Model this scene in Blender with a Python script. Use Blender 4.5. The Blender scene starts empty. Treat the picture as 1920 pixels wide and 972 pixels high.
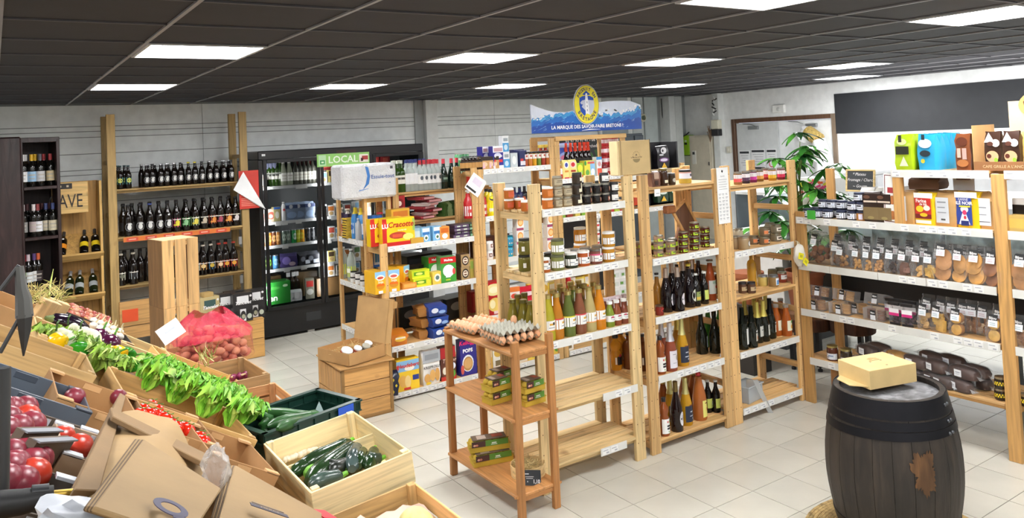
import bpy,bmesh,math,random
from mathutils import Matrix,Vector,noise
EXPOSURE=1.5;LAMP=14.0;WALL_FILL=45  # last value: power of the added fill on the right wall
# ---------------------------------------------------------------- camera, world, exposure
SC=bpy.context.scene
COL=SC.collection
F_PX,CX,CY,HC=1483.23,1040.0,204.92,2.2238
RM=Matrix(((0.8146955,-0.57795004,-0.04738101),(-0.01921655,0.05475479,-0.99831490),(0.57957047,0.81423318,0.03350227)))
cd=bpy.data.cameras.new('camera');cam=bpy.data.objects.new('camera',cd);COL.objects.link(cam)
cd.sensor_width=36;cd.lens=F_PX/1920*36
cd.shift_x=(960-CX)/1920;cd.shift_y=(CY-486)/1920
cd.clip_start=0.05;cd.clip_end=100
mw=Matrix.Identity(4)
for i in range(3):
    mw[i][0]=RM[0][i];mw[i][1]=-RM[1][i];mw[i][2]=-RM[2][i]
mw[2][3]=HC
cam.matrix_world=mw
SC.camera=cam
wd=bpy.data.worlds.new('world');SC.world=wd;wd.use_nodes=True
wd.node_tree.nodes['Background'].inputs[0].default_value=(0.75,0.82,1,1)
wd.node_tree.nodes['Background'].inputs[1].default_value=0.35
SC.view_settings.view_transform='Standard';SC.view_settings.look='None'
SC.view_settings.exposure=EXPOSURE;SC.view_settings.gamma=1;SC.view_settings.use_curve_mapping=False
rnd=random.Random(7)
PI=math.pi
# ---------------------------------------------------------------- where a point of the photograph lies on a known plane
def ray(x,y):return RM.transposed()@Vector(((x-CX)/F_PX,(y-CY)/F_PX,1))
def onZ(x,y,z):d=ray(x,y);return Vector((0,0,HC))+d*((z-HC)/d.z)
def onY(x,y,Y):d=ray(x,y);return Vector((0,0,HC))+d*(Y/d.y)
def onX(x,y,X):d=ray(x,y);return Vector((0,0,HC))+d*(X/d.x)
def xat(px,Y,z):
    k=(px-CX)/F_PX;a=RM[0]-RM[2]*k
    return -(a[1]*Y+a[2]*(z-HC))/a[0]
def yat(px,X,z):
    k=(px-CX)/F_PX;a=RM[0]-RM[2]*k
    return -(a[0]*X+a[2]*(z-HC))/a[1]
# ---------------------------------------------------------------- materials
MC={}
def lin(c):
    if isinstance(c,str):
        c=[int(c[i:i+2],16)/255 for i in (0,2,4)]
        return [((v+.055)/1.055)**2.4 if v>.04045 else v/12.92 for v in c]
    return list(c)
def mat(c,kind='paint',rough=.5,alpha=None,emit=None,axis=0):
    key=(str(c),kind,rough,alpha,emit,axis)
    if key in MC:return MC[key]
    m=bpy.data.materials.new(kind+'_' +str(c));m.use_nodes=True
    nt=m.node_tree;N=nt.nodes;L=nt.links;b=N['Principled BSDF'];out=N['Material Output']
    col=lin(c);b.inputs['Roughness'].default_value=rough
    tc=N.new('ShaderNodeTexCoord')
    def noi(scale,detail=2,vec=None,dist=0):
        n=N.new('ShaderNodeTexNoise');n.inputs['Scale'].default_value=scale;n.inputs['Detail'].default_value=detail
        n.inputs['Distortion'].default_value=dist
        L.new(vec if vec is not None else tc.outputs['Object'],n.inputs['Vector']);return n.outputs['Fac']
    def ramp(fac,cs,ps):
        r=N.new('ShaderNodeValToRGB');r.color_ramp.elements[0].position=ps[0];r.color_ramp.elements[1].position=ps[-1]
        while len(r.color_ramp.elements)<len(ps):r.color_ramp.elements.new(ps[len(r.color_ramp.elements)-1])
        for i,e in enumerate(r.color_ramp.elements):e.position=ps[i];e.color=(*cs[i],1)
        L.new(fac,r.inputs[0]);return r.outputs[0]
    def sc(f):return [min(1,v*f) for v in col]
    def bump(fac,s,d=.01):
        bp=N.new('ShaderNodeBump');bp.inputs['Strength'].default_value=s;bp.inputs['Distance'].default_value=d
        L.new(fac,bp.inputs['Height']);L.new(bp.outputs[0],b.inputs['Normal'])
    if kind=='wood':
        mp=N.new('ShaderNodeMapping');L.new(tc.outputs['Object'],mp.inputs[0])
        s=[22,22,22];s[axis]=1.3
        mp.inputs['Scale'].default_value=s
        oi=N.new('ShaderNodeObjectInfo');ad=N.new('ShaderNodeVectorMath');ad.operation='ADD'
        ml=N.new('ShaderNodeMath');ml.operation='MULTIPLY';ml.inputs[1].default_value=17;L.new(oi.outputs['Random'],ml.inputs[0])
        cb=N.new('ShaderNodeCombineXYZ');[L.new(ml.outputs[0],cb.inputs[i]) for i in range(3)]
        L.new(mp.outputs[0],ad.inputs[0]);L.new(cb.outputs[0],ad.inputs[1])
        g=noi(1.5,5,ad.outputs[0],1.2)
        c1=ramp(g,[sc(.62),sc(.95),sc(1.12)],[.3,.52,.75])
        k=noi(5,1)                                     # knots and darker stains
        c2=ramp(k,[[.35,.2,.1],[1,1,1]],[.2,.3])
        mx=N.new('ShaderNodeMixRGB');mx.blend_type='MULTIPLY';mx.inputs[0].default_value=.8
        L.new(c1,mx.inputs[1]);L.new(c2,mx.inputs[2]);
        hs=N.new('ShaderNodeHueSaturation');L.new(mx.outputs[0],hs.inputs['Color'])
        mr=N.new('ShaderNodeMapRange');mr.inputs['To Min'].default_value=.86;mr.inputs['To Max'].default_value=1.12
        L.new(oi.outputs['Random'],mr.inputs[0]);L.new(mr.outputs[0],hs.inputs['Value'])
        L.new(hs.outputs[0],b.inputs['Base Color']);bump(g,.15,.004)
    elif kind=='card':
        g=noi(7,4);L.new(ramp(g,[sc(.86),sc(1.06)],[.3,.7]),b.inputs['Base Color']);bump(noi(60,2),.08,.003)
    elif kind=='leaf':
        g=noi(14,3);L.new(ramp(g,[sc(.45),sc(1),sc(1.5)],[.3,.5,.72]),b.inputs['Base Color'])
        try:b.inputs['Subsurface Weight'].default_value=0.0
        except Exception:pass
        bump(noi(40,2),.25,.004)
    elif kind=='skin':      # fruit, eggs, vegetables, biscuits
        g=noi(16,3);L.new(ramp(g,[sc(.66),sc(1),sc(1.25)],[.28,.5,.75]),b.inputs['Base Color']);bump(noi(70,3),.2,.003)
    elif kind=='dark_oak':
        mp=N.new('ShaderNodeMapping');L.new(tc.outputs['Object'],mp.inputs[0]);mp.inputs['Scale'].default_value=(9,9,1.4)
        g=noi(2.2,7,mp.outputs[0],.6);c1=ramp(g,[sc(.5),sc(1),sc(2.1)],[.3,.52,.8])
        L.new(c1,b.inputs['Base Color']);bump(g,.5,.01)
    elif kind=='tile':
        g=noi(2.5,5);oi=N.new('ShaderNodeObjectInfo')
        c1=ramp(g,[sc(.9),sc(1.03)],[.3,.7]);hs=N.new('ShaderNodeHueSaturation');L.new(c1,hs.inputs['Color'])
        mr=N.new('ShaderNodeMapRange');mr.inputs['To Min'].default_value=.955;mr.inputs['To Max'].default_value=1.03
        L.new(oi.outputs['Random'],mr.inputs[0]);L.new(mr.outputs[0],hs.inputs['Value']);L.new(hs.outputs[0],b.inputs['Base Color'])
    elif kind=='straw':
        g=noi(30,4);L.new(ramp(g,[sc(.5),sc(1),sc(1.3)],[.3,.5,.7]),b.inputs['Base Color']);bump(g,.6,.01)
    elif kind=='mirror_spots':
        g=noi(7,8);L.new(ramp(g,[[.03]*3,[.35,.37,.4],[.75,.78,.8]],[.38,.5,.62]),b.inputs['Base Color'])
        b.inputs['Metallic'].default_value=.3
    elif kind=='metal':
        b.inputs['Metallic'].default_value=.85;g=noi(12,2);L.new(ramp(g,[sc(.9),sc(1.05)],[.3,.7]),b.inputs['Base Color'])
    elif kind=='emit':
        b.inputs['Base Color'].default_value=(*col,1);b.inputs['Emission Color'].default_value=(*col,1)
        b.inputs['Emission Strength'].default_value=emit
    else:
        g=noi(9,2);L.new(ramp(g,[sc(.93),sc(1.04)],[.3,.7]),b.inputs['Base Color'])
    if kind=='glass':       # clear glass and film: part clear, part gloss
        b.inputs['Roughness'].default_value=rough
    if alpha is not None:
        t=N.new('ShaderNodeBsdfTransparent');mx=N.new('ShaderNodeMixShader');t.inputs[0].default_value=(*[min(1,.6+.4*v) if kind=='glass' else 1 for v in col],1)
        if kind in ('glass','film'):
            fr=N.new('ShaderNodeLayerWeight');fr.inputs[0].default_value=.25
            mr=N.new('ShaderNodeMapRange');mr.inputs['To Min'].default_value=alpha;mr.inputs['To Max'].default_value=min(1,alpha+(.25 if kind=='film' else .5))
            L.new(fr.outputs['Fresnel'],mr.inputs[0]);L.new(mr.outputs[0],mx.inputs[0])
        else:mx.inputs[0].default_value=alpha
        L.new(t.outputs[0],mx.inputs[1]);L.new(b.outputs[0],mx.inputs[2]);L.new(mx.outputs[0],out.inputs[0])
        if kind=='film':bump(noi(26,3,None,2.5),.9,.02)
    MC[key]=m;return m
def W(c,ax):return mat(c,'wood',.55,axis=ax)
def P(c,r=.5):return mat(c,'paint',r)
# ---------------------------------------------------------------- mesh builder
class MB:
    def __init__(s):s.v=[];s.f=[];s.m=[];s.sm=[];s.mats=[]
    def mi(s,m):
        if m not in s.mats:s.mats.append(m)
        return s.mats.index(m)
    def add(s,vs,fs,m,smooth=False,M=None):
        o=len(s.v);s.v+=[tuple(M@Vector(v)) for v in vs] if M is not None else [tuple(v) for v in vs]
        k=s.mi(m)
        for f in fs:s.f.append([i+o for i in f]);s.m.append(k);s.sm.append(smooth)
        return s
    def box(s,x0,x1,y0,y1,z0,z1,m,M=None):
        v=[(x,y,z) for z in (z0,z1) for y in (y0,y1) for x in (x0,x1)]
        return s.add(v,[(0,2,3,1),(4,5,7,6),(0,1,5,4),(2,6,7,3),(0,4,6,2),(1,3,7,5)],m,False,M)
    def boxc(s,cx,cy,cz,w,d,h,m,M=None):return s.box(cx-w/2,cx+w/2,cy-d/2,cy+d/2,cz-h/2,cz+h/2,m,M)
    def lathe(s,prof,m,seg=14,M=None,cap=True,smooth=True):
        v=[];f=[]
        for r,z in prof:
            for i in range(seg):
                a=2*PI*i/seg;v.append((r*math.cos(a),r*math.sin(a),z))
        for j in range(len(prof)-1):
            for i in range(seg):
                k=(i+1)%seg;f.append((j*seg+i,j*seg+k,(j+1)*seg+k,(j+1)*seg+i))
        if cap:
            if prof[0][0]>1e-4:f.append(tuple(reversed(range(seg))))
            if prof[-1][0]>1e-4:f.append(tuple((len(prof)-1)*seg+i for i in range(seg)))
        return s.add(v,f,m,smooth,M)
    def tube(s,pts,r,m,seg=6,M=None):
        pts=[Vector(p) for p in pts];v=[];f=[];n=len(pts)
        rs=r if isinstance(r,(list,tuple)) else [r]*n
        up=Vector((0,0,1));pu=None
        for i,p in enumerate(pts):
            t=(pts[min(i+1,n-1)]-pts[max(i-1,0)]).normalized()
            u=(pu-t*pu.dot(t)) if pu else (up.cross(t) if abs(t.z)<.95 else Vector((1,0,0)).cross(t))
            u.normalize();pu=u;w=t.cross(u)
            for k in range(seg):
                a=2*PI*k/seg;v.append(tuple(p+(u*math.cos(a)+w*math.sin(a))*rs[i]))
        for i in range(n-1):
            for k in range(seg):
                q=(k+1)%seg;f.append((i*seg+k,i*seg+q,(i+1)*seg+q,(i+1)*seg+k))
        f.append(tuple(reversed(range(seg))));f.append(tuple((n-1)*seg+k for k in range(seg)))
        return s.add(v,f,m,True,M)
    def blob(s,cx,cy,cz,rx,ry,rz,m,seg=10,rings=7,amp=0,fr=3,seed=0,M=None):
        v=[];f=[]
        for j in range(rings+1):
            th=PI*j/rings
            for i in range(seg):
                a=2*PI*i/seg;d=Vector((math.sin(th)*math.cos(a),math.sin(th)*math.sin(a),-math.cos(th)))
                k=1+(amp*noise.noise(d*fr+Vector((seed,seed*.7,0))) if amp else 0)
                v.append((cx+d.x*rx*k,cy+d.y*ry*k,cz+d.z*rz*k))
        for j in range(rings):
            for i in range(seg):
                q=(i+1)%seg;f.append((j*seg+i,j*seg+q,(j+1)*seg+q,(j+1)*seg+i))
        return s.add(v,f,m,True,M)
    def poly(s,pts,z0,z1,m,M=None):     # prism over an outline in XY
        n=len(pts);v=[(x,y,z0) for x,y in pts]+[(x,y,z1) for x,y in pts]
        f=[tuple(reversed(range(n))),tuple(range(n,2*n))]+[(i,(i+1)%n,n+(i+1)%n,n+i) for i in range(n)]
        return s.add(v,f,m,False,M)
    def joinmb(s,o,M=None):
        k=[s.mi(m) for m in o.mats];b=len(s.v)
        s.v+=[tuple(M@Vector(v)) for v in o.v] if M is not None else o.v
        for f,mi,sm in zip(o.f,o.m,o.sm):s.f.append([i+b for i in f]);s.m.append(k[mi]);s.sm.append(sm)
        return s
    def mesh(s,name='mesh',bev=0):
        me=bpy.data.meshes.new(name);me.from_pydata(s.v,[],s.f)
        for m in s.mats:me.materials.append(m)
        me.polygons.foreach_set('material_index',s.m);me.polygons.foreach_set('use_smooth',s.sm);me.update()
        if bev:
            b=bmesh.new();b.from_mesh(me)
            bmesh.ops.bevel(b,geom=list(b.edges),offset=bev,segments=1,affect='EDGES',clamp_overlap=True)
            b.to_mesh(me);b.free()
        if any(s.sm):
            try:me.set_sharp_from_angle(angle=math.radians(42))
            except Exception:pass
        return me
def T(x=0,y=0,z=0,rz=0,rx=0,ry=0,s=1):
    return Matrix.Translation((x,y,z))@Matrix.Rotation(rz,4,'Z')@Matrix.Rotation(ry,4,'Y')@Matrix.Rotation(rx,4,'X')@Matrix.Diagonal((s,s,s,1))
# ---------------------------------------------------------------- objects
def link(name,data,parent=None,M=None,kind=None,label=None):
    o=bpy.data.objects.new(name,data);COL.objects.link(o)
    if parent is not None:o.parent=parent
    if M is not None:o.matrix_local=M
    if kind:o['kind']=kind
    if label:o['label']=label
    return o
def tag(o,label,cat,group=None):
    o['label']=label;o['category']=cat
    if group:o['group']=group
    return o
def thing(name,label,cat,M=None,group=None):
    return tag(link(name,None,None,M),label,cat,group)
def part(parent,name,mb,bev=0,M=None,kind=None,label=None):
    return link(name,mb.mesh(name,bev) if isinstance(mb,MB) else mb,parent,M,kind,label)
def single(name,mb,label,cat,M=None,group=None,bev=0):
    return tag(link(name,mb.mesh(name,bev) if isinstance(mb,MB) else mb,None,M),label,cat,group)
def struct(name,mb,bev=0,M=None):
    return link(name,mb.mesh(name,bev),None,M,'structure')
class Tpl:      # a kind of thing: its parts as shared meshes, copied wherever it stands
    def __init__(s,name,parts,bev=None):
        s.name=name;s.mbs=parts
        s.parts=[(n,m.mesh(n)) for n,m in parts];s.flat=None
    def put(s,M,label,cat,group=None,flat=False):
        if flat or len(s.parts)==1:
            if s.flat is None:
                b=MB();[b.joinmb(m) for n,m in s.mbs];s.flat=b.mesh(s.name)
            return tag(link(s.name,s.flat,None,M),label,cat,group)
        r=thing(s.name,label,cat,M,group)
        for n,me in s.parts:link(n,me,r)
        return r
# text as flat mesh
TX={}
def text_mb(txt,size,m,bold=0,al='CENTER',shear=0,sx=1):
    key=(txt,size,m.name,bold,al,shear)
    if key not in TX:
        c=bpy.data.curves.new('t','FONT');c.body=txt;c.size=size;c.align_x=al;c.align_y='CENTER';c.offset=bold;c.shear=shear;c.resolution_u=2
        o=bpy.data.objects.new('t',c);COL.objects.link(o)
        dg=bpy.context.evaluated_depsgraph_get();me=bpy.data.meshes.new_from_object(o.evaluated_get(dg))
        vs=[tuple(v.co) for v in me.vertices];fs=[tuple(p.vertices) for p in me.polygons]
        bpy.data.objects.remove(o);bpy.data.curves.remove(c);bpy.data.meshes.remove(me);TX[key]=(vs,fs)
    b=MB();b.add([(x*sx,y,z) for x,y,z in TX[key][0]],TX[key][1],m);return b
FR=Matrix.Rotation(PI/2,4,'X')      # text plane XY -> XZ, facing -Y
def wtext(b,txt,size,m,x,y,z,M=None,**k):      # text on a wall-like face that looks to -Y
    b.joinmb(text_mb(txt,size,m,**k),(M if M is not None else Matrix.Identity(4))@Matrix.Translation((x,y,z))@FR);return b
# ---------------------------------------------------------------- ceiling lights (the room's own lamps; the rows go on behind the camera)
OX,OY,SX,SY,ZC=.0356,2.6732,.642,.6663,2.825
WY,WX=10.43,10.35
m_diff=mat('ffffff','emit',.5,None,LAMP);m_bar=P('8d8c90',.4);m_bar2=P('4c4b50',.5)
LIGHTS=[(1,3),(1,7),(4,3),(4,7),(7,3),(7,7),(11,3),(11,7),(14,5),(4,-1),(7,-1),(1,-1),(-2,-1),(-2,3),(-2,-5),(1,-5),(4,-5),(7,-5),(11,-1)]
LLAB={(1,3):'large glowing square ceiling panel above the tall beer shelving, nearer of the two at left',(1,7):'glowing ceiling panel at far left close to the back wall',
        (4,3):'glowing ceiling panel left of the blue wave banner, nearer row',(4,7):'glowing ceiling panel above the white pillar near the back wall',
        (7,3):'glowing ceiling panel right of the round yellow emblem, nearer row',(7,7):'small far glowing ceiling panel just left of the yellow emblem',
        (11,3):'glowing ceiling panel above the left edge of the blackboard',(11,7):'small far glowing ceiling panel above the electric cabinet corner',
        (14,5):'thin far glowing ceiling panel just below another, nearest the right wall',(4,-1):'glowing ceiling panel cut by the top edge of the picture',
        (7,-1):'glowing ceiling panel at the top right corner'}
def lightf():
    fr=MB();w,d,t=SX-.02,SY-.02,.018
    for a in ((-w/2,w/2,-d/2,-d/2+t),(-w/2,w/2,d/2-t,d/2),(-w/2,-w/2+t,-d/2+t,d/2-t),(w/2-t,w/2,-d/2+t,d/2-t)):
        fr.box(a[0],a[1],a[2],a[3],-.012,.02,P('b9b9bd',.4))
    di=MB();di.box(-w/2+t,w/2-t,-d/2+t,d/2-t,-.006,.004,m_diff)
    return Tpl('ceiling_light',[('frame',fr),('diffuser',di)])
tl=lightf()
for i,j in LIGHTS:
    tl.put(T(OX+(i+.5)*SX,OY+(j+.5)*SY,ZC),LLAB.get((i,j),'glowing square ceiling panel behind the camera'),'light',None if (i,j) in LLAB else 'ceiling panels out of view')
# ---------------------------------------------------------------- floor
def inframe(p,mx=60):
    q=RM@(Vector(p)-Vector((0,0,HC)))
    if q.z<.1:return None
    x=CX+F_PX*q.x/q.z;y=CY+F_PX*q.y/q.z
    return q.z if -mx<x<1920+mx and -mx<y<972+mx else None
m_tile=mat('ccc9bd','tile',.22);m_grout=P('77736a',.8)
fl=struct('floor',MB().box(-3,WX,-3,WY,-.05,-.003,m_grout))
tile_me=MB().box(-.1625,.1625,-.1705,.1705,-.003,0,m_tile).mesh('tile')
cells=[]
for i in range(-18,24):
    for j in range(-20,19):
        x,y=3.0776+(i+.5)*.33,4.0524+(j+.5)*.34627
        if x<-2.9 or x>WX-.1 or y<-2.9 or y>WY-.1:continue
        d=inframe((x,y,0),40) if x>1.5 else None
        hid=(2.6<x<5.2 and 4.25<y<4.5)
        cells.append((d if d and not hid else 99,x,y))
cells.sort()
rest=MB()
for n,(d,x,y) in enumerate(cells):
    if n<300:link('tile',tile_me,fl,T(x,y,0))
    else:rest.box(x-.1625,x+.1625,y-.1705,y+.1705,-.003,0,m_tile)
part(fl,'tile',rest,kind='stuff')
# ---------------------------------------------------------------- ceiling
m_ct=mat('201f27','card',.75)
ce=struct('ceiling',MB().box(-3,WX,-3,WY,ZC+.03,ZC+.08,m_ct))
ct=MB().box(-SX/2+.006,SX/2-.006,-SY/2+.006,SY/2-.006,.004,.028,m_ct).mesh('ceiling_tile')
cl=[]
for i in range(-5,17):
    for j in range(-9,12):
        if (i,j) in LIGHTS:continue
        x,y=OX+(i+.5)*SX,OY+(j+.5)*SY
        if x>WX-.2 or y>WY-.2 or x<-2.9 or y<-2.9:continue
        cl.append((inframe((x,y,ZC),200) or 99,x,y))
cl.sort();rest=MB()
for n,(d,x,y) in enumerate(cl):
    if n<300:link('ceiling_tile',ct,ce,T(x,y,ZC))
    else:rest.box(x-SX/2+.006,x+SX/2-.006,y-SY/2+.006,y+SY/2-.006,ZC+.004,ZC+.028,m_ct)
if rest.v:part(ce,'ceiling_tile',rest,kind='stuff')
for i in range(-4,17):
    x=OX+i*SX
    if x<WX:part(ce,'grid_bar',MB().box(x-.009,x+.009,-3,WY,ZC-.006,ZC+.003,m_bar))
for j in range(-8,12):
    y=OY+j*SY
    if y<WY:part(ce,'grid_bar',MB().box(-3,WX,y-.006,y+.006,ZC-.005,ZC+.003,m_bar2))
# ---------------------------------------------------------------- walls
m_w=P('f1f5f4',.6);m_w2=P('ecf1f0',.6);m_joint=P('8b9090',.8)
wb=struct('wall_back',MB().box(-3,WX,WY,WY+.1,0,ZC+.08,m_joint))
zs=[0,.19,.38,.57,.76,.95,1.14,1.33,1.52,1.71,1.845,2.03,2.085,2.268,2.456,2.523,2.58,2.825]
for xa,xb in ((-2.95,2.1),(2.105,4.93),(5.26,6.27),(6.275,8.28)):
    for a,b in zip(zs,zs[1:]):
        part(wb,'wall_panel',MB().box(xa,xb,WY-.014-.004*(rnd.random()),WY,a+.004,b-.004,m_w2 if int(a*100)%2 else m_w))
pil=MB().box(5.065,5.25,WY-.13,WY,0,ZC,P('e8ebe9'));struct('trim_1',pil,.004)
struct('trim_2',MB().box(4.93,5.06,WY-.05,WY,0,ZC,P('a8adad')))
m_cream=P('e2e4df')
struct('trim_3',MB().box(8.3,9.02,WY-.05,WY,0,ZC,m_cream),.003)
pane=MB().box(8.36,8.93,WY-.06,WY-.05,2.62,ZC,P('b9bdbb'));pane.box(8.36,8.93,WY-.08,WY-.06,2.585,2.62,P('8f9391'))
struct('trim_4',pane)
struct('window_1',MB().box(8.32,8.92,WY-.06,WY-.045,1.2,2.32,P('9ba5aa',.3)).box(8.28,8.33,WY-.075,WY-.04,1.2,2.37,m_cream).box(8.9,8.97,WY-.075,WY-.04,1.2,2.37,m_cream).box(8.28,8.97,WY-.075,WY-.04,2.32,2.38,m_cream),.002)
struct('trim_5',MB().box(9.05,9.3,WY-.03,WY,0,ZC,P('c6ccca')).box(9.32,9.62,WY-.045,WY-.0,0,ZC,P('bcc5c4')),.002)
struct('trim_6',MB().box(9.72,9.86,WY-.25,WY,0,ZC,P('d5d8d6')).box(9.95,10.12,WY-.16,WY,0,ZC,P('cfd3d1')).box(10.2,10.35,9.48,9.62,0,ZC,P('dfe2e0')),.004)
wr=MB();m_wr=P('eceeee',.6)      # right wall with the door opening left out
wr.box(WX,WX+.12,9.27,WY+.1,0,ZC+.08,m_wr).box(WX,WX+.12,-3,7.31,0,ZC+.08,m_wr).box(WX,WX+.12,7.31,9.27,2.3,ZC+.08,m_wr)
struct('wall_right',wr)
struct('wall_left',MB().box(-3.1,-3,-3,WY+.1,0,ZC+.08,m_wr));struct('wall_front',MB().box(-3.1,WX+.12,-3.1,-3,0,ZC+.08,m_wr))
m_br=W('6b4c38',2)
struct('trim_7',MB().box(WX-.02,WX+.1,7.25,7.33,0,2.36,W('8a7866',2)).box(WX-.02,WX+.1,9.25,9.32,0,2.36,m_br).box(WX-.02,WX+.1,7.33,9.25,2.29,2.36,m_br),.004)
def door(name,y0,y1,c,right):
    d=struct(name,MB().box(WX+.02,WX+.06,y0,y1,.01,2.285,P(c,.4)),.003)
    yy=(y0+y1)/2
    cb=MB().box(WX-.03,WX+.02,yy-.15+(-.1 if right else .1),yy+.05+(-.1 if right else .1),2.17,2.225,mat('a9acae','metal',.3));cb.tube([(WX-.01,yy,2.225),(WX-.02,yy+.1,2.26),(WX-.01,yy+.28,2.275)],.008,mat('a9acae','metal',.3))
    part(d,'door_closer',cb,.004);part(d,'door_handle',MB().tube([(WX+.02,y0+.07,1.05),(WX-.04,y0+.07,1.05),(WX-.04,y0+.18,1.05)],.011,mat('a9acae','metal',.3)))
    return d
door('door_1',8.36,9.24,'d3d7d8',False);door('door_2',7.345,8.35,'eef1f2',True)
# grey notice area on the left leaf: printed sheets
for k,(ya,yb,za,zb) in enumerate(((8.98,9.2,1.2,1.82),(8.66,8.94,1.58,1.84),(8.66,8.94,1.28,1.56),(8.42,8.62,1.5,1.84))):
    s=MB().box(WX+.015,WX+.02,ya,yb,za,zb,P('e9eaec')).box(WX+.013,WX+.0155,ya+.01,yb-.01,zb-.05,zb-.015,P('2e3136'))
    for q in range(5):
        if zb-.09-q*.04>za:s.box(WX+.0135,WX+.0155,ya+.03,yb-.03-.03*(q%3),zb-.09-q*.04,zb-.083-q*.04,P('9a9da3'))
    if k==3:s.joinmb(MB().lathe([(.06,0),(.06,.002),(.045,.002),(.045,0)],P('c23b45'),20,cap=False),Matrix.Translation((WX+.014,8.52,1.6))@Matrix.Rotation(-PI/2,4,'Y'))
    single('notice_sheet',s,['white safety notice with dark header nearest the door hinge','upper middle white notice sheet on the grey door leaf','lower middle white notice sheet on the grey door leaf','white notice with a red no smoking ring on the grey door leaf'][k],'notice')
# white flexible duct with a golden collar hanging on the door
q0=onX(1505,262,10.2);q1=onX(1515,243,10.2);q2=onX(1535,262,10.15);q3=onX(1545,300,10.15);q4=onX(1550,345,10.1)
d=thing('hanging_duct','white fabric tube with golden collar hung on the white door','tube')
tb=MB().tube([q2,q3,q4,q4+Vector((0,0,-.5))],[.1,.13,.15,.15],P('eceeee',.7),14);tb.tube([q0+Vector((.02,0,.0)),q1],[.1,.1],P('e4e6e8',.7),14)
part(d,'sleeve',tb);part(d,'collar',MB().tube([q1+Vector((0,0,-.04)),q2],[.105,.105],mat('c1a55e','straw',.6),14))
# chalkboard on the wall
bb=thing('chalkboard','long empty blackboard high on the right wall','blackboard')
part(bb,'board',MB().box(WX-.024,WX-.002,4.1,7.255,2.055,2.65,mat('2b2d31','card',.6)),.003)
# siren, switch
s=thing('alarm_siren','white square alarm siren above the double door','alarm')
part(s,'housing',MB().box(WX-.05,WX,8.17,8.4,2.42,2.55,P('eeeeea')),.008);part(s,'speaker_dome',MB().joinmb(MB().lathe([(.035,0),(.03,.012),(0,.016)],P('d4d5d2'),14),Matrix.Translation((WX-.05,8.28,2.48))@Matrix.Rotation(-PI/2,4,'Y')))
sw=onX(1367,281,WX-.02);s=single('light_switch',MB().boxc(0,0,0,.03,.09,.11,P('d9d6c4')).boxc(-.017,0,0,.01,.03,.05,P('efece0')),'cream wall switch left of the brown door frame','switch',Matrix.Translation(sw),bev=.002)
# electric cabinet and meter
eb=thing('electric_cabinet','tall cream metal electric cabinet in the far right corner','cabinet')
part(eb,'body',MB().box(10.19,10.345,9.66,10.2,.3,2.11,P('cfc8b4')),.006);part(eb,'door',MB().box(10.175,10.19,9.7,10.17,.34,2.08,P('c9c1ad')),.003)
part(eb,'counter',MB().box(10.16,10.176,10.03,10.12,1.6,1.84,P('dcdad0')).box(10.155,10.161,10.045,10.105,1.77,1.82,P('2c2e2c')),.002)
part(eb,'lock',MB().box(10.16,10.176,9.72,9.735,1.58,1.64,P('3a3a3a')))
gm=thing('electric_meter','bright green electric meter box beside the cream cabinet','meter')
part(gm,'housing',MB().box(10.2,10.34,10.22,10.4,1.76,2.12,P('9ccb2c',.4)),.008);part(gm,'display',MB().box(10.195,10.201,10.27,10.33,1.95,1.985,P('1d2420')).box(10.195,10.201,10.28,10.325,2.0,2.03,P('cfe0d0')))
part(gm,'terminal_cover',MB().box(10.22,10.34,10.22,10.4,1.45,1.75,P('c9cbb8')),.006)
# box with dried flowers on the corner post, pipes of tape above it
p0_=onX(1342,240,10.18);bx=thing('control_box','cream and black control box with a loop of tape above, beside the door wall','box')
part(bx,'housing',MB().boxc(10.2,p0_.y,p0_.z+.06,.1,.17,.16,P('dfdcc8')),.01);part(bx,'lower_unit',MB().boxc(10.2,p0_.y,p0_.z-.08,.11,.16,.12,P('2b2c2e')),.01)
tp=MB()
for k in range(9):tp.tube([(10.18+rnd.uniform(-.03,.03),p0_.y+rnd.uniform(-.06,.06),p0_.z+.22+k*.035),(10.17+rnd.uniform(-.03,.03),p0_.y+rnd.uniform(-.06,.06),p0_.z+.26+k*.035)],.012,P('3a3a3a' if k%2 else 'dddddd'))
part(bx,'cable_bundle',tp)
fl_=MB()
for k in range(26):
    a=rnd.uniform(0,2*PI);r=rnd.uniform(.0,.07);fl_.tube([(10.18,p0_.y+.14,p0_.z-.25),(10.18+r*math.cos(a),p0_.y+.14+r*math.sin(a),p0_.z+rnd.uniform(-.08,.06))],[.002,.009],mat('7d6650','straw',.8),4)
single('dried_flowers',fl_,'bunch of brown dried flowers left of the control box','flowers')
# cables on the back wall
def cable(pts,r,lab,Y=10.36):
    P3=[onY(x,y,Y) for x,y in pts];o=[]
    for i in range(len(P3)-1):
        for k in range(6):o.append(P3[i].lerp(P3[i+1],k/6))
    o.append(P3[-1]);single('cable',MB().tube(o,r,P('2a2a2c')),lab,'cable')
cable([(1240,185),(1242,215),(1247,245),(1254,270),(1262,300)],.011,'long black cable hanging down the back wall beside the panel frame')
cable([(1263,185),(1268,198),(1272,205),(1268,210)],.009,'short curled black cable end below the ceiling')
cable([(1251,270),(1270,261),(1286,253),(1292,248)],.011,'black cable crossing to the green meter box',10.3)
fan=onY(1204,221,10.36);s=single('wall_fan',MB().joinmb(MB().lathe([(.07,0),(.07,.03),(.05,.04),(.05,.012),(0,.012)],P('dad5be'),18),T(fan.x,fan.y,fan.z,rx=PI/2)).boxc(fan.x,fan.y-.02,fan.z,.07,.02,.07,P('54604f')),'small round cream vent beside the blue banner end','vent')
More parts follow.
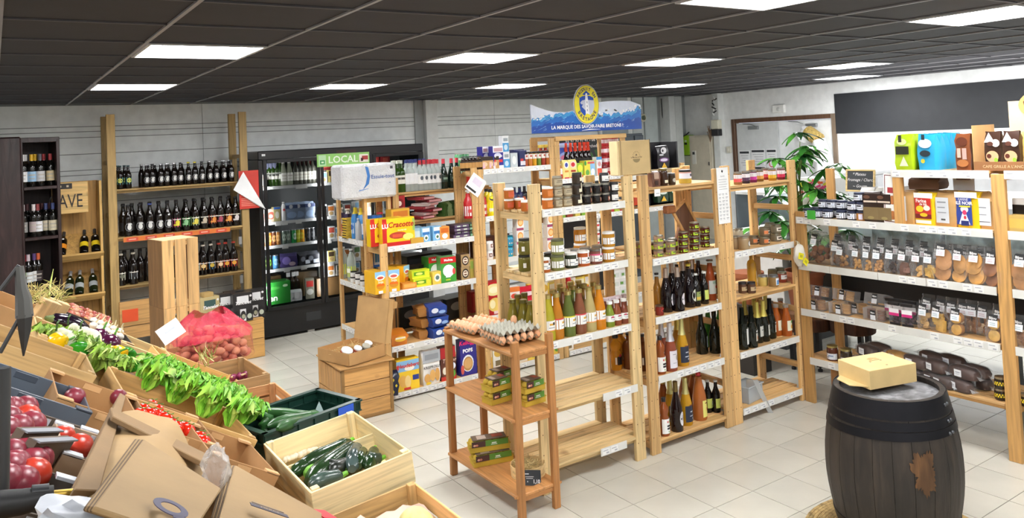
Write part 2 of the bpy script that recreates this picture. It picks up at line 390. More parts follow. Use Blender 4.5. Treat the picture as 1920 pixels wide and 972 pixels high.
# ---------------------------------------------------------------- wooden shelving units
STR=P('d8d8d3',.45);LBL=P('e9e9e7',.5);INK=P('a9abb2',.6)
def strip_mesh(L,h=.045,n=None,seed=0,dens=.75):
    r=random.Random(seed);b=MB().box(0,L,-.006,0,-h,.004,STR)
    x=.012
    while x<L-.07:
        if r.random()<dens:
            b.box(x,x+.06,-.0075,-.006,-h+.006,-.002,LBL);b.box(x+.006,x+.045,-.0085,-.0075,-.016,-.011,INK);b.box(x+.03,x+.052,-.0085,-.0075,-h+.011,-h+.02,INK)
        x+=.066+r.random()*.03
    return b
def unit(name,label,x0,x1,y0,y1,Hs,shelves,col,pw=.085,pd=.03,strips=True,slats=5,hr=None,group=None,M=None,rails_z=None,holes=True,fine=True,seed=0,post_out=None):
    """frame of four posts, side rails, shelves of slats with a price strip. Hs = heights of front-left, front-right, rear-left, rear-right posts"""
    u=thing(name,label,'shelving',M if M is not None else T(x0,y0,0),group)
    w,d=x1-x0,y1-y0;c2='6b4a2c'
    for k,(px,py) in enumerate(((0,0),(w-pw,0),(0,d-pd),(w-pw,d-pd))):
        b=MB().box(px,px+pw,py,py+pd,0,Hs[k],W(col,2))
        o=part(u,'post',b,.003)
        if holes:
            hb=MB();z=.12
            while z<Hs[k]-.05:
                for q in (.2,.8):hb.box(px+pw*q-.003,px+pw*q+.003,py-.0012,py,z-.003,z+.003,P(c2))
                z+=.125
            link('screw_hole',hb.mesh('screw_hole'),o)
    rz=rails_z or shelves
    rb=None
    for s in (0,1):
        px=pw/2-.012 if s==0 else w-pw/2-.012
        for z in rz:
            if z>min(Hs[s],Hs[s+2])-.02 and z>shelves[0]+.1:continue
            part(u,'side_rail',MB().box(px,px+.024,pd,d-pd,z-.065,z-.02,W(col,1)),.002)
    for n,z in enumerate(shelves):
        sb=MB().box(pw*.5+.012,w-pw*.5-.012,.0+pd,.018+pd,z-.045,z-.018,W(col,0)).box(pw*.5+.012,w-pw*.5-.012,d-pd-.018,d-pd,z-.045,z-.018,W(col,0))
        sh=part(u,'shelf',sb,.001);g=.012 if slats>1 else 0
        inner0,inner1=.004,d-.004;sw_=(inner1-inner0-g*(slats-1))/slats
        for k in range(slats):
            ya=inner0+k*(sw_+g)
            edge=(k==0 or k==slats-1)
            xa,xb=(pw,w-pw) if edge else (.02,w-.02)
            link('slat',MB().box(xa,xb,ya,ya+sw_,z-.018,z,W(col,0)).mesh('slat',.002),sh)
        if strips is True or (strips and strips[n]):
            L=w-2*pw if strips is True or strips[n] is True else strips[n][1];xs=pw if strips is True or strips[n] is True else strips[n][0]
            link('price_strip',strip_mesh(L,seed=seed+n).mesh('price_strip'),sh,T(xs,-.002,z))
    return u
YG=4.15
G1A=[1.757,1.357,.925,.512,.165];G1B=[1.828,1.33,.925,.52,.09];G1C=[1.778,1.277,.935,.52,.1]
unit('shelving_unit','pale new pine shelving bay with two empty lower shelves, left end of the middle row',2.73,3.585,YG,YG+.45,(1.925,)*4,G1A,'dbbd88',strips=[True,True,True,(.5,.3),(.46,.22)],seed=3)
unit('shelving_unit','orange pine shelving bay of green topped jars and cider bottles, centre of the middle row',3.64,4.468,YG,YG+.45,(1.92,)*4,G1B,'dab075',strips=[False,True,True,True,False],seed=20)
unit('shelving_unit','orange pine shelving bay with coloured jam jars, right end of the middle row',4.472,5.34,YG,YG+.45,(1.935,)*4,G1C,'dab075',strips=[False,True,False,True,True],seed=31,rails_z=[1.99,1.59,1.18,.77,.32])
part(bpy.data.objects['shelving_unit.001'],'back_rail',MB().box(.05,.79,.425,.445,1.79,1.845,W('dab075',0)),.002)
# middle gondola further back
YM=6.5
G2A=[1.325,.935,.46,.06];G2B=[1.935,1.49,1.08,.56,.06];G2C=[1.78,1.39,.95,.5,.06]
unit('shelving_unit','low pine shelving bay of crispbread, tea and coffee behind the egg stand',2.71,3.70,YM,YM+.36,(1.355,1.96,1.33,1.97),G2A,'d6ac70',pw=.066,slats=1,seed=40)
unit('shelving_unit','pine shelving bay of groceries with a tall white edged top shelf, behind the pale bay',3.705,4.60,YM,YM+.36,(1.94,2.2,1.9,2.2),G2B,'d6ac70',pw=.06,slats=1,seed=50)
ub=unit('shelving_unit','tall pine shelving bay carrying the blue wave banner',4.605,5.54,YM,YM+.42,(2.2,)*4,G2C,'d6ad70',pw=.06,slats=1,seed=60)
part(ub,'top_rail',MB().box(0,.935,-.02,.0,2.17,2.215,W('d6ad70',0)),.002);part(ub,'top_rail',MB().box(0,.935,.42,.44,2.17,2.215,W('d6ad70',0)),.002)
unit('shelving_unit','pine shelving bay of crisps and tins at the right of the banner bay',5.55,6.4,YM,YM+.42,(1.85,)*4,[1.75,1.39,.95,.5,.06],'d6ac70',pw=.06,slats=1,seed=70)
unit('shelving_unit','pine shelving bay of clear spirits behind the crispbread shelves',3.02,4.12,6.9,7.32,(1.9,1.7,1.9,1.7),[1.76,1.49,1.0,.5,.06],'d6ac70',pw=.06,slats=1,strips=False,seed=80)
# end unit that faces the aisle at the left (its shelves look to -X)
eu=unit('shelving_unit','narrow pine end shelf of cleaning products under the paper towel pack',0,.72,0,.26,(1.87,)*4,[1.76,1.345,.93,.5,.06],'d6ac70',pw=.05,slats=1,M=T(2.73,7.6,0,rz=-PI/2),seed=90)
# beer shelving against the back wall
YB=9.6
GB=[1.872,1.36,.845,.35]
bu=unit('shelving_unit','tall pale timber shelving of dark beer bottles against the back wall',.985,2.415,YB,YB+.55,(2.675,)*4,GB,'b3945c',pw=.082,pd=.05,slats=1,strips=False,rails_z=[2.2,1.62,1.1,.6],holes=False)
st=MB().box(0,1.08,-.004,0,-.05,0,P('d9762f'))
for k in range(6):st.box(.03+k*.18,.14+k*.18,-.006,-.004,-.045,-.008,P('cf4a35'));st.box(.05+k*.18,.12+k*.18,-.007,-.006,-.03,-.02,P('eeb9a0'))
part(bu,'price_strip',st,M=T(.13,-.003,1.355))
for z in (1.7,1.2,.75):part(bu,'bracket',MB().box(1.31,1.345,.03,.05,z-.06,z+.03,mat('b8bbbd','metal',.4)),.003)
part(bu,'drawer_front',MB().box(.07,.5,-.03,0,.42,.68,W('c99a5e',0)),.004);part(bu,'orange_tag',MB().boxc(.17,-.035,.53,.15,.004,.13,P('e8562a')),label='orange price tag')
part(bu,'back_board',MB().box(.1,.5,-.03,-.01,.28,.41,W('c99a5e',0)),.004)
# right hand unit facing left (shelves look to -X)
XU=5.28
GU=[1.86,1.475,1.105,.74,.36]
def uunit():
    u=thing('shelving_unit','long orange pine shelving of biscuits and cakes at the right, behind the barrel','shelving')
    c='c99a5c';y0,y1=2.49,4.135;dp=.46
    for (x,y,zz,w_,d_) in ((XU,y1-.085,1.52,.03,.085),(XU+dp-.03,y1-.07,1.84,.03,.075),(XU,y0,1.84,.035,.085),(XU+dp-.03,y0-.02,1.84,.03,.085)):
        part(u,'post',MB().box(x,x+w_,y,y+d_,0,zz,W(c,2)),.003)
    part(u,'post',MB().box(XU+.02,XU+.06,3.85,3.9,0,.33,W('9b6a3a',2)),.003)
    part(u,'post',MB().box(XU-.005,XU+.04,3.2,3.265,1.475,1.82,W(c,2)),.003)
    for z in GU[1:]:part(u,'side_rail',MB().box(XU+.03,XU+dp-.03,y1-.06,y1-.035,z-.065,z-.02,W(c,0)),.002)
    for z in GU:part(u,'side_rail',MB().box(XU+.03,XU+dp-.03,y0+.03,y0+.055,z-.065,z-.02,W(c,0)),.002)
    for n,z in enumerate(GU):
        ya=1.2;yb=3.27 if n==0 else y1-.01
        sh=part(u,'shelf',MB().box(XU+.03,XU+.05,y0+.1,yb-.1,z-.045,z-.018,W(c,1)).box(XU+dp-.05,XU+dp-.03,y0+.1,yb-.1,z-.045,z-.018,W(c,1)))
        for k in range(4):
            xa=XU+.004+k*.115
            link('slat',MB().box(xa,xa+.105,ya if k else y0+.09,yb if k else yb,z-.018,z,W('d3a870',1)).mesh('slat',.002),sh)
        if n!=9:
            spans=[(y0+.09,yb)]+([(1.3,y0-.005)] if True else [])
            if n==2:spans=[(y0+.09,3.05),(3.055,3.42),(3.425,3.83),(3.835,yb)][0:4]+[(1.3,y0-.01)]
            if n==4:spans=[(3.35,yb-.06)]
            for a,b in spans:
                link('price_strip',strip_mesh(b-a,h=.05,seed=n*7+int(a*10),dens=.4).mesh('price_strip'),sh,T(XU-.004,b,z,rz=-PI/2))
    return u
uu=uunit()
# ---------------------------------------------------------------- kinds of goods
def G(c,r=.08):return mat(c,'bottle',r)
CLR=mat('dfe8e6','glass',.03,.16)
FILM=mat('eef1f3','film',.12,.05)
def cyl_patch(b,r,zc,w,h,m,shape='rect',a0=0,n=9,off=.0008):
    """printed patch wrapped on a cylinder, facing -Y"""
    if shape=='rect':
        v=[];f=[]
        for i in range(n):
            a=-PI/2+a0+(i/(n-1)-.5)*w/r
            v+=[((r+off)*math.cos(a),(r+off)*math.sin(a),zc-h/2),((r+off)*math.cos(a),(r+off)*math.sin(a),zc+h/2)]
        for i in range(n-1):f.append((2*i,2*i+2,2*i+3,2*i+1))
    else:
        k=14;v=[((r+off)*math.cos(-PI/2+a0),(r+off)*math.sin(-PI/2+a0),zc)];f=[]
        for i in range(k):
            t=2*PI*i/k;a=-PI/2+a0+math.cos(t)*w/2/r;v.append(((r+off)*math.cos(a),(r+off)*math.sin(a),zc+math.sin(t)*h/2))
        for i in range(k):f.append((0,1+i,1+(i+1)%k))
    b.add(v,f,m,True);return b
BP={  # (radius fraction, height fraction) outlines
 'beer':[(.92,0),(1,.02),(1,.55),(.93,.63),(.6,.74),(.43,.82),(.4,.95),(.44,.955)],
 'wine':[(.92,0),(1,.02),(1,.6),(.9,.67),(.5,.745),(.38,.8),(.37,.97)],
 'burg':[(.92,0),(1,.02),(1,.45),(.9,.55),(.6,.68),(.42,.78),(.36,.97)],
 'champ':[(.92,0),(1,.02),(1,.38),(.93,.48),(.65,.63),(.42,.75),(.36,.9)],
 'juice':[(.93,0),(1,.03),(1,.42),(.94,.52),(.7,.7),(.5,.82),(.46,.9),(.5,.92)],
 'sauce':[(.93,0),(1,.02),(1,.55),(.8,.68),(.5,.78),(.45,.9)],
 'bulb':[(.85,0),(.95,.03),(.95,.4),(1,.45),(.72,.55),(.95,.66),(.9,.75),(.42,.84),(.4,.9)],
 'flask':[(.95,0),(1,.02),(1,.66),(.85,.74),(.4,.8),(.36,.97)],
 'pet':[(.9,0),(1,.03),(1,.6),(.85,.72),(.4,.88),(.36,.92)],
}
def bottle(name,h,r,glass,cap,kind='beer',capz=.955,capr=None,foil=None,labels=(),neck=None,cm=None):
    pr=[(a*r,z*h) for a,z in BP[kind]]
    b=MB().lathe(pr,glass,16);parts=[('glass_body',b)]
    rr=capr or pr[-1][0]*1.12
    c=MB()
    if foil:      # long foil over the neck: (colour, from fraction)
        zs0=foil[1];prof=[(a*r*1.04+.0008,z*h) for a,z in BP[kind] if z>=zs0]
        if not prof or prof[0][1]>zs0*h+.001:
            lo=[p for p in BP[kind] if p[1]<zs0][-1];hi=[p for p in BP[kind] if p[1]>=zs0][0]
            t=(zs0-lo[1])/(hi[1]-lo[1]);prof.insert(0,((lo[0]+(hi[0]-lo[0])*t)*r*1.04+.001,zs0*h))
        prof.append((rr,h*.965));prof.append((rr,h));c.lathe(prof,foil[0],14)
    else:c.lathe([(rr,capz*h),(rr,h),(rr*.9,h+.002)],cap,12)
    parts.append(('cap',c))
    lb=MB()
    for L in labels:      # (shape, z centre, w, h, material, angle, off)
        cyl_patch(lb,r,L[1],L[2],L[3],L[4],L[0],L[5] if len(L)>5 else 0,off=L[6] if len(L)>6 else .0008)
    if lb.v:parts.append(('label',lb))
    return Tpl(name,parts)
def jar(name,h,r,fill,lid,lidh=.014,labels=(),clear_top=.0,lid_r=None):
    g=MB().lathe([(r*.9,0),(r,.006),(r,h*.72),(r*.97,h*.82),(r*.86,h-lidh)],G(fill,.12),16)
    l=MB().lathe([((lid_r or r*.95),h-lidh),((lid_r or r*.95),h-.001),((lid_r or r*.95)*.92,h)],lid,16)
    parts=[('glass_body',g),('lid',l)];lb=MB()
    for L in labels:cyl_patch(lb,r,L[1],L[2],L[3],L[4],L[0],L[5] if len(L)>5 else 0,off=L[6] if len(L)>6 else .0008)
    if lb.v:parts.append(('label',lb))
    return Tpl(name,parts)
Wt=P('efefec');Bk=P('16161a',.35);Gold=mat('cdb56a','metal',.35);Silv=mat('c9ccd0','metal',.35);Cream=P('e9e2c4')
def wl(r,z,h,w=None,c=Wt,a=0,extra=()):      # white wrapped label with small printed marks
    w=w or r*3.6
    L=[('rect',z,w,h,c,a)]
    L+=[('rect',z+h*.2,w*.3,h*.16,P('53565e'),a-.1,.0014),('rect',z-h*.12,w*.42,h*.07,P('9da1a8'),a+.1,.0014),('rect',z-h*.28,w*.3,h*.06,P('9da1a8'),a+.15,.0014)]
    return L+list(extra)
def pack(name,w,d,h,body,prints=(),texts=(),side=None,bev=.002,lumpy=0,kind='carton'):
    """box-shaped package standing on z=0, front to -Y. prints: (x0,x1,z0,z1,colour[,shape]) in fractions of the front"""
    bm_=body if not isinstance(body,str) else P(body,.35)
    b=MB()
    if lumpy:
        n=5;v=[];f=[]
        for k in range(n+1):
            z=h*k/n;q=1-(.28 if k==n else .06 if k==0 else 0);qd=.35 if k==n else 1
            for (sx_,sy_) in ((-1,-1),(0,-1.06),(1,-1),(1.04,0),(1,1),(0,1.06),(-1,1),(-1.04,0)):
                v.append((sx_*w/2*(q if k!=n else .97)+rnd.uniform(-1,1)*lumpy,sy_*d/2*qd*q+rnd.uniform(-1,1)*lumpy,z+(rnd.uniform(-1,1)*lumpy if k==n else 0)))
        for k in range(n):
            for i in range(8):j=(i+1)%8;f.append((k*8+i,k*8+j,k*8+8+j,k*8+8+i))
        f.append(tuple(reversed(range(8))));f.append(tuple(n*8+i for i in range(8)));b.add(v,f,bm_,True)
    else:b.box(-w/2,w/2,-d/2,d/2,0,h,bm_)
    parts=[(kind,b)];y=-d/2-(.001 if not lumpy else .001+lumpy+d*.035);pf=MB()
    for i,q in enumerate(prints):
        m=P(q[4],.35) if isinstance(q[4],str) else q[4];yy=y-.0005*i
        if len(q)>5:
            k=16;cx,cz=(q[0]+q[1])/2*w-w/2,(q[2]+q[3])/2*h;rx,rz_=(q[1]-q[0])/2*w,(q[3]-q[2])/2*h
            vs=[(cx+rx*math.cos(2*PI*j/k),yy,cz+rz_*math.sin(2*PI*j/k)) for j in range(k)]
            if q[5]=='diamond':vs=vs[::4]
            if q[5]=='tri':vs=[(cx-rx,yy,cz-rz_),(cx+rx,yy,cz-rz_),(cx,yy,cz+rz_)]
            pf.add(vs,[tuple(range(len(vs)))],m)
        else:
            x0,x1,z0,z1=q[0]*w-w/2,q[1]*w-w/2,q[2]*h,q[3]*h
            pf.add([(x0,yy,z0),(x1,yy,z0),(x1,yy,z1),(x0,yy,z1)],[(0,1,2,3)],m)
    for t in texts:       # (string, size, colour, xfrac, zfrac, options)
        wtext(pf,t[0],t[1],P(t[2],.4),t[3]*w-w/2,y-.0005*(len(prints)+1),t[4]*h,**(t[5] if len(t)>5 else {}))
    if side:pf.box(-w/2-.0008,-w/2,-d/2*.85,d/2*.85,h*.15,h*.85,P(side,.35))
    if pf.v:parts.append(('printed_front',pf))
    return Tpl(name,parts)
ORD=('first','second','third','fourth','fifth','sixth','seventh','eighth','ninth','tenth','eleventh','twelfth','thirteenth','fourteenth','fifteenth')
def which(label,pxs,i):      # which of a row this one is
    if isinstance(label,list):return label[i]
    if len(pxs)<2 or len(label.split())>13:return label
    return label+', ' +ORD[sorted(pxs).index(pxs[i])]+' from left'
class ShelfY:      # shelf that looks to -Y
    def __init__(s,Y,z):s.Y=Y;s.z=z
    def put(s,tpl,pxs,back,label,cat,group=None,dz=0,flat=False,rz=0,jit=.25,s_=1):
        pxs=pxs if isinstance(pxs,(list,tuple)) else [pxs];out=[]
        for i,px in enumerate(pxs):
            Yc=s.Y+back;x=xat(px,Yc,s.z+dz)
            lb=which(label,pxs,i)
            out.append(tpl.put(T(x,Yc,s.z+dz,rz=rz+rnd.uniform(-jit,jit),s=s_),lb,cat,group,flat))
        return out
class ShelfX:      # shelf that looks to -X
    def __init__(s,X,z):s.X=X;s.z=z
    def put(s,tpl,pxs,back,label,cat,group=None,dz=0,flat=False,rz=0,jit=.12,s_=1,rx=0):
        pxs=pxs if isinstance(pxs,(list,tuple)) else [pxs];out=[]
        for i,px in enumerate(pxs):
            Xc=s.X+back;y=yat(px,Xc,s.z+dz)
            lb=which(label,pxs,i)
            out.append(tpl.put(T(Xc,y,s.z+dz,rz=-PI/2+rz+rnd.uniform(-jit,jit),rx=rx,s=s_),lb,cat,group,flat))
        return out
VIEW=.45     # turn of goods that face the aisle corner
# ---------------------------------------------------------------- goods in the middle row, pale bay
def lidc(c,r=.3):return mat(c,'metal',r)
S=ShelfY(YG,G1A[0])
jo=jar('preserve_jar',.068,.034,'b5652a',Wt,labels=[('rect',.03,.05,.034,P('d1603c'),0)])
jo2=jar('preserve_jar',.07,.037,'b8692c',P('e4e2da'),labels=[('rect',.03,.07,.036,P('cf7a34'),0),('rect',.034,.035,.018,P('2c3140'),.6,.0014)])
jb=jar('preserve_jar',.068,.034,'8e7d63',lidc('b9b5a4'),labels=[('rect',.03,.08,.038,P('b7a98c'),0),('rect',.038,.04,.005,P('6f6656'),0,.0014),('rect',.028,.05,.004,P('6f6656'),0,.0014)])
jd=jar('preserve_jar',.072,.034,'3b3029',P('2a2722'),labels=[('rect',.05,.014,.05,Cream,.35),('rect',.028,.04,.022,Cream,.2)])
jk=jar('preserve_jar',.066,.034,'1c191a',lidc('a9a79c'),labels=[('rect',.028,.03,.028,P('8c4a35'),.5),('rect',.03,.014,.014,P('d8d0c0'),.5,.0014)])
jw=jar('preserve_jar',.066,.034,'2a292c',P('2b2b2e'),labels=[('rect',.03,.09,.036,Wt,0),('rect',.052,.008,.025,Wt,.3),('oval',.034,.012,.012,Bk,.3,.0014),('rect',.02,.05,.005,P('777777'),0,.0014)])
js=jar('spice_jar',.085,.028,'5b4a3c',Wt,labels=[('rect',.04,.03,.05,P('29262a'),.2),('rect',.035,.02,.02,P('b9573a'),.2,.0014)])
K='two-high stack on the top shelf of the pale bay'
g='preserve jars on the top shelf of the pale pine bay'
S.put(jo,[955,955.5],.28,['orange labelled jar at the pale bay top left, under its twin','orange labelled jar at the pale bay top left, set on its twin'],'jar',g)
bpy.data.objects['preserve_jar.001'].location.z+=.069
S.put(jo,987,.06,'orange labelled jar just left of the pale front post, alone at the shelf front','jar',g)
S.put(jo,974,.25,'orange jar standing alone between the stacked pair and the pale front post','jar',g)
def stack(sh,tpl,px,n,back,what,where,cat='jar',group=None,dzs=None,rz=.15):
    names={1:[''],2:['bottom','top'],3:['bottom','middle','top'],4:['lowest','second','third','topmost']}[n]
    h=dzs
    for k in range(n):sh.put(tpl,px,back,(what+(', ' +names[k]+' of stack' if n>1 else '')+' ' +where),cat,group,dz=k*h,rz=rz)
W1='on top shelf'
stack(S,jo2,1027,2,.05,'amber jar with dark label patch',W1+', beside the post',group=g,dzs=.0705)
stack(S,jb,1045,3,.05,'beige labelled jar',W1+', second column',group=g,dzs=.0685)
stack(S,jb,1063,2,.05,'beige labelled jar',W1+', third column',group=g,dzs=.0685)
stack(S,jd,1082,3,.05,'dark jar with cream seal strip',W1+', fourth column',group=g,dzs=.0725)
stack(S,jk,1100,2,.05,'black jar','leftmost on top shelf',group=g,dzs=.0665)
stack(S,jk,1118,2,.05,'black jar','in middle black column',group=g,dzs=.0665)
stack(S,jk,1134.5,2,.05,'black jar','in right black column',group=g,dzs=.0665)
S.put(jw,1133,.07,'white labelled jar with dark lid set on the right black column','jar',g,dz=.133)
stack(S,jw,1151,2,.05,'white labelled dark lidded jar',W1+', at the right end',group=g,dzs=.0665)
S.put(js,[1005,1021],.3,['slim dark spice jar with white lid at the rear, left of two','slim dark spice jar with white lid at the rear, right of two'],'jar',g,dz=.0)
stack(S,jk,1104,2,.2,'black jar','behind the left black column',group=g,dzs=.0665)
S.put(jw,1120,.22,'white labelled jar at the rear of the pale bay top shelf','jar',g)
# second shelf
S=ShelfY(YG,G1A[1]);g='jars on the second shelf of the pale pine bay';W2='on second shelf'
def j2(fill,lid,band=None,h=.1,r=.044,lb=Wt,z=.04):
    ex=[('rect',z+.024,r*3.6,.01,P(band),0,.0015)] if band else []
    ex+=[('rect',h-.022,.008,.05,Wt,.35,.0015),('rect',z+.012,.012,.014,Bk,.35,.0025)]
    return jar('preserve_jar',h,r,fill,lid,.014,[('rect',z,r*3.8,.042,lb,0),('rect',z,.03,.005,P('8a8f9a'),-.4,.0014),('rect',z-.012,.03,.006,P('8a8f9a'),.2,.0014)]+ex)
stack(S,jar('preserve_jar',.105,.04,'6f6a2c',P('23241f'),.014,[('rect',.04,.02,.03,Wt,-.9)]),984,2,.2,'olive green jar with black lid','behind the pale front post, second shelf',group=g,dzs=.106)
S.put(j2('a85a2a',Wt,None,.09,.036),1022,.06,'orange brown jar with white label beside the pale post, second shelf','jar',g)
stack(S,j2('7c7f48',P('55583d')),1046,2,.055,'green pickle jar with white label',W2,group=g,dzs=.101)
S.put(j2('33392c',Wt),1072,.055,'dark green jar with white lid and white label on the second shelf','jar',g,rz=.1)
S.put(j2('b2582b',Wt),1094.5,.055,'orange jar with white lid on the second shelf, between dark green and red labelled jars','jar',g)
S.put(j2('7d4c42',lidc('8d8a84'),'d2547a'),1118,.055,'brown jar with pink banded label on the second shelf','jar',g)
stack(S,j2('b98226',Wt),1141.5,2,.055,'mustard yellow jar with white lid',W2+', right end',group=g,dzs=.101)
S.put(j2('9b8a5c',Wt),1060,.19,'pale lidded jar behind the dark green one, second shelf of the pale bay','jar',g)
stack(S,j2('bd7c22',Wt,h=.11),1088,2,.3,'tall amber honey-coloured jar','at the rear of the second shelf',group=g,dzs=.11)
S.put(j2('6d6d58',lidc('c4c4be')),[1076,1099,1122],.17,['grey lidded jar in the second rank, behind the dark green jar','grey lidded jar in the second rank, behind the orange jar','grey lidded jar in the second rank, behind the pink banded jar'],'jar',g)
S.put(j2('3a3f2c',P('303030')),1033,.17,'dark lidded jar behind the green pickle jars, second shelf','jar',g)
# third shelf: soups in swing bottles
S=ShelfY(YG,G1A[2]);g='soup bottles on the third shelf of the pale pine bay'
def soup(c,band=None,h=.285,r=.044,cap='c8b878',low='e88a3a'):
    lb=[('rect',.095,r*3.9,.062,Wt,0),('rect',.107,.016,.018,Bk,.5,.0015),('rect',.104,.026,.012,P('d7a53a'),.1,.0015),('rect',.083,.045,.005,P('8b90a0'),.2,.0015),('rect',h*.88,.008,.06,Wt,.4,.002)]
    if band:lb.append(('rect',.127,r*3.9,.008,P(band),0,.0012))
    else:lb.append(('rect',.065,r*3.9,.005,P(low),0,.0012))
    return bottle('soup_bottle',h,r,G(c,.1),lidc(cap),'juice',.92,r*.52,labels=lb)
S.put(soup('a8a02a'),1030,.06,'yellow green soup bottle half hidden by the pale front post','bottle',g)
for px,c,bd,nm in ((1046,'b4741f','d33b3f','ochre soup bottle with red topped label, left of the front row'),(1068,'5d6a30','e5dc3a','green soup bottle with yellow topped label'),(1088.5,'7f4c34','d8404a','brown soup bottle with red topped label'),
                      (1107,'b3a26c',None,'beige soup bottle with plain white label'),(1125,'c97d16',None,'bright orange soup bottle with white label at the right of the tall row')):
    S.put(soup(c,bd),px,.055,nm,'bottle',g,rz=.15)
for px,c,nm in ((1144.5,'7d8f33','small green soup bottle with white lid'),(1157.5,'8b4a2f','small brown soup bottle with white lid, middle of three'),(1171,'7c4230','small dark brown soup bottle at the pale post')):
    S.put(bottle('soup_bottle',.165,.032,G(c,.1),Wt,'juice',.9,.021,labels=wl(.032,.055,.04,extra=[('rect',.14,.006,.035,Wt,.3,.002),('rect',.066,.018,.009,P('c9405a'),-.2,.0022)])),px,.05,nm,'bottle',g)
S.put(bottle('soup_bottle',.165,.032,G('7d3f2d',.1),P('e3d3da'),'juice',.9,.022,labels=wl(.032,.055,.04)),[1138,1150,1162,1172,1145,1158],.15,'small brown bottle with pale pink lid in the ranks behind the small soups','bottle','small pale lidded bottles behind')
for k,(px,bk,c,nm) in enumerate(((1040,.17,'d58a1c','orange soup bottle behind the ochre one'),(1060,.17,'7a4d33','brown soup bottle in the second rank behind the green one'),(1078,.17,'6f7a34','green soup bottle in the second rank'),(1098,.17,'93703c','tan soup bottle in the second rank'),(1116,.17,'a87b33','ochre soup bottle behind the bright orange one'),
            (1053,.3,'9a9a5a','pale green bottle at the rear beside the brace'),(1073,.3,'b7973d','golden bottle at the rear of the soup shelf'),(1088,.3,'9b8a52','khaki bottle at the rear of the soup shelf'))):
    S.put(soup(c),px,bk,nm,'bottle',g)
for px,bk,nm in ((964,.26,'olive oil-green bottle, leftmost behind the egg trays'),(974,.36,'dark olive bottle at the back behind the egg trays'),(984,.2,'olive green bottle between the two pale posts'),(998,.12,'olive green bottle touching the pale front post'),(986,.38,'olive green bottle at the rear between the pale posts')):
    S.put(bottle('soup_bottle',.25,.044,G('75691f',.1),lidc('8f8a58'),'juice',.92,.023),px,bk,nm,'bottle',g)
# bottles standing low behind the empty shelf, on the next bay's fourth shelf
S4=ShelfY(YG,G1B[3]);g='amber sauce bottles at the back left of the orange bay'
sb=bottle('sauce_bottle',.25,.043,G('c8871c',.12),Bk,'bulb',.9,.022,labels=[('rect',.07,.05,.06,Bk,.3),('rect',.07,.012,.05,Wt,-.5),('oval',.105,.02,.02,P('c23a3a'),.25,.002)])
sb2=bottle('sauce_bottle',.25,.046,G('6a3618',.12),Bk,'flask',.95,.02,labels=[('rect',.07,.05,.06,Bk,.3),('rect',.07,.012,.05,Wt,-.5)])
S4.put(sb,1156,.34,'bulb shaped orange sauce bottle with black cap, low behind the pale rail','bottle',g)
S4.put(sb,1166,.40,'orange sauce bottle behind another, with a hanging yellow tag','bottle',g)
S4.put(sb2,1181,.3,'brown flask with black cap just left of the pale post','bottle',g)
S4.put(sb2,1206,.2,'brown bottle seen in the gap between the two tall posts','bottle',g)
# ---------------------------------------------------------------- orange bay (centre)
S=ShelfY(YG,G1B[0]);g='mixed goods on the top shelf of the orange bay'
S.put(pack('chestnut_bag',.07,.05,.11,'6d4a3c',[(.2,.8,.5,.9,'b59a88'),(.3,.7,.1,.4,'3d2822')],lumpy=.004),1227,.06,'brown marbled bag beside the orange post on the top shelf','bag')
S.put(jar('preserve_jar',.125,.034,'3b2417',lidc('8a7d52'),.016,[('rect',.03,.04,.02,Cream,.4)]),1244,.07,'tall dark jar with brass lid on the orange bay top shelf','jar')
S.put(jar('preserve_jar',.085,.028,'41301f',P('3a2f2a'),.016,[('oval',.035,.03,.03,P('b9b3a5'),.2)]),1260,.06,'small dark jar with round pale emblem beside the tall dark one','jar')
S.put(jar('preserve_jar',.1,.047,'c7a745',Bk,.016,[('rect',.055,.16,.04,P('e8e6ee'),0),('rect',.078,.16,.008,P('d9a3a0'),0,.0015),('rect',.06,.02,.018,P('3c3450'),.5,.002)]),1285,.09,'squat jar with black lid and lilac label alone on the top shelf','jar')
tg=MB().boxc(0,0,0,.055,.002,.05,Wt).boxc(.002,-.0015,-.005,.03,.001,.006,INK)
single('price_card',tg,'white price card clipped to the orange bay top shelf','card',T(xat(1233,YG-.015,1.79),YG-.012,1.79))
S=ShelfY(YG,G1B[1]);g='lime labelled terrines on the second shelf of the orange bay'
LM=P('b4d22e',.35)
def terr(c):return jar('terrine_jar',.051,.036,c,lidc('a9a493'),.008,[('rect',.014,.19,.011,LM,0),('rect',.023,.07,.008,P('4a4c42'),.4,.0015),('rect',.02,.03,.02,LM,-.5,.0012)])
ta,tb_=terr('9b7b66'),terr('54211c')
Wb=''
stack(S,ta,1235,3,.05,'beige terrine jar, leftmost column at the post',Wb,group=g,dzs=.0515)
stack(S,ta,1258,2,.05,'beige terrine jar, second column from the left',Wb,group=g,dzs=.0515)
stack(S,tb_,1281.5,3,.05,'maroon terrine jar, third column',Wb,group=g,dzs=.0515)
stack(S,tb_,1302,4,.08,'maroon terrine jar, tallest column',Wb,group=g,dzs=.0515)
stack(S,tb_,1322,3,.12,'maroon terrine jar, rightmost column',Wb,group=g,dzs=.0515)
tj=jar('terrine_jar',.09,.038,'4b2620',lidc('bcb8aa'),.01,[('rect',.05,.06,.03,LM,-.2),('rect',.05,.02,.03,Wt,.6,.0012)])
S.put(tj,[1222,1240,1262],.2,['tall jar with lime patch behind the leftmost terrine column','tall jar with lime patch behind the second terrine column','tall jar with lime patch behind and between terrine columns'],'jar',g)
stack(S,ta,1198,2,.2,'lime banded terrine jar seen between the two tall posts','',group=g,dzs=.0515)
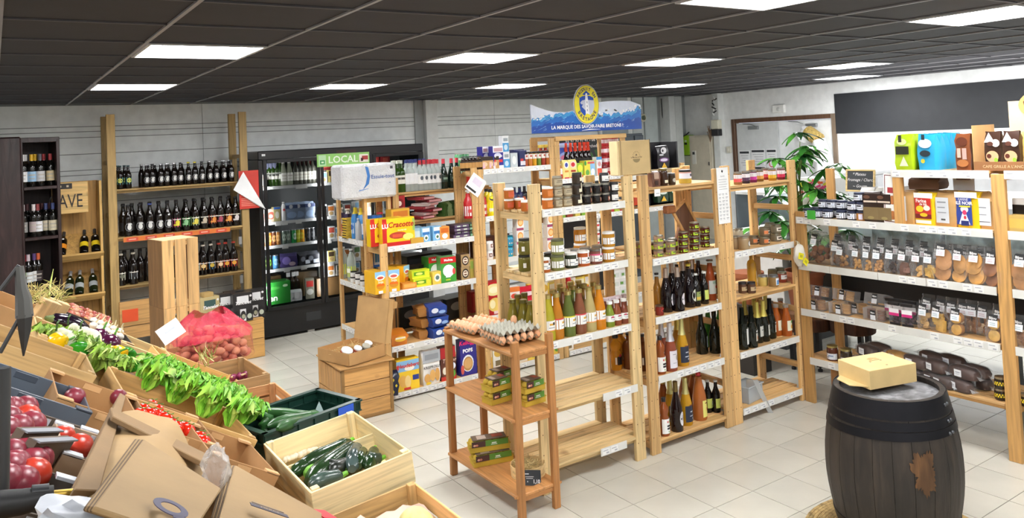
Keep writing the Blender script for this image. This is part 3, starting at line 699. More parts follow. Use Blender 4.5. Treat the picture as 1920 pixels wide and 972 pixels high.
# log and frame leaning at the right of that shelf
fr=thing('leaning_frame','wooden frame with a log block, leaning on the double post at the jar shelf','frame',T(4.19,YG+.3,G1B[1],ry=-.0))
fm=MB();A=Matrix.Translation((.12,0,.16))@Matrix.Rotation(math.radians(-32),4,'Y')
for bx_ in ((-.02,.0,-.16,.14),(.13,.15,-.16,.14)):fm.box(bx_[0],bx_[1],-.01,.01,bx_[2],bx_[3],W('c79a62',2),A)
fm.box(0,.13,-.01,.01,.12,.14,W('c79a62',0),A);fm.box(0,.13,-.01,.01,-.16,-.14,W('c79a62',0),A)
part(fr,'frame',fm,.002);part(fr,'panel',MB().box(0,.13,-.003,.003,-.14,.12,W('6d4c38',2),A))
part(fr,'log_block',MB().box(-.04,.05,-.03,.03,.26,.32,W('a5683a',0)),.008);part(fr,'prop',MB().box(-.01,.02,-.012,.012,-.12,.12,W('8e6040',2),Matrix.Translation((.1,.02,.1))@Matrix.Rotation(math.radians(28),4,'Y')),.002)
# third shelf
S=ShelfY(YG,G1B[2]);g='bottles on the third shelf of the orange bay'
blk=G('150d10',.06)
lw=[('oval',.085,.05,.085,P('ded9df'),.45),('rect',.085,.02,.003,P('8a8590'),.45,.0015)]
b1=bottle('juice_bottle',.31,.045,blk,mat('d7d0c6','glass',.1,.5),'champ',foil=(mat('b9a79b','metal',.4),.78),labels=lw)
S.put(b1,1251,.09,'almost black swing neck bottle with white oval label, leftmost tall one','bottle',g)
S.put(b1,1273,.05,'almost black bottle with white oval label, in front of the others','bottle',g)
S.put(bottle('juice_bottle',.31,.045,blk,P('d9c94a'),'champ',labels=[('oval',.085,.075,.09,P('dfe0d0'),.5),('rect',.1,.03,.003,P('8a8590'),.5,.0015)]),1294,.08,'dark bottle with yellow cap and large round white label','bottle',g)
bs=bottle('beer_bottle',.235,.031,G('12100e',.06),P('c9ccc8'),'beer',labels=[('rect',.075,.07,.065,P('8a9a5a'),.3),('rect',.06,.07,.02,P('d0b04a'),.3,.0015),('rect',.095,.03,.006,P('30302a'),.3,.0015)])
bl=bottle('beer_bottle',.235,.031,G('12100e',.06),P('cfd2cc'),'beer',labels=[('rect',.07,.09,.07,P('c3cf68'),.2),('oval',.07,.034,.034,P('eef0dc'),.45,.0015),('rect',.07,.014,.004,Bk,.45,.002)])
S.put(bs,1307,.06,'small black bottle with green and yellow landscape label','bottle',g)
S.put(bl,1322,.07,'small black bottle with lime label on the third shelf','bottle',g,rz=.3)
S.put(bottle('juice_bottle',.3,.041,G('a04a25',.1),mat('8d8f86','metal',.3),'juice',.97,.026,labels=[('rect',.1,.1,.1,P('dfe5df'),.2),('oval',.1,.022,.022,P('cf2f2f'),.5,.002),('rect',.135,.05,.02,P('a9c7b4'),.3,.0015)]),1334,.13,'orange red bottle with strawberry label behind the small lime one','bottle',g)
S.put(bottle('cider_flask',.2,.05,G('5b2a18',.1),lidc('9b9384'),'flask',.97,.04),1350,.22,'wide brown jar at the right end of the third shelf','jar',g)
S.put(bottle('juice_bottle',.27,.04,G('9b6a25',.1),Bk,'champ'),1234,.16,'ochre bottle behind the orange post, third shelf','bottle',g)
S.put(jar('preserve_jar',.07,.03,'8a2f27',lidc('7d6a5a'),.01,[('oval',.035,.04,.03,P('c2413d'),.3),('rect',.03,.02,.012,Bk,.3,.0015)]),1237,.05,'tiny red labelled jar at the foot of the orange post','jar',g)
S.put(b1,[1262,1283,1300],.2,['black bottle in the second rank, left of three','black bottle in the second rank, middle of three','black bottle in the second rank, right of three'],'bottle',g)
S.put(bottle('juice_bottle',.3,.04,G('2a1512',.06),P('c9a64a'),'champ'),[1272,1292,1312],.31,'dark bottle in the last rank of the third shelf','bottle','last rank of dark bottles')
# fourth shelf
S=ShelfY(YG,G1B[3]);g='sparkling bottles on the fourth shelf of the orange bay'
rose=bottle('sparkling_bottle',.335,.045,G('8e4630',.06),Silv,'champ',foil=(mat('cfcfd6','metal',.45),.62),labels=[('rect',.085,.09,.12,P('dcd8e0'),.3),('oval',.095,.03,.04,P('a79b8c'),.65,.0015),('rect',.12,.03,.004,P('77737f'),.1,.0015),('rect',.06,.03,.003,P('77737f'),.1,.0015)])
gld=bottle('sparkling_bottle',.335,.045,G('b98a1e',.06),Gold,'champ',foil=(mat('d6cf8e','metal',.45),.66),labels=[('rect',.085,.1,.115,P('232d42'),.25),('rect',.1,.03,.008,P('b9bfcc'),.3,.0015),('rect',.145,.03,.008,P('7a3c18'),.2),('rect',.07,.04,.006,P('b9bfcc'),.3,.0015),('oval',.05,.02,.014,P('c9ced8'),.6,.0015)])
div=bottle('juice_bottle',.26,.036,G('8e4a22',.08),Bk,'bulb',.9,.016,labels=[('rect',.07,.1,.1,Wt,.2),('oval',.1,.012,.014,P('c53b3b'),0,.002),('oval',.1,.014,.02,P('9fbf3f'),.5,.002),('oval',.1,.012,.014,P('d9a53a'),.9,.002),('rect',.072,.05,.012,Bk,.5,.002),('rect',.054,.05,.012,Bk,.5,.002),('oval',.032,.01,.01,P('7aa53f'),.2,.002)])
S.put(div,1240,.045,'brown juice bottle with colourful dotted label at the post, fourth shelf','bottle',g)
S.put(rose,1259,.05,'rose sparkling bottle with silver foil and white label','bottle',g)
S.put(gld,1281,.08,'golden sparkling bottle with navy label on the fourth shelf','bottle',g)
S.put(rose,1243,.17,'rose sparkling bottle behind, silver foil showing','bottle',g)
S.put(bottle('sparkling_bottle',.32,.045,G('a97420',.06),Gold,'champ',foil=(mat('c9b45e','metal',.4),.7)),1272,.2,'amber sparkling bottle behind the rose and golden ones','bottle',g)
gk=bottle('cider_bottle',.31,.046,G('10140f',.05),G('10140f',.05),'champ',capz=.9,labels=[('rect',.09,.04,.08,P('8d9498'),.55),('rect',.1,.02,.003,P('555b5e'),.55,.0015)])
S.put(gk,1317,.2,'black green cider bottle, left of the pair at the empty end of the fourth shelf','bottle',g)
S.put(gk,1342,.14,'black green cider bottle against the double post, fourth shelf','bottle',g)
S.put(bottle('cider_bottle',.31,.046,G('2c6a1e',.05),G('2c6a1e',.05),'champ',capz=.9),[1330,1352],.3,['bright green bottle glimpsed between the two cider bottles','bright green bottle glimpsed at the double post'],'bottle',g)
# bottom shelf
S=ShelfY(YG,G1B[4]);g='bottles on the bottom shelf of the orange bay'
S.put(div,1247,.045,'brown juice bottle with dotted label on the bottom shelf','bottle',g)
S.put(bottle('juice_bottle',.345,.045,G('1d0d0c',.06),mat('a8935e','glass',.1,.6),'champ',foil=(mat('7d6a40','metal',.4),.8),labels=[('oval',.09,.05,.1,P('d9dade'),.5),('rect',.11,.02,.003,P('8a8590'),.5,.0015)]),1270,.05,'tall dark bottle with white oval label on the bottom shelf','bottle',g)
S.put(gld,1288,.09,'golden foiled bottle with navy label on the bottom shelf','bottle',g)
S.put(gld,1259,.17,'golden sparkling bottle behind, bottom shelf left','bottle',g)
S.put(bottle('juice_bottle',.34,.053,G('a55f2c',.1),P('c8343c'),'juice',.93,.018,labels=[('rect',.085,.1,.12,P('e5df7a'),.35),('oval',.08,.022,.028,P('b5432d'),.3,.002),('oval',.08,.03,.03,P('d0c23e'),.62,.0016),('rect',.125,.06,.008,P('7a4a20'),.35,.002)]),1313,.1,'fat orange apple juice bottle with yellow label and red cap','bottle',g,rz=.05)
S.put(bl,1329,.16,'small black beer with lime label, left of the pair on the bottom shelf','bottle',g)
S.put(bl,1344,.12,'small black beer with lime label, right of the pair on the bottom shelf','bottle',g,rz=.35)
S.put(bottle('juice_bottle',.33,.045,G('8a4a22',.08),Gold,'champ',foil=(mat('b09a52','metal',.4),.78)),[1246,1302,1285],.28,['amber bottle at the back of the bottom shelf, leftmost','amber bottle at the back of the bottom shelf, rightmost','amber bottle at the back of the bottom shelf, in the middle'],'bottle',g)
# ---------------------------------------------------------------- right bay
S=ShelfY(YG,G1C[0]);g='coloured fruit spread jars on the top shelf'
def cj(fill,band,lid='9a948c'):
    return jar('jam_jar',.098,.033,fill,lidc(lid),.014,[('rect',.062,.13,.03,P('e6e3ea'),0),('rect',.034,.13,.026,P(band),0),('rect',.034,.02,.004,Wt,.4,.0015)])
for px,f_,b_,nm,bk in ((1384,'9a6a3c','e0525a','brown jam jar with coral band, leftmost of the coloured jars',.05),(1399,'2a1a2a','4d2a52','dark purple jam jar',.08),(1412,'6a1546','c8329a','magenta banded jam jar',.1),(1424.5,'7a5220','dda04a','amber banded jam jar in the coloured row',.12),(1436,'8a1f26','dc3d4c','scarlet banded jam jar, set slightly back',.2),(1448.5,'b5791c','e3b62e','yellow banded jam jar',.08),(1465,'6d1024','d22c58','crimson banded jam jar at the right end of the row',.08)):
    S.put(cj(f_,b_),px,bk,nm,'jar',g)
S=ShelfY(YG,G1C[1]);g='paté jars on the second shelf of the right bay'
gj=jar('glass_jar',.1,.046,'a58c6a',lidc('b9b3a2'),.012,[('oval',.045,.045,.045,P('3a4a50'),.7),('oval',.045,.037,.037,Wt,.7,.0016)])
S.put(gj,1395,.05,'clear jar of beige spread with round white label','jar',g);S.put(gj,1379,.12,'clear jar with round label half behind the double post','jar',g)
S.put(jar('glass_jar',.12,.04,'b8b09a',lidc('b9b3a2'),.012,[('oval',.05,.03,.03,Wt,.5)]),1385,.3,'tall pale jar at the rear left of the second shelf','jar',g)
pj=jar('pate_jar',.068,.042,'77654f',lidc('8f8a78'),.012,[('rect',.03,.09,.028,P('e6e1d5'),.3),('rect',.03,.035,.026,P('dd7f48'),-.4,.0015),('rect',.03,.045,.012,P('2b2a26'),.55,.002)])
pj2=jar('pate_jar',.068,.042,'77705f',lidc('8f8a78'),.012,[('rect',.03,.09,.028,P('e6e1d5'),.3),('rect',.03,.07,.012,P('35342e'),.3,.002)])
S.put(pj,1413,.17,'dark paté jar with orange label alone behind the front stack','jar',g)
stack(S,pj,1433.5,2,.09,'paté jar with orange and black label','on the right bay second shelf',group=g,dzs=.069)
stack(S,pj2,1455.5,2,.13,'paté jar with white and black label','right of the orange labelled ones',group=g,dzs=.069)
stack(S,pj2,1444,2,.25,'paté jar in the rear','behind the two front stacks',group=g,dzs=.069)
S=ShelfY(YG,G1C[2]);g='jars on the third shelf of the right bay'
ob=bottle('oil_bottle',.27,.037,G('b98a2e',.06),P('4a4237'),'flask',.93,.017,labels=[('rect',.08,.04,.09,P('d9cfa8'),.7),('rect',.1,.02,.003,P('77705a'),.7,.0015)])
S.put(ob,1411,.2,'tall bottle of golden oil with dark stopper','bottle')
bj=jar('preserve_jar',.085,.034,'5c4030',P('241f22'),.018,[('rect',.035,.09,.03,P('b59c78'),.2),('rect',.04,.03,.008,P('55402c'),.2,.0015)])
S.put(bj,1393,.09,'small brown jar with black lid, left of the pair','jar',g);S.put(bj,1409.5,.04,'small brown jar with black lid in front of the oil bottle','jar',g)
S.put(jar('preserve_jar',.085,.04,'c7b064',lidc('a8b0bc'),.014,[('rect',.04,.012,.02,Bk,.9)]),1431,.16,'pale yellow jar with grey blue lid','jar',g)
S.put(jar('preserve_jar',.09,.04,'94764a',lidc('98a0a8'),.016,[('rect',.04,.06,.055,P('e2e8f0'),.4),('rect',.035,.03,.035,P('5a94d0'),.2,.0015)]),1451,.08,'jar with blue and white label at the front of the third shelf','jar',g)
S.put(jar('preserve_jar',.085,.038,'8c3d2c',lidc('a8a59a'),.016,[('rect',.045,.1,.035,P('e6e6ea'),.3),('rect',.05,.04,.005,P('55555c'),.3,.0015)]),1467,.14,'red brown jar with white label near the right post','jar',g)
S.put(jar('preserve_jar',.085,.038,'6d6048',lidc('8f8d76'),.014),[1449,1463],.27,['brown jar in the rear, behind the blue labelled one','brown jar in the rear, behind the white labelled one'],'jar',g)
S=ShelfY(YG,G1C[3]);g='cider bottles on the fourth shelf of the right bay'
def cid(foil,lab,glass='12160f'):return bottle('cider_bottle',.315,.044,G(glass,.05),Gold,'champ',foil=(mat(foil,'metal',.45),.62),labels=lab)
lcid=[('rect',.12,.06,.022,P('15180f'),.4),('rect',.125,.04,.012,P('e8e8e0'),.4,.0015),('rect',.08,.05,.06,P('c9c9bd'),.45),('oval',.075,.03,.03,P('c8702e'),.45,.0016)]
S.put(cid('12160f',[('rect',.1,.06,.12,P('e2e2de'),.5)]),1394,.06,'black green bottle with tall white label beside the double post','bottle',g)
S.put(cid('12160f',lcid),1411,.05,'black cider bottle with white script on its shoulder, front','bottle',g)
S.put(cid('c9bb62',[('rect',.09,.06,.08,P('cfd0c8'),.5),('rect',.1,.03,.006,Bk,.5,.0015)]),1422,.11,'cider bottle with yellow foil, left of two','bottle',g)
S.put(cid('c9bb62',[('rect',.09,.06,.08,P('cfd0c8'),.5),('rect',.1,.03,.006,Bk,.5,.0015)]),1434,.1,'cider bottle with yellow foil, right of two','bottle',g)
S.put(cid('17191a',lcid),1446,.12,'black cider bottle with script label beside the amber bottles','bottle',g)
S.put(cid('b3a458',[]),[1399,1417,1438],.24,['yellow foiled bottle behind the white labelled one','yellow foiled bottle behind the script labelled one','yellow foiled bottle behind, near the amber bottles'],'bottle',g)
am=bottle('juice_bottle',.245,.042,G('a3521c',.08),mat('a59a8c','glass',.1,.6),'juice',.92,.024,labels=[('rect',.085,.08,.08,P('e6e2c8'),.4),('oval',.075,.03,.034,P('e0a32c'),.5,.0016),('rect',.115,.02,.02,P('4f9a3c'),.5,.002)])
S.put(am,1476,.08,'amber juice bottle with pineapple label at the right post','bottle',g);S.put(am,1457,.14,'amber juice bottle left of the pineapple labelled one','bottle',g);S.put(am,[1466,1447],.26,['amber bottle at the rear of the fourth shelf, right','amber bottle at the rear of the fourth shelf, left'],'bottle',g)
# bottom: plastic tub and fallen strip
S=ShelfY(YG,G1C[4]);tub=MB();mt=mat('dfe6ea','glass',.15,.45)
for a in ((-.1,.1,-.075,-.072),(-.1,.1,.072,.075),(-.1,-.097,-.075,.075),(.097,.1,-.075,.075)):tub.box(a[0],a[1],a[2],a[3],.0,.12,mt)
tub.box(-.1,.1,-.075,.075,0,.004,mt)
rim=MB().tube([(-.105,-.08,.12),(.105,-.08,.12),(.105,.08,.12),(-.105,.08,.12),(-.105,-.08,.12)],.006,mt)
S.put(Tpl('plastic_tub',[('tub_body',tub),('rim',rim)]),1402,.13,'empty translucent plastic tub on the bottom shelf of the right bay','tub')
single('loose_price_strip',MB().box(-.2,.2,-.001,.001,-.018,.018,mat('dfe2e4','glass',.2,.6)),'loose clear plastic price strip leaning off the bottom shelf','strip',Matrix.Translation((xat(1434,YG+.0,.11),YG+.0,.11))@Matrix.Rotation(math.radians(62),4,'Y')@Matrix.Rotation(.9,4,'X'))
# posters, box on the posts
po=MB();pw_,ph_=.125,.42;po.box(-pw_/2,pw_/2,-.0015,0,-ph_,0,P('eceded'))
po.poly([(0,0),(.01,.02),(.004,.015),(-.006,.024),(-.012,.01)],0,.001,Bk,Matrix.Translation((0,-.002,-.04))@FR)
wtext(po,'Epicerie',.014,P('555555'),0,-.002,-.065)
for k in range(5):po.box(-.045,.045-.01*(k%2),-.0022,-.0015,-.092-k*.018,-.089-k*.018,P('9a9ca0'))
for r in range(8):
    for c in range(3):po.box(-.05+c*.036,-.024+c*.036-.004*((r+c)%3),-.0022,-.0015,-.2-r*.026,-.196-r*.026,P('85878c'));po.box(-.048+c*.036,-.03+c*.036,-.0022,-.0015,-.208-r*.026,-.205-r*.026,P('a5a7ab'))
single('wall_poster',po,'long white printed price list pinned on the double orange post','poster',T(4.468,YG-.004,1.925))
cb_=thing('cardboard_box','closed flat cardboard gift box set upright on top of the two tall posts','box',T(xat(1188,YG+.05,2.05),YG+.01,1.93,rz=.0))
m_k=mat('c9ae7c','card',.7)
part(cb_,'carton',MB().box(-.16,.125,0,.09,0,.235,m_k),.003);part(cb_,'side_flap',MB().box(-.178,-.162,.0,.09,0,.235,mat('dfc898','card',.7)),.003,label='pale folded side flap');part(cb_,'seam',MB().box(.116,.12,-.002,0,.005,.24,P('6f5b3a')).box(-.15,-.147,-.002,0,.005,.24,P('6f5b3a')))
lg=MB();ml=P('5a4a30')
for k in range(9):a=PI*k/8;lg.box(-.0008,.0008,-.0012,0,.028,.036,ml,Matrix.Translation((-.01,-.0005,.125))@Matrix.Rotation(-PI/2+a,4,'Y'))
wtext(lg,'La Marmite du Chef',.0125,ml,-.01,-.001,.118,bold=.0003)
lg.add([(-.01+.033*math.cos(PI+PI*k/10),-.001,.107+.026*math.sin(PI+PI*k/10)) for k in range(11)],[tuple(range(11))],P('8f7d55'));lg.add([(-.02,-.001,.13),(0,-.001,.13),(-.01,-.001,.143)],[(0,1,2)],ml)
part(cb_,'printed_logo',lg)
# ---------------------------------------------------------------- goods in the row behind
def pk(S,px,back,nm,label,cat,group=None,dz=0,rz=0,j=.04):return S.put(nm,px,back,label,cat,group,dz=dz,rz=rz,jit=j)
A1=ShelfY(YM,G2A[0])
crac=pack('crispbread_box',.3,.09,.24,'f2c81e',[(0,1,0,.14,'c92a26'),(0,.13,.0,1,'c92a26'),(.02,.14,.6,.86,'d8302a'),(.2,.75,.25,.5,'b5402a','o'),(.3,.6,.3,.42,'d9583c'),(.62,.95,.18,.42,'f7e07a','o'),(.93,1,.5,.95,'9fbf5a')],
    [('LU',.05,'ffffff',.08,.73,dict(bold=.002)),('Cracotte',.066,'b8201e',.56,.76,dict(bold=.0015,shear=.2)),('FRAMBOISE',.016,'ffffff',.6,.55)],bev=0)
A1.put(crac,745,.07,'big yellow and red crispbread box at the front of the low bay','box',rz=-.04,jit=0)
A1.put(crac,722,.17,'second yellow crispbread box half hidden behind the first','box',jit=0)
A1.put(pack('snack_carton',.2,.09,.1,'d9a83a',[(.1,.9,.2,.8,'c9752a')]),746,.28,'orange carton peeking above the crispbread boxes','box',dz=.2)
bb_=pack('milk_carton',.09,.1,.13,'7db8e0',[(.1,.9,.7,.95,'e8f2fa'),(.25,.75,.1,.5,'f6f8fa','o'),(.35,.65,.18,.38,'4a6a4a','o'),(.1,.9,.5,.68,'3a78bc')])
for k,px in enumerate((794,815)):A1.put(bb_,px,.06,['pale blue milk powder carton, left of two','pale blue milk powder carton, right of two'][k],'box')
A1.put(pack('milk_carton',.09,.1,.12,'e59a4a',[(.2,.8,.1,.5,'f6f1e8','o'),(.1,.9,.55,.9,'d06a24')]),831,.05,'orange carton right of the pale blue cartons','box')
A1.put(pack('milk_carton',.07,.2,.13,'9cc2d8',[(.1,.9,.2,.8,'c9dbe4')]),[778,785],.14,['grey blue carton row left of the pale blue ones, outer','grey blue carton row left of the pale blue ones, inner'],'box')
A1.put(pack('open_tray',.12,.1,.05,'c89a3c',[]),779,.05,'low golden cardboard tray with slanted side','tray')
fl1=pack('chocolate_bar_pack',.09,.16,.028,'3c2d4a',[(.05,.95,.15,.85,'6d5a78'),(.3,.7,.3,.7,'c9d9c4')]);fl2=pack('chocolate_bar_pack',.08,.16,.028,'2f4a3a',[(.05,.95,.15,.85,'8cc09a'),(.3,.7,.3,.7,'e2ead8')])
for c in range(3):
    for k in range(4):A1.put(fl1 if c<2 else fl2,(852,865,880)[c],.1+.02*(k%2),'%s bar pack, %s of the %s column of flat packs'%(('purple','dark violet','green')[c],('lowest','second','third','topmost')[k],('left','middle','right')[c]),'pack','flat bar packs beside the cartons',dz=k*.029,jit=.1)
A2=ShelfY(YM,G2A[1])
yb=pack('breakfast_biscuit_box',.1,.2,.19,'f0b92c',[(0,1,.72,1,'8ec3e8'),(.1,.9,.6,.85,'f4f0e4','o'),(.2,.8,.66,.78,'d25a4a','o'),(.1,.9,.2,.5,'d9912a','o'),(.3,.7,.02,.14,'e8ecf4'),(.15,.85,.36,.44,'e9701e')],[('Soja',.03,'ffffff',.5,.53)])
A2.put(yb,[704,735],.09,['yellow and blue biscuit box left of the short post','yellow and blue biscuit box right of the short post'],'box')
A2.put(yb,745,.2,'yellow and blue biscuit box standing behind at an angle','box',rz=.5)
A2.put(pack('flat_carton',.13,.1,.05,'dc9238',[(.1,.9,.2,.8,'e8b05a')]),765,.07,'low orange carton beside the lime tea boxes','box')
lt=pack('tea_box',.17,.08,.072,'c9da2a',[(.0,1,.0,.2,'e6e23a'),(.1,.7,.35,.8,'5f9a2c'),(.2,.6,.4,.7,'f2ef6a','o'),(.72,.95,.2,.8,'e5da3a','o')])
A2.put(lt,789,.06,'lime and yellow tea box, bottom of the pair','box',jit=.02);A2.put(lt,786,.08,'lime and yellow tea box, top of the pair','box',dz=.073,jit=.05)
A2.put(pack('tea_box',.1,.08,.11,'f0cf58',[(.15,.85,.2,.85,'f7f0dc','o'),(.3,.7,.35,.7,'5a7a7a','o')]),816,.06,'square yellow tea box with round white emblem','box')
mel=pack('coffee_filter_box',.145,.12,.23,'3f9a3a',[(0,1,.76,1,'c81e24'),(.12,.88,.22,.7,'eef0ee','o'),(.3,.62,.2,.62,'f6f6f6'),(.75,.95,.3,.55,'d8484a','o'),(.3,.6,.08,.14,'b4d23a')],[('Melitta',.03,'f6eeee',.5,.88,dict(bold=.001))])
A2.put(mel,838,.07,'green coffee filter box with red top, front one','box');A2.put(mel,811,.2,'green coffee filter box with red top, set behind the tea boxes','box')
cf=pack('coffee_packet',.09,.1,.115,'5d4030',[(0,1,0,1,'a88c62'),(.1,.9,.12,.88,'2a1c18','o'),(.2,.8,.24,.76,'d8cbb8','o'),(.3,.7,.34,.66,'6a3a28','o'),(.25,.75,.46,.56,'f2e6d4')])
for k in range(2):A2.put(cf,868,.06,'brown coffee packet with round dark emblem, %s one'%('lower','upper')[k],'packet',dz=.117*k,jit=.03)
A2.put(pack('coffee_packet',.06,.1,.17,'c9b95a',[(.1,.9,.5,.9,'a8c25a')]),883,.1,'yellow green packet behind the short front post right end','packet')
A2.put(pack('coffee_packet',.09,.09,.16,'2e2623',[(.1,.9,.3,.7,'5a4438')]),[760,775,790],.26,['black packet at the rear of the tea shelf, left','black packet at the rear of the tea shelf, middle','black packet at the rear of the tea shelf, right'],'packet')
A3=ShelfY(YM,G2A[2])
def bag(name,w,d,h,c,prints=(),film=True,texts=(),lum=.008):return pack(name,w,d,h,mat(c,'card',.3),prints,texts,lumpy=lum,kind='bag_body')
A3.put(bag('bread_bag',.15,.26,.12,'e0842a',[(.15,.85,.3,.7,'f0c040','o'),(.2,.8,.5,.62,'f6ead8')]),740,.14,'orange bag of sliced bread on the third shelf','bread')
for k in range(3):A3.put(bag('bread_bag',.17,.26,.1,'2c4a9a',[(.1,.5,.3,.75,'dfe6f2','o'),(.5,.9,.2,.5,'8fb0e0','o')]),812-k,.13,'blue and white bread bag, %s of the pile'%('lowest','middle','topmost')[k],'bread','pile of blue bread bags',dz=k*.098)
A3.put(bag('bread_bag',.08,.2,.09,'a8743a'),[788,787,789],.15,['brown bread end beside the lowest blue bag','brown bread end beside the middle blue bag','brown bread end beside the topmost blue bag'],'bread',None)
for k in range(3):bpy.data.objects[('bread_bag.%03d'%(k+4))].location.z+=.1*k
A3.put(jar('jam_jar',.12,.045,'351a1c',lidc('b04a52'),.016,[('rect',.05,.14,.05,Wt,0)]),885,.05,'dark jam jar with red checked lid beside the tall post','jar')
A3.put(pack('dish',.16,.12,.03,'d6d23a',[]),862,.1,'low yellow green packet under the egg trays','packet')
A3.put(jar('preserve_jar',.14,.045,'4a4038',lidc('b9b9b4'),.014,[]),828,.27,'glass jar behind the blue bread bags','jar')
A4=ShelfY(YM,G2A[3])
heu=pack('rusk_box',.21,.1,.27,'f2c92e',[(0,1,.62,.96,'86b9e2'),(.35,.8,.62,.8,'f4f2e8','o'),(.1,.45,.12,.5,'e9b45a','o'),(.35,.62,.08,.48,'f2d28a','o'),(.7,.98,.3,.46,'2f3f8e'),(0,.1,.7,.84,'d9485a'),(.3,.6,.03,.1,'d03a2c')],[('Heudebert',.046,'d2301e',.5,.8,dict(bold=.001,shear=.15))])
A4.put(heu,762,.06,'yellow and blue rusk box on the bottom shelf','box',rz=-.03,jit=0)
kr=pack('rusk_bag',.17,.09,.3,'f0efec',[(0,1,.66,1,'a9adb2'),(.1,.9,.74,.9,'8d9298'),(.04,.4,.08,.34,'d9a45a','o'),(.36,.68,.1,.44,'e3b066','o'),(.66,.94,.08,.46,'d9a45a','o'),(.12,.42,.02,.1,'e8c22e','o')],[('KRISPROLLS',.031,'2a2a2a',.5,.52,dict(bold=.0006))],lumpy=.006,kind='bag_body')
A4.put(kr,806,.06,'white and silver bag of toasted rolls','bag',jit=.03)
trz=pack('cereal_box',.15,.08,.3,'5b2f22',[(0,1,.66,.98,'b02028'),(.05,.5,.1,.45,'6d3f2a','o'),(.1,.4,.18,.4,'e7e0d0','o'),(.0,1,.0,.12,'c9372c'),(.55,.95,.05,.3,'5fa93c','o'),(.6,.98,.3,.5,'dfe8f4','o')],[('Trésor',.05,'f2d8c8',.55,.58,dict(shear=.2))])
A4.put(trz,838,.06,'brown cereal box with red band, cut by the egg stand leg','box',jit=.03)
kel=pack('cereal_box',.17,.08,.34,'2e2a86',[(.1,.8,.1,.55,'eceff4','o'),(.15,.75,.12,.5,'b98a4c','o'),(.2,.7,.18,.46,'d9a86a','o'),(0,.2,.05,.3,'d4584a','o')],[("Kellogg's",.055,'e0286a',.5,.88,dict(bold=.0015,shear=.2)),('POPS',.045,'f2f2f6',.45,.66,dict(bold=.002))])
A4.put(kel,876,.06,'purple blue cereal box with pink script on the bottom shelf','box',jit=.03)
A4.put(bag('bin_bag_roll',.07,.09,.2,'1c2440',[(.2,.45,.6,.75,'e8d23a','diamond'),(.5,.8,.35,.5,'e8d23a','diamond'),(.15,.4,.1,.25,'e8d23a','diamond')]),739,.0,'dark blue packet with yellow diamonds at the shelf end','packet')
A4.put(bag('bread_bag',.22,.2,.12,'6a4028'),[800,830],.24,['brown paper wrapped loaf at the rear, left','brown paper wrapped loaf at the rear, right'],'bread')
B4=ShelfY(YM,G2B[4])
bx2=[pack('pasta_box',.12,.07,.2,'e6b728',[(.1,.9,.55,.9,'eae8e4'),(.2,.8,.1,.45,'d8442e','o'),(.3,.7,.5,.7,'f2e9d0','o')]),pack('pasta_box',.12,.07,.2,'e9e5da',[(.1,.9,.5,.9,'d8b04a','o'),(.2,.8,.1,.35,'7a6a4a')]),pack('pasta_box',.13,.07,.19,'e8cf5a',[(.1,.9,.4,.9,'f0e8c8'),(.2,.7,.1,.4,'5a9a3a','o'),(.5,.9,.1,.3,'3a6ab8','o')])]
for k,(px,q) in enumerate(((911,0),(931,1),(952,2),(976,1),(997,2),(1018,0),(1043,2),(1063,1))):
    B4.put(bx2[q],px,.06,'%s carton on the low white edged shelf, number %s from the egg stand'%(('yellow','white','cream')[q],('one','two','three','four','five','six','seven','eight')[k]),'box','cartons on the lowest shelf behind the egg stand')
# bay with the tall top shelf
B1=ShelfY(YM,G2B[0])
sj=bottle('dark_sauce_bottle',.13,.025,G('2a1c14',.1),Bk,'sauce',labels=[('rect',.05,.1,.05,P('b88a4a'),0),('rect',.085,.06,.012,P('3a2a1c'),0,.0015)])
for k in range(3):B1.put(sj,[868+6.5*q+k for q in range(6)],.04+k*.06,'small dark sauce bottle with golden label, %s rank'%ORD[k],'bottle','small dark sauce bottles',flat=k>0)
B1.put(pack('rice_biscuit_pack',.1,.06,.12,'c89a62',[(0,1,.7,1,'2a221e'),(.2,.8,.2,.6,'e8c8a8','o'),(.3,.6,.1,.6,'e0b8c8','tri')]),[907,917,925],.05,['tan and pink snack pack beside the sauce bottles, left','tan and pink snack pack, middle','tan and pink snack pack, right'],'pack')
mk=pack('flour_packet',.115,.08,.215,'2b2a8c',[(0,1,.72,1,'eceef2'),(0,1,0,.14,'f0f0f0'),(.08,.92,.76,.92,'c9a0a8'),(.1,.9,.28,.4,'d8343a'),(.1,.8,.46,.7,'d8dcf0','o')],[('nuage',.036,'ffffff',.5,.56,dict(shear=.3))])
B1.put(mk,931,.06,'blue and white packet with red band, front one','packet',jit=.02);B1.put(mk,[909,921],.18,['blue and white packet behind the snack packs, left','blue and white packet behind the snack packs, right'],'packet')
mc=pack('milk_brick',.07,.07,.155,'e9edf0',[(0,1,0,.55,'4a9ad0'),(.2,.8,.1,.45,'c9e0f0','o'),(.15,.85,.65,.85,'9aa4ac')])
B1.put(mc,947,.06,'white and blue milk brick, lower of the pair','carton',jit=.02);B1.put(mc,945,.06,'white and blue milk brick, stacked on top','carton',dz=.157,jit=.02)
B1.put(pack('milk_brick',.08,.07,.14,'c3ccd0',[(.2,.8,.2,.8,'e8ecec','o')]),961,.05,'grey white carton between milk bricks and navy box','carton')
B1.put(pack('salt_box',.09,.08,.16,'232c5c',[(.1,.9,.1,.35,'d8d8e0'),(.1,.5,.36,.5,'c83a3a')]),977,.06,'navy blue box on the tall shelf','box');B1.put(pack('salt_box',.12,.08,.17,'232c5c',[]),970,.16,'second navy box behind the first one','box')
cs=['a8502e','c07a3a','cf9a2a','6b8a3a','a03a2c','b5652f','7a4a2a']
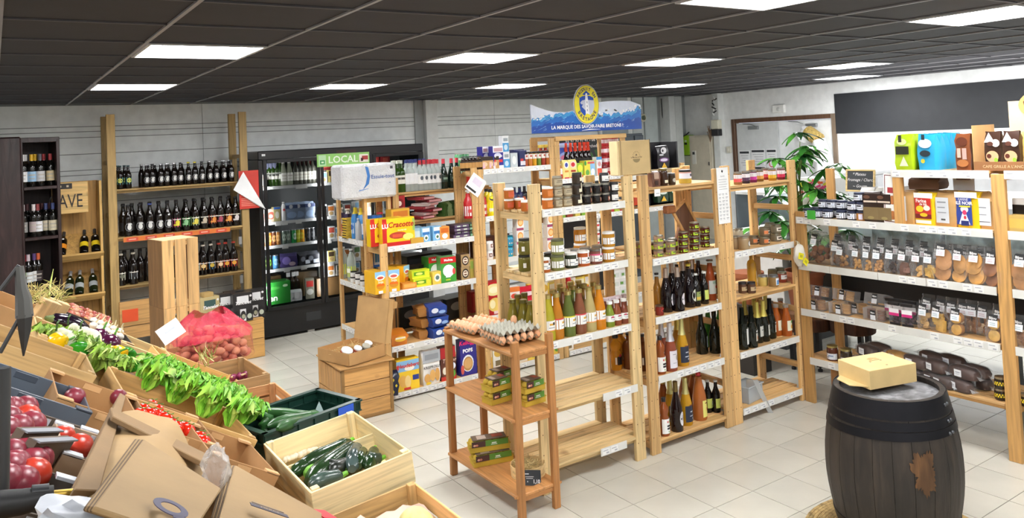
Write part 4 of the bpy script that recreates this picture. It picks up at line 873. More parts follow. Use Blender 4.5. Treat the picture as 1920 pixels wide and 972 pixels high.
for k in range(7):
    S_=bottle('spice_jar',.14,.023,G(cs[k],.1),Bk,'flask',.9,.022,labels=[('rect',.095,.07,.045,P('e8e2da'),0),('rect',.1,.02,.02,P('b04a3a'),0,.0015)])
    B1.put(S_,986+k*8.2,.04,'spice jar with black cap and %s filling on the tall shelf'%('brick red','tan','golden','olive green','dark red','orange','brown')[k],'jar','row of spice jars')
    B1.put(S_,988+k*8,.11,'spice jar in the second row of the tall shelf, %s from left'%ORD[k],'jar','second row of spice jars',flat=True)
B1.put(bottle('yellow_topped_bottle',.2,.035,G('a8402e',.1),P('dfc04a'),'sauce',.85,.03,labels=[('rect',.08,.15,.06,P('eadcc8'))]),[1015,1024,1032],.26,['red bottle with yellow top at the rear, left','red bottle with yellow top at the rear, middle','red bottle with yellow top at the rear, right'],'bottle')
B2=ShelfY(YM,G2B[1])
rd=bottle('ketchup_bottle',.26,.045,P('b81e24',.25),P('dedede'),'sauce',labels=[('rect',.07,.2,.09,P('e8dede')),('rect',.07,.05,.03,P('c43a3a'),0,.0015)])
B2.put(rd,879,.05,'red squeeze bottle left of the post with the diamond card','bottle');B2.put(rd,905,.06,'red squeeze bottle right of the post with the diamond card','bottle')
yl=bottle('detergent_bottle',.25,.045,P('e6d21c',.25),P('1c1c1c'),'pet',.9,.02,labels=[('rect',.08,.2,.1,P('f2e01e')),('oval',.17,.06,.05,P('1e1e1e'),0,.002),('oval',.175,.05,.03,P('f2e01e'),0,.003),('rect',.06,.07,.03,P('d8d8c8'),0,.002)])
B2.put(yl,921,.05,'yellow bottle with black smiling shape, beside the pale post','bottle');B2.put(yl,914,.16,'yellow bottle behind the smiling yellow one','bottle')
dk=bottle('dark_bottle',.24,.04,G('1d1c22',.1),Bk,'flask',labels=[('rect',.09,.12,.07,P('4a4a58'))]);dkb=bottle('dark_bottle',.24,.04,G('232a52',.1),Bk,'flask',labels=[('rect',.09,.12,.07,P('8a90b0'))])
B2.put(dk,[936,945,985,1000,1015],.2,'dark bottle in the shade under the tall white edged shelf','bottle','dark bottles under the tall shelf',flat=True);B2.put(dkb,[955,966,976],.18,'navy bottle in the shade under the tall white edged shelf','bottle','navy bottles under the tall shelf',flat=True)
rdj=bottle('sauce_bottle',.17,.03,G('a8502a',.1),Bk,'sauce',labels=[('rect',.07,.1,.06,P('e2e2d8'))])
B2.put(rdj,[962,973,984,996,1009,1022],.06,'small sauce bottle with pale label seen above the orange jars','bottle','small sauce bottles behind the jars',flat=True)
B3=ShelfY(YM,G2B[2])
cup=jar('dessert_cup',.085,.037,'ecebe8',P('f2f2f2'),.01,[('rect',.04,.06,.05,P('e2dcd8'),0),('rect',.045,.03,.035,P('6a3a2c'),0,.0015),('rect',.045,.012,.02,P('e8e0d8'),0,.002)])
for k in range(2):B3.put(cup,918,.05,'white dessert cup with brown letter, %s of two'%('lower','upper')[k],'cup',dz=.087*k)
B3.put(jar('dessert_cup',.07,.033,'b0743a',P('1a1a1a'),.03,[]),906,.05,'small jar with black top beside the white cups','jar')
tn=jar('tuna_can',.1,.04,'2aa0c4',lidc('2a9ac0'),.014,[('rect',.045,.2,.05,P('e2c9a8'),0),('rect',.05,.12,.03,P('2a8ab8'),0,.0015)])
for k in range(2):B3.put(tn,955,.06,'turquoise lidded tin, %s of two, seen between the pale posts'%('lower','upper')[k],'tin',dz=.102*k)
ck=pack('cracker_box',.08,.08,.13,'efe9e2',[(0,1,.82,1,'a04a6a'),(.1,.9,.1,.7,'e8943c','o'),(.2,.8,.2,.6,'f2c88a','o')])
for k in range(3):B3.put(ck,972,.07,'white cracker box with orange biscuit picture, %s of the stack'%('lowest','middle','topmost')[k],'box',dz=.132*k,jit=.02)
for k in range(4):B3.put(ck,1029,.05,'white cracker box right of the pale post, %s of its stack'%('lowest','second','third','topmost')[k],'box',dz=.1*k if 0 else .132*k,jit=.02)
B3.put(pack('cocoa_box',.11,.1,.2,'4a2418',[(.3,.7,.1,.9,'6a3a28')]),[896,915,943],.24,['dark brown box behind the post','dark brown box behind the white cups','dark brown box left of the turquoise tins'],'box')
B3.put(pack('yellow_pack',.05,.05,.07,'e8c83a',[(.2,.8,.2,.8,'d8603a')]),942,.05,'small yellow pack beside the turquoise tins','pack')
B5=ShelfY(YM,G2B[3])
mous=pack('mash_box',.2,.11,.31,'b81e22',[(.1,.98,.58,.95,'f0e2a0','o'),(.3,.8,.66,.86,'f8f0c8','o'),(.2,.98,.1,.52,'e8c86a','o'),(.3,.6,.2,.46,'f6e8b8','o'),(.0,.2,.02,.12,'ecdede'),(.5,.9,.03,.12,'e8c8c8')])
B5.put(mous,921,.07,'large red box of mashed potato left of the pale post','box',rz=-.03,jit=0)
B5.put(pack('crisp_box',.12,.08,.16,'ece8e4',[(.0,1,.7,1,'e07a3a'),(.2,.8,.3,.6,'d8503a','o')]),962,.1,'orange and white box behind the olive bottles','box',dz=.06)
B5.put(bag('red_bag',.24,.1,.14,'d0243a',[(.2,.8,.4,.7,'f0d8dc','o')]),985,.1,'crumpled red bag behind the olive bottles','bag',dz=.06)
B5.put(pack('box_red',.1,.1,.2,'8a1e22',[(.2,.8,.1,.9,'b84a3a')]),[893,888],.3,['dark red tall box behind the tall post','dark red tall box behind, left one'],'box')
B5.put(bottle('ketchup_bottle',.16,.03,P('c8232c',.3),P('c8232c'),'sauce'),1066,.1,'red capped bottle behind the soup bottles','bottle',dz=.1)
for k in range(7):B5.put(bx2[k%3],1000+k*17,.15,'small carton in the dark behind the soup bottles, %s from left'%ORD[k],'box','cartons behind the soup bottles')
# banner bay
C1=ShelfY(YM,G2C[0])
col=bottle('cola_bottle',.36,.043,G('140c0b',.06),P('e8401e'),'champ',foil=(P('e8401e',.35),.75),labels=[('rect',.17,.2,.05,P('1c1c1c'))])
C1.put(col,[1063,1072,1081,1090,1098,1105],.22,['black bottle with orange red neck, first of six','black bottle with orange red neck, second of six','black bottle with orange red neck, third of six','black bottle with orange red neck, fourth of six','black bottle with orange red neck, fifth of six','black bottle with orange red neck, last of six'],'bottle','row of dark bottles under the banner')
C1.put(pack('water_pack',.19,.14,.3,'3a52b0',[(0,1,.3,.7,'8fa0dc','o'),(.1,.9,.4,.6,'c86a8a','o'),(0,1,.85,1,'b8c4ec')],lumpy=.01,kind='pack_body'),1053,.3,'blue shrink wrapped pack under the banner, left','pack',dz=.06)
my=pack('mayonnaise_tube',.09,.05,.19,'eedc8a',[(.1,.9,.55,.92,'f8f6f0','o'),(.25,.75,.62,.86,'2a3aa0','o'),(.1,.9,.0,.08,'c8384a'),(.2,.8,.35,.45,'d88a2a')],lumpy=.003,kind='tube_body')
my2=pack('mayonnaise_tube',.09,.05,.19,'eedc8a',[(.1,.9,.55,.92,'f2d8c8','o'),(.25,.75,.62,.86,'c8323a','o'),(.1,.9,.0,.08,'c8384a'),(.2,.8,.35,.45,'a83a2a')],lumpy=.003,kind='tube_body')
C1.put(my,1059,.05,'cream squeeze pack with blue emblem','pack');C1.put(my2,1073,.05,'cream squeeze pack with red emblem','pack')
C1.put(bottle('ketchup_bottle',.15,.03,P('c8302a',.3),Wt,'sauce',labels=[('rect',.08,.12,.06,Wt)]),[1046,1050],.05,['red and white bottle at the left post, outer','red and white bottle at the left post, inner'],'bottle')
C1.put(pack('soup_carton',.07,.06,.15,'9ac23a',[(.1,.9,.4,.9,'e8e04a','o'),(.1,.9,.0,.2,'d8542a')]),1086,.05,'green and yellow carton beside the cream packs','carton')
C1.put(pack('stock_cube_box',.14,.08,.17,'e8d84a',[(.55,1,0,.95,'8ac0e4'),(.1,.45,.1,.45,'6aa84a','o'),(.6,.95,.1,.5,'f0f4f8','o'),(.3,.95,.8,.92,'d85a4a'),(0,.2,.7,1,'3a9a4a','o')]),1102,.05,'yellow and pale blue box under the dark bottles','box',jit=.02)
C1.put(pack('juice_carton',.08,.06,.2,'e6ebf0',[(0,1,.85,1,'3a8ac8'),(.1,.9,0,.4,'e0563a'),(.2,.8,.5,.75,'d8a0a0','o')]),1121,.06,'white and blue carton with orange foot','carton')
rc=jar('tomato_can',.1,.036,'a8222a',lidc('b84a4a'),.01,[('rect',.05,.14,.05,P('e8d8dc'),0),('rect',.03,.14,.012,P('a8222a'),0,.0015)])
for c,px in enumerate((1134,1144,1154)):
    for k in range(4):C1.put(rc,px,.12+.05*(c%2),'red and white tin, %s in the %s column beside the cardboard box'%(('lowest','second','third','topmost')[k],('left','middle','right')[c]),'tin','stacked red tins',dz=.101*k,jit=.3)
C1.put(jar('jam_jar',.12,.035,'7a1c24',lidc('8a3a3a'),.014,[('rect',.05,.12,.05,P('d8dcd4'),0)]),1133,.04,'red jar with white label left of the cardboard box','jar')
C2=ShelfY(YM,G2C[1])
for k in range(6):C2.put(pack('flour_bag',.07,.06,.12,('7aa83a','8a3a2a','c8b85a')[k%3],[(.1,.9,.3,.8,'e8ece8')]),1052+k*14,.05,'small packet under the jars between the pale posts, %s from left'%ORD[k],'packet','packets seen under the top jars')
D2=ShelfY(YM,1.39)
for k in range(4):D2.put(pack('tea_box',.08,.06,.1,('c03a3a','a8c83a','b83a4a','d8d8c8')[k],[(.2,.8,.3,.8,'f0f0e8')]),1143+k*11,.05,'small bright box on the white edged shelf left of the posts, %s from left'%ORD[k],'box','small boxes left of the pale post')
D3=ShelfY(YM,.95)
tin=jar('soup_tin',.09,.038,'d8d4cc',lidc('c8c8c4'),.008,[('rect',.045,.12,.05,P('f0ecec'),0),('rect',.05,.04,.02,P('c83a3a'),0,.0015)])
for k in range(6):D3.put(tin,1118,.04+.0*k,'white round tin seen between the posts, %s from the bottom'%ORD[k],'tin','stack of white tins',dz=.091*k,flat=True)
for k in range(3):
    for q in range(3):ShelfY(YM,.5).put(pack('white_cup_pack',.12,.08,.09,'ececea',[(.1,.9,.2,.7,'d8dcd8'),(.2,.5,.3,.6,'6a9a4a')]),1150+k*16,.05,'white pack behind the soup bottles, %s column, %s from bottom'%(ORD[k],ORD[q]),'pack','white packs behind the small soups',dz=.091*q)
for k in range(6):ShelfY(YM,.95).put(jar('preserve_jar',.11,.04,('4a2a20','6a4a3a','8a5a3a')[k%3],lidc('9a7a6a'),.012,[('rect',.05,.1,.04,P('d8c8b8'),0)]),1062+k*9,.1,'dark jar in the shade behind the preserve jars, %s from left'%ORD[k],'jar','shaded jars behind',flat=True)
# crisp displays at right of the row
for k,(px,z,lab,cc,c3) in enumerate(((1241,1.79,'black crisp bag with white panda-like blot in the raised display','1d1a20','7a4a86'),(1240,1.42,'green crisp bag with yellow crisps, left in the lower display','24402c','2c5a38'),(1262,1.42,'green crisp bag with yellow crisps, right in the lower display','24402c','2c5a38'),(1196,1.42,'red crisp bag seen between the two tall posts','c8482e','d8683a'))):
    b_=pack('crisp_bag',.17,.07,.26,cc,[(.25,.75,.66,.95,'dcdce0','o'),(.35,.5,.74,.86,'26262a','o'),(.1,.5,.58,.66,'c8c8cc','o'),(.1,.9,.3,.5,c3,'o'),(.2,.8,.34,.46,'e8dff0' if k==0 else 'dfe8df','o'),(.25,.75,.05,.28,'e8b82c','tri')],lumpy=.006,kind='bag_body')
    ShelfY(YM,z).put(b_,px,.12,lab,'crisps',jit=.05)
dsp=MB();m_bk=P('232226',.5)
for z in (1.755,1.36):dsp.box(-.02,.46,.02,.3,z,z+.03,m_bk);dsp.box(-.02,-.0,.02,.3,z,z+.34,m_bk);dsp.box(.44,.46,.02,.3,z,z+.34,m_bk);dsp.box(0,.44,.28,.3,z,z+.34,m_bk);dsp.box(-.02,.46,.0,.02,z,z+.045,P('b09a72'))
dd=single('crisp_display',dsp,'black cardboard display holding the crisp bags behind the orange bay','display',T(xat(1222,YM,1.6),YM+.02,0))
# banner with wave and emblem
L0=onY(994,196,YM-.03);L1=onY(1200,190,YM-.03);zb0=onY(995,251,YM-.03).z;wB=L1.x-L0.x;hB=L0.z-zb0
ban=thing('promotional_banner','curved blue wave banner with round yellow emblem above the shelves','banner',T(L0.x,YM-.035,zb0))
def topz(t):return hB*(1.0-.30*math.sin(PI*min(1,t/.52))+(.06*math.sin(PI*(t-.52)/.48) if t>.52 else 0)-(.12*max(0,(t-.9)/.1))+.06*max(0,t-.5))
n=40;bd=MB();vs=[(wB*k/n,0,0) for k in range(n+1)]+[(wB*k/n,0,topz(k/n)) for k in range(n+1)]
bd.add([(x,y+d_,z) for d_ in (0,.012) for x,y,z in vs],[(k,k+1,n+2+k,n+1+k) for k in range(n)]+[(2*n+2+k+1,2*n+2+k,2*n+2+n+1+k,2*n+2+n+2+k) for k in range(n)]+[(n+1+k,n+2+k,3*n+4+k,3*n+3+k) for k in range(n)],P('d9e2f2',.3))
part(ban,'panel',bd)
def crest(t):return hB*(.44+.26*(t/.3)**.7 if t<.3 else .7 if t<.45 else .7-.1*math.sin(PI*(t-.45)/.5)+.12*max(0,(t-.85)/.15))+.012*math.sin(t*60)+.01*math.sin(t*131)
def band(f0,f1,m,off):
    N_=90;v=[]
    for k in range(N_+1):t=k/N_;v+=[(wB*t,-off,max(0,f0(t))),(wB*t,-off,min(topz(t)-.004,max(f0(t),f1(t))))]
    return MB().add(v,[(2*k,2*k+2,2*k+3,2*k+1) for k in range(N_)],m)
wm=mat('1c6abf','card',.35);m_sea=mat('1247a0','card',.35)
sea=band(lambda t:0,crest,m_sea,.001)
sea.joinmb(band(lambda t:crest(t)*(.45+.1*math.sin(t*9)),lambda t:crest(t),wm,.0015));sea.joinmb(band(lambda t:crest(t)*(.8+.05*math.sin(t*40)),lambda t:crest(t)-.004,mat('3c98d4','card',.4),.002))
r_=random.Random(4)
for k in range(110):
    t=r_.random();z=crest(t)*r_.uniform(.1,.95);w_=r_.uniform(.02,.07)
    sea.add([(wB*t,-.0025,z),(min(wB,wB*t+w_),-.0025,z+w_*.35),(min(wB,wB*t+w_*1.02),-.0025,z+w_*.35+.004)],[(0,1,2)],P(r_.choice(['8cc6ee','174c9c','b6daf2','2a6cc8','123a86'])))
for k in range(80):
    t=r_.random();z=crest(t)+r_.uniform(-.02,.04)
    if z<topz(t)-.02:sea.add([(wB*t+.012*math.cos(a),-.003,z+.009*math.sin(a)) for a in (0,1.2,2.4,3.6,4.8)],[tuple(range(5))],P(r_.choice(['f2f5f8','e2ebf4','d2e0ee','f8fafc'])))
part(ban,'wave_print',sea)
wt=MB();wtext(wt,'LA MARQUE DES SAVOIR-FAIRE BRETONS !',.049,P('f4f6fa'),wB*.49,-.0045,hB*.17,bold=.0012)
wt.tube([(wB*.43,-.004,hB*.03),(wB*.5,-.004,hB*.065),(wB*.6,-.004,hB*.055)],[.002,.006,.001],P('f4f6fa'),5)
part(ban,'lettering',wt)
ec=onY(1099.5,195,YM-.05);em=MB();Rx,Rz=.165,.205;ex,ez=ec.x-L0.x,ec.z-zb0-.005
def ell(m,rx,rz,y,cx=ex,cz=ez,n=40):em.add([(cx+rx*math.cos(2*PI*k/n),y,cz+rz*math.sin(2*PI*k/n)) for k in range(n)],[tuple(range(n))],m)
em.lathe([(1,0),(1,.012)],P('dfe3ea'),40,Matrix.Translation((ex,-.006,ez))@Matrix.Diagonal((Rx,1,Rz,1))@Matrix.Rotation(PI/2,4,'X'))
ell(P('20305c'),Rx*.975,Rz*.975,-.0185);ell(P('efe02e'),Rx*.95,Rz*.95,-.0192)
bl_=P('1d4fb4');gr_=P('c9cfe2')
def pl(pts,m,y):em.add([(ex+a*Rx,y,ez+b*Rz) for a,b in pts],[tuple(range(len(pts)))],m)
pl([(-.55,.33),(-.3,.42),(0,.44),(.3,.42),(.55,.33),(.6,-.1),(.45,-.4),(.2,-.58),(0,-.62),(-.25,-.56),(-.5,-.35),(-.58,-.0)],bl_,-.0198)
pl([(-.32,.5),(0,.7),(.32,.5),(.12,.46),(-.12,.46)],bl_,-.0198);pl([(-.5,.1),(-.35,.2),(-.2,.22),(-.1,.25),(.2,.22),(.58,.2),(.6,-.1),(.45,-.4),(.2,-.58),(0,-.6),(-.05,-.35),(-.3,-.18),(-.4,-.12),(-.3,.0),(-.45,.02)],gr_,-.0204)
pl([(-.1,.3),(.1,.3),(.2,-.55),(-.12,-.55)],P('f2f4f8'),-.021);pl([(-.08,.48),(.08,.48),(.1,.3),(-.1,.3)],P('e6e9f0'),-.021);pl([(-.05,.56),(.05,.56),(.08,.48),(-.08,.48)],P('f2f4f8'),-.021)
for q in (.1,-.1,-.3):pl([(-.0,q+.06),(.04,q+.06),(.05,q-.04),(.01,q-.04)],P('3a4a7a'),-.0215)
pl([(-.15,-.52),(0,-.46),(.22,-.52),(.25,-.62),(-.2,-.62)],P('efe02e'),-.0215)
def arc(txt,rx,rz,a0,a1,size,flip=False):
    for k,ch in enumerate(txt):
        if ch==' ':continue
        a=a0+(a1-a0)*k/(len(txt)-1);x,z=ex+rx*math.cos(a),ez+rz*math.sin(a)
        rot=math.atan2(rz*math.sin(a),rx*math.cos(a))-PI/2+(PI if flip else 0)
        em.joinmb(text_mb(ch,size,P('20305c'),bold=.0012),Matrix.Translation((x,-.022,z))@FR@Matrix.Rotation(rot,4,'Z'))
arc('PRODUIT EN',Rx*.74,Rz*.78,math.radians(148),math.radians(32),.046);arc('BRETAGNE',Rx*.73,Rz*.76,math.radians(212),math.radians(328),.05,True)
part(ban,'emblem',em,label='round yellow emblem with white lighthouse')
# dark advert behind, with phone number
a0=onY(1046,256,7.6);a1=onY(1136,250,7.6);ad=MB();hA=a0.z-.02;wA=a1.x-a0.x;ad.box(0,wA,0,.01,-hA,0,P('24252a'))
wtext(ad,'02 97 93 97 41 - 06 42 93',.056,P('e8e8ea'),wA*.55,-.002,-.06,bold=.001);wtext(ad,'www.aumarchede',.054,P('e8e8ea'),wA*.56,-.002,-.135,bold=.001)
for k in range(13):
    a=math.radians(25+k*11);ad.add([(wA*.95,-.003,-.62),(wA*.95-.5*math.cos(a)*.9,-.003,-.62+.46*math.sin(a)),(wA*.95-.5*math.cos(a+.09)*.9,-.003,-.62+.46*math.sin(a+.09))],[(0,1,2)],P('3f7a35' if k%2 else '2c5c2a'))
single('advert_panel',ad,'dark advertising panel with phone number and green palm leaf','sign',T(a0.x,7.6,a0.z+.0))
c0=onY(1168,255,9.3);c1=onY(1205,250,9.3);rf=thing('dark_fridge','dark grey upright fridge at the back behind the banner end','fridge',T(c0.x,9.3,0))
part(rf,'cabinet_body',MB().box(0,c1.x-c0.x,0,.6,0,2.2,P('4d5358',.4)),.01)
for k in range(2):part(rf,'door',MB().box(.01+k*(c1.x-c0.x)/2,(k+1)*(c1.x-c0.x)/2-.01,-.03,0,.1,2.17,P('3f464c',.3)),.006)
# diamond card on the post
single('hanging_card',MB().boxc(0,0,0,.17,.003,.17,Wt).boxc(0,-.002,.03,.1,.001,.06,P('d8cfe0')).boxc(-.02,-.002,-.06,.12,.001,.02,P('2a2a2c')),'white card hung as a diamond on the tall post','card',Matrix.Translation(onY(892,347,YM-.01))@Matrix.Rotation(math.radians(38),4,'Y'))
# ---------------------------------------------------------------- spirits shelf
V1=ShelfY(6.9,1.76)
vg=bottle('wine_bottle',.3,.036,G('2c4a16',.06),Silv,'wine',foil=(mat('c8ccc0','metal',.4),.9),labels=[('rect',.12,.11,.08,P('e8e8dc'),.2),('rect',.13,.04,.02,P('4a4a44'),.2,.0015)])
V1.put(vg,[738,746,754],.06,['green wine bottle beside the paper towels, left of three','green wine bottle, middle of three','green wine bottle, right of three'],'bottle','green wine bottles');V1.put(vg,[741,750],.16,['green wine bottle behind the front three, left','green wine bottle behind the front three, right'],'bottle','green wine bottles',flat=True)
CG=mat('e4ecea','glass',.04,.38)
vod=bottle('spirit_bottle',.29,.039,CG,P('c8303c'),'wine',foil=(P('c8303c',.4),.86),labels=[('rect',.11,.12,.09,mat('f0f2f2','paint',.4),.2),('oval',.12,.03,.04,P('55606a'),.2,.0015)])
vob=bottle('spirit_bottle',.3,.039,CG,P('2a3a7a'),'wine',foil=(P('2a3a7a',.4),.9),labels=[('rect',.12,.1,.1,mat('eceff2','paint',.4),.2)])
V1.put(vob,[765,773,781,789,797],.2,'clear spirit bottle with blue cap in the rear rank','bottle','clear bottles with blue caps');V1.put(vob,[763,771,779],.08,['clear spirit bottle with pale cap, front left','clear spirit bottle with pale cap, front middle','clear spirit bottle with pale cap, front right'],'bottle')
V1.put(vod,[789,797,805,813,821],.06,'clear spirit bottle with red cap in the front rank','bottle','clear bottles with red caps');V1.put(vod,[807,816],.17,'clear spirit bottle with red cap standing behind','bottle','red capped bottles behind')
vd=bottle('liqueur_bottle',.29,.041,G('10221a',.06),P('d8384a'),'champ',foil=(P('d8384a',.4),.84),labels=[('rect',.1,.08,.07,P('20382c'),.2),('rect',.1,.05,.02,P('8aa89a'),.2,.0015)])
V1.put(vd,[833,848],.06,['dark green liqueur bottle with red cap, left','dark green liqueur bottle with red cap, right'],'bottle');V1.put(vd,858,.12,'dark green bottle partly behind the perforated post','bottle')
gc=jar('green_canister',.23,.047,'5fae78',lidc('dfe4dc'),.01,[('rect',.15,.2,.06,P('8fcf9a'),0),('rect',.17,.05,.02,P('eef5ee'),0,.0015),('rect',.03,.28,.04,P('e2ece2'),0)])
V1.put(gc,[862,873],.3,['tall green canister at the rear, left','tall green canister at the rear, right'],'canister',dz=.1)
V1.put(pack('red_stand_box',.2,.1,.1,'c83a2c',[]),868,.28,'red box under the green canisters','box')
V2=ShelfY(6.9,1.49)
V2.put(pack('crisps_carton',.12,.08,.24,'a8222a',[(.1,.9,.5,.9,'7a1a20','o'),(.2,.8,.15,.45,'e0a83a','o'),(.3,.7,.6,.8,'f0e0d0','o')]),746,.05,'dark red snack carton under the green wine bottles','carton')
for k in range(7):V2.put(bag('noodle_bag',.17,.2,.032,('a83a44','d8c8c4','8a2a34')[k%3],[(.1,.9,.2,.8,'d8a0a0')],lum=.006),795+(k%3)*7-6,.1+(k%2)*.03,'flat %s noodle bag, %s in the leaning pile'%(('red','pink','wine red')[k%3],('first','second','third','fourth','fifth','sixth','seventh')[k]),'bag','pile of noodle bags',dz=k*.03,rz=.4)
for k in range(3):V2.put(bag('salad_bag',.14,.1,.14,('3a5a2a','8a9a6a','2a4a24')[k]),835+k*9,.1,'%s salad bag at the perforated post'%('green','pale green','dark green')[k],'bag',None,rz=.3)
V0=ShelfY(6.9,1.0);ShelfY(YM+.36,1.3)
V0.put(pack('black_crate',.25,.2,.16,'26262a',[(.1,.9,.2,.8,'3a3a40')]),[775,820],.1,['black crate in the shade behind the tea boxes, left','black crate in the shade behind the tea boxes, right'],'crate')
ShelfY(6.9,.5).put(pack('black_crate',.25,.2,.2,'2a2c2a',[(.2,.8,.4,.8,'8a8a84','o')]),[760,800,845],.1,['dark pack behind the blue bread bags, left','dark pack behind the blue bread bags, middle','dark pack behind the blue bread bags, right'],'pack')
# paper towels on top of the end unit
tw=thing('paper_towel_pack','large white shrink wrapped paper towel pack with blue swoosh on top','pack',T(2.5,6.8,1.74,rz=.0))
m_tw=mat('eef0f2','card',.3);b=MB()
for k in range(4):b.joinmb(MB().lathe([(.062,0),(.062,.3)],m_tw,16),T(.07+k*.125,.075,0));b.joinmb(MB().lathe([(.062,0),(.062,.3)],m_tw,16),T(.07+k*.125,.2,0))
part(tw,'towel_rolls',b);part(tw,'plastic_wrap',MB().box(0,.52,0,.28,-.002,.31,mat('f2f4f7','film',.2,.75)),.02)
pf=MB();wtext(pf,'Essuie-tout',.05,P('3a5a9a'),.385,-.003,.19,bold=.0006);wtext(pf,'x6',.02,P('3a5a9a'),.45,-.003,.13)
pf.add([(.22+a,-.003,z) for a,z in ((.0,.29),(.03,.28),(.045,.2),(.03,.13),(-.03,.08),(.0,.13),(.018,.2))],[tuple(range(7))],P('3a78c0'));pf.add([(.15,-.003,.07),(.24,-.003,.085),(.25,-.003,.09),(.16,-.003,.08)],[(0,1,2,3)],P('3a78c0'))
pf.box(.46,.485,-.003,-.001,.255,.28,P('4a4a52'));part(tw,'printed_front',pf)
# cleaning goods on the end unit (shelves look to -X)
E1=ShelfX(2.72,1.345)
wb_=bottle('cleaner_bottle',.27,.036,P('e6e4e0',.35),P('ece8e0'),'pet',labels=[('rect',.2,.2,.05,P('34264a')),('rect',.08,.12,.07,P('d9486a'),0)],capr=.022)
E1.put(wb_,[641,653],.05,['white and purple cleaner bottle at the far end, left','white and purple cleaner bottle, right'],'bottle',jit=.05)
for k in range(8):E1.put(pack('sponge',.1,.1,.022,'d8b43a',[(0,1,0,.4,'3a3a30')],kind='sponge_body'),655,.03,'yellow and black scouring sponge, %s of the stack'%('lowest','second','third','fourth','fifth','sixth','seventh','topmost')[k],'sponge','stack of scouring sponges',dz=k*.024,jit=.1)
yb2=bottle('bleach_bottle',.29,.042,P('3f86c8',.3),P('e8cf2a'),'pet',foil=(P('e8cf2a',.4),.8),labels=[('rect',.1,.2,.1,P('dfe8f2')),('oval',.11,.06,.05,P('2a5ab0'),0,.002)])
E1.put(yb2,[668,679],.06,['blue bottle with yellow neck, left one','blue bottle with yellow neck, right one'],'bottle');E1.put(bottle('spray_bottle',.2,.03,P('b4b9bc',.3),P('c8ccce'),'pet'),673,.02,'small grey pump bottle at the shelf edge','bottle')
bx3=pack('washing_box',.06,.14,.22,'2c6fc8',[(.1,.9,.1,.9,'dfe6f4'),(.3,.7,.2,.8,'3a8ad8')])
ShelfY(6.93,1.345).put(bx3,[697,706],.05,['blue and white washing powder box, left','blue and white washing powder box, right'],'box');ShelfY(6.93,1.345).put(bottle('bleach_bottle',.24,.035,P('2c5fc0',.3),P('c8303c'),'pet',capr=.03),714,.08,'blue bottle with red cap behind the tall posts','bottle')
ShelfY(6.93,1.1).put(bx3,[698,707],.05,['blue and white box on the shelf below, left','blue and white box on the shelf below, right'],'box')
E2=ShelfX(2.72,.93)
E2.put(bottle('vinegar_bottle',.3,.042,mat('dbe6e0','glass',.05,.4),P('cfd6d2'),'pet',labels=[('rect',.09,.2,.1,P('cfdc4a')),('rect',.1,.08,.04,P('eef0e0'),0,.002)]),[645,660],.06,['clear vinegar bottle with lime label, left','clear vinegar bottle with lime label, right'],'bottle')
for k in range(6):E2.put(jar('shoe_polish_tin',.05,.035,'e2e2e0',P('1c1c1e'),.03,[]),664+(k%3)*9,.04,'white tin with black lid, %s layer, %s from left'%(('lower','upper')[k//3],ORD[k%3]),'tin','white tins with black lids',dz=(k//3)*.055)
# ---------------------------------------------------------------- beers
def beer(labs,h=.25,r=.032,cap='2a2a2c',glass='17110e',ck='paint'):return bottle('beer_bottle',h,r,G(glass,.07),mat(cap,'metal' if ck=='m' else 'paint',.35),'beer',labels=labs)
em_=[('oval',.08,.066,.07,P('8f8f92'),0),('oval',.08,.055,.058,P('222224'),0,.0016),('oval',.078,.03,.045,P('dcdcd8'),0,.0024),('oval',.1,.03,.014,P('d9d9d6'),.12,.003)]
e1=beer(em_,cap='1c1c1e');e1w=beer(em_,cap='d9d9dc',ck='m');e1y=beer(em_,cap='d9c93a');plain=beer([],cap='c2c2c4',ck='m')
S=ShelfY(YB,GB[0]);g='round emblem beers on the top shelf'
for k,px in enumerate((275,286,302,313,327,339,354,366,379,394,406,420,434)):
    S.put((e1w,e1,e1w,e1w,e1w,e1,e1y,e1y,e1,e1w,e1,e1w,e1)[k],px,.06,'black beer with round grey emblem, %s from the left on top shelf'%('first','second','third','fourth','fifth','sixth','seventh','eighth','ninth','tenth','eleventh','twelfth','thirteenth')[k],'bottle',g,jit=.15)
for rr in (1,2,3):S.put(plain if rr<3 else e1,[266+k*12.6 for k in range(14)],.06+rr*.085,'black beer bottle, %s rank of the top beer shelf'%ORD[rr],'bottle','beers behind the front rank, top shelf',flat=True)
te=beer([('rect',.085,.21,.075,P('4fa3a6')),('oval',.09,.05,.05,P('b9c05a'),0,.0016)],cap='2a4a4c')
S.put(te,[226,241],.06,['black beer with turquoise label, left of the pair','black beer with turquoise label, right of the pair'],'bottle','turquoise labelled beers')
for rr in range(1,4):S.put(te,[222,234],.06+rr*.085,'turquoise labelled beer, %s rank'%ORD[rr],'bottle','turquoise labelled beers behind',flat=True)
S=ShelfY(YB,GB[1]);big=lambda labs,cap='1c1c1e':beer(labs,.335,.043,cap)
eb=[('oval',.1,.09,.095,P('8f8f92'),0),('oval',.1,.074,.078,P('222224'),0,.0016),('oval',.098,.042,.06,P('dcdcd8'),0,.0024),('oval',.13,.042,.02,P('d9d9d6'),.12,.003)]
for k,px in enumerate((241,263,282,299,315)):S.put(big(eb+([('oval',.2,.02,.02,P('e2e2e2'),0,.002)] if k>2 else []),'3a4a8a' if k==2 else '1c1c1e'),px,.06,'tall black beer with big round emblem, %s from the left'%('first','second','third','fourth','fifth')[k],'bottle','tall beers on the middle shelf')
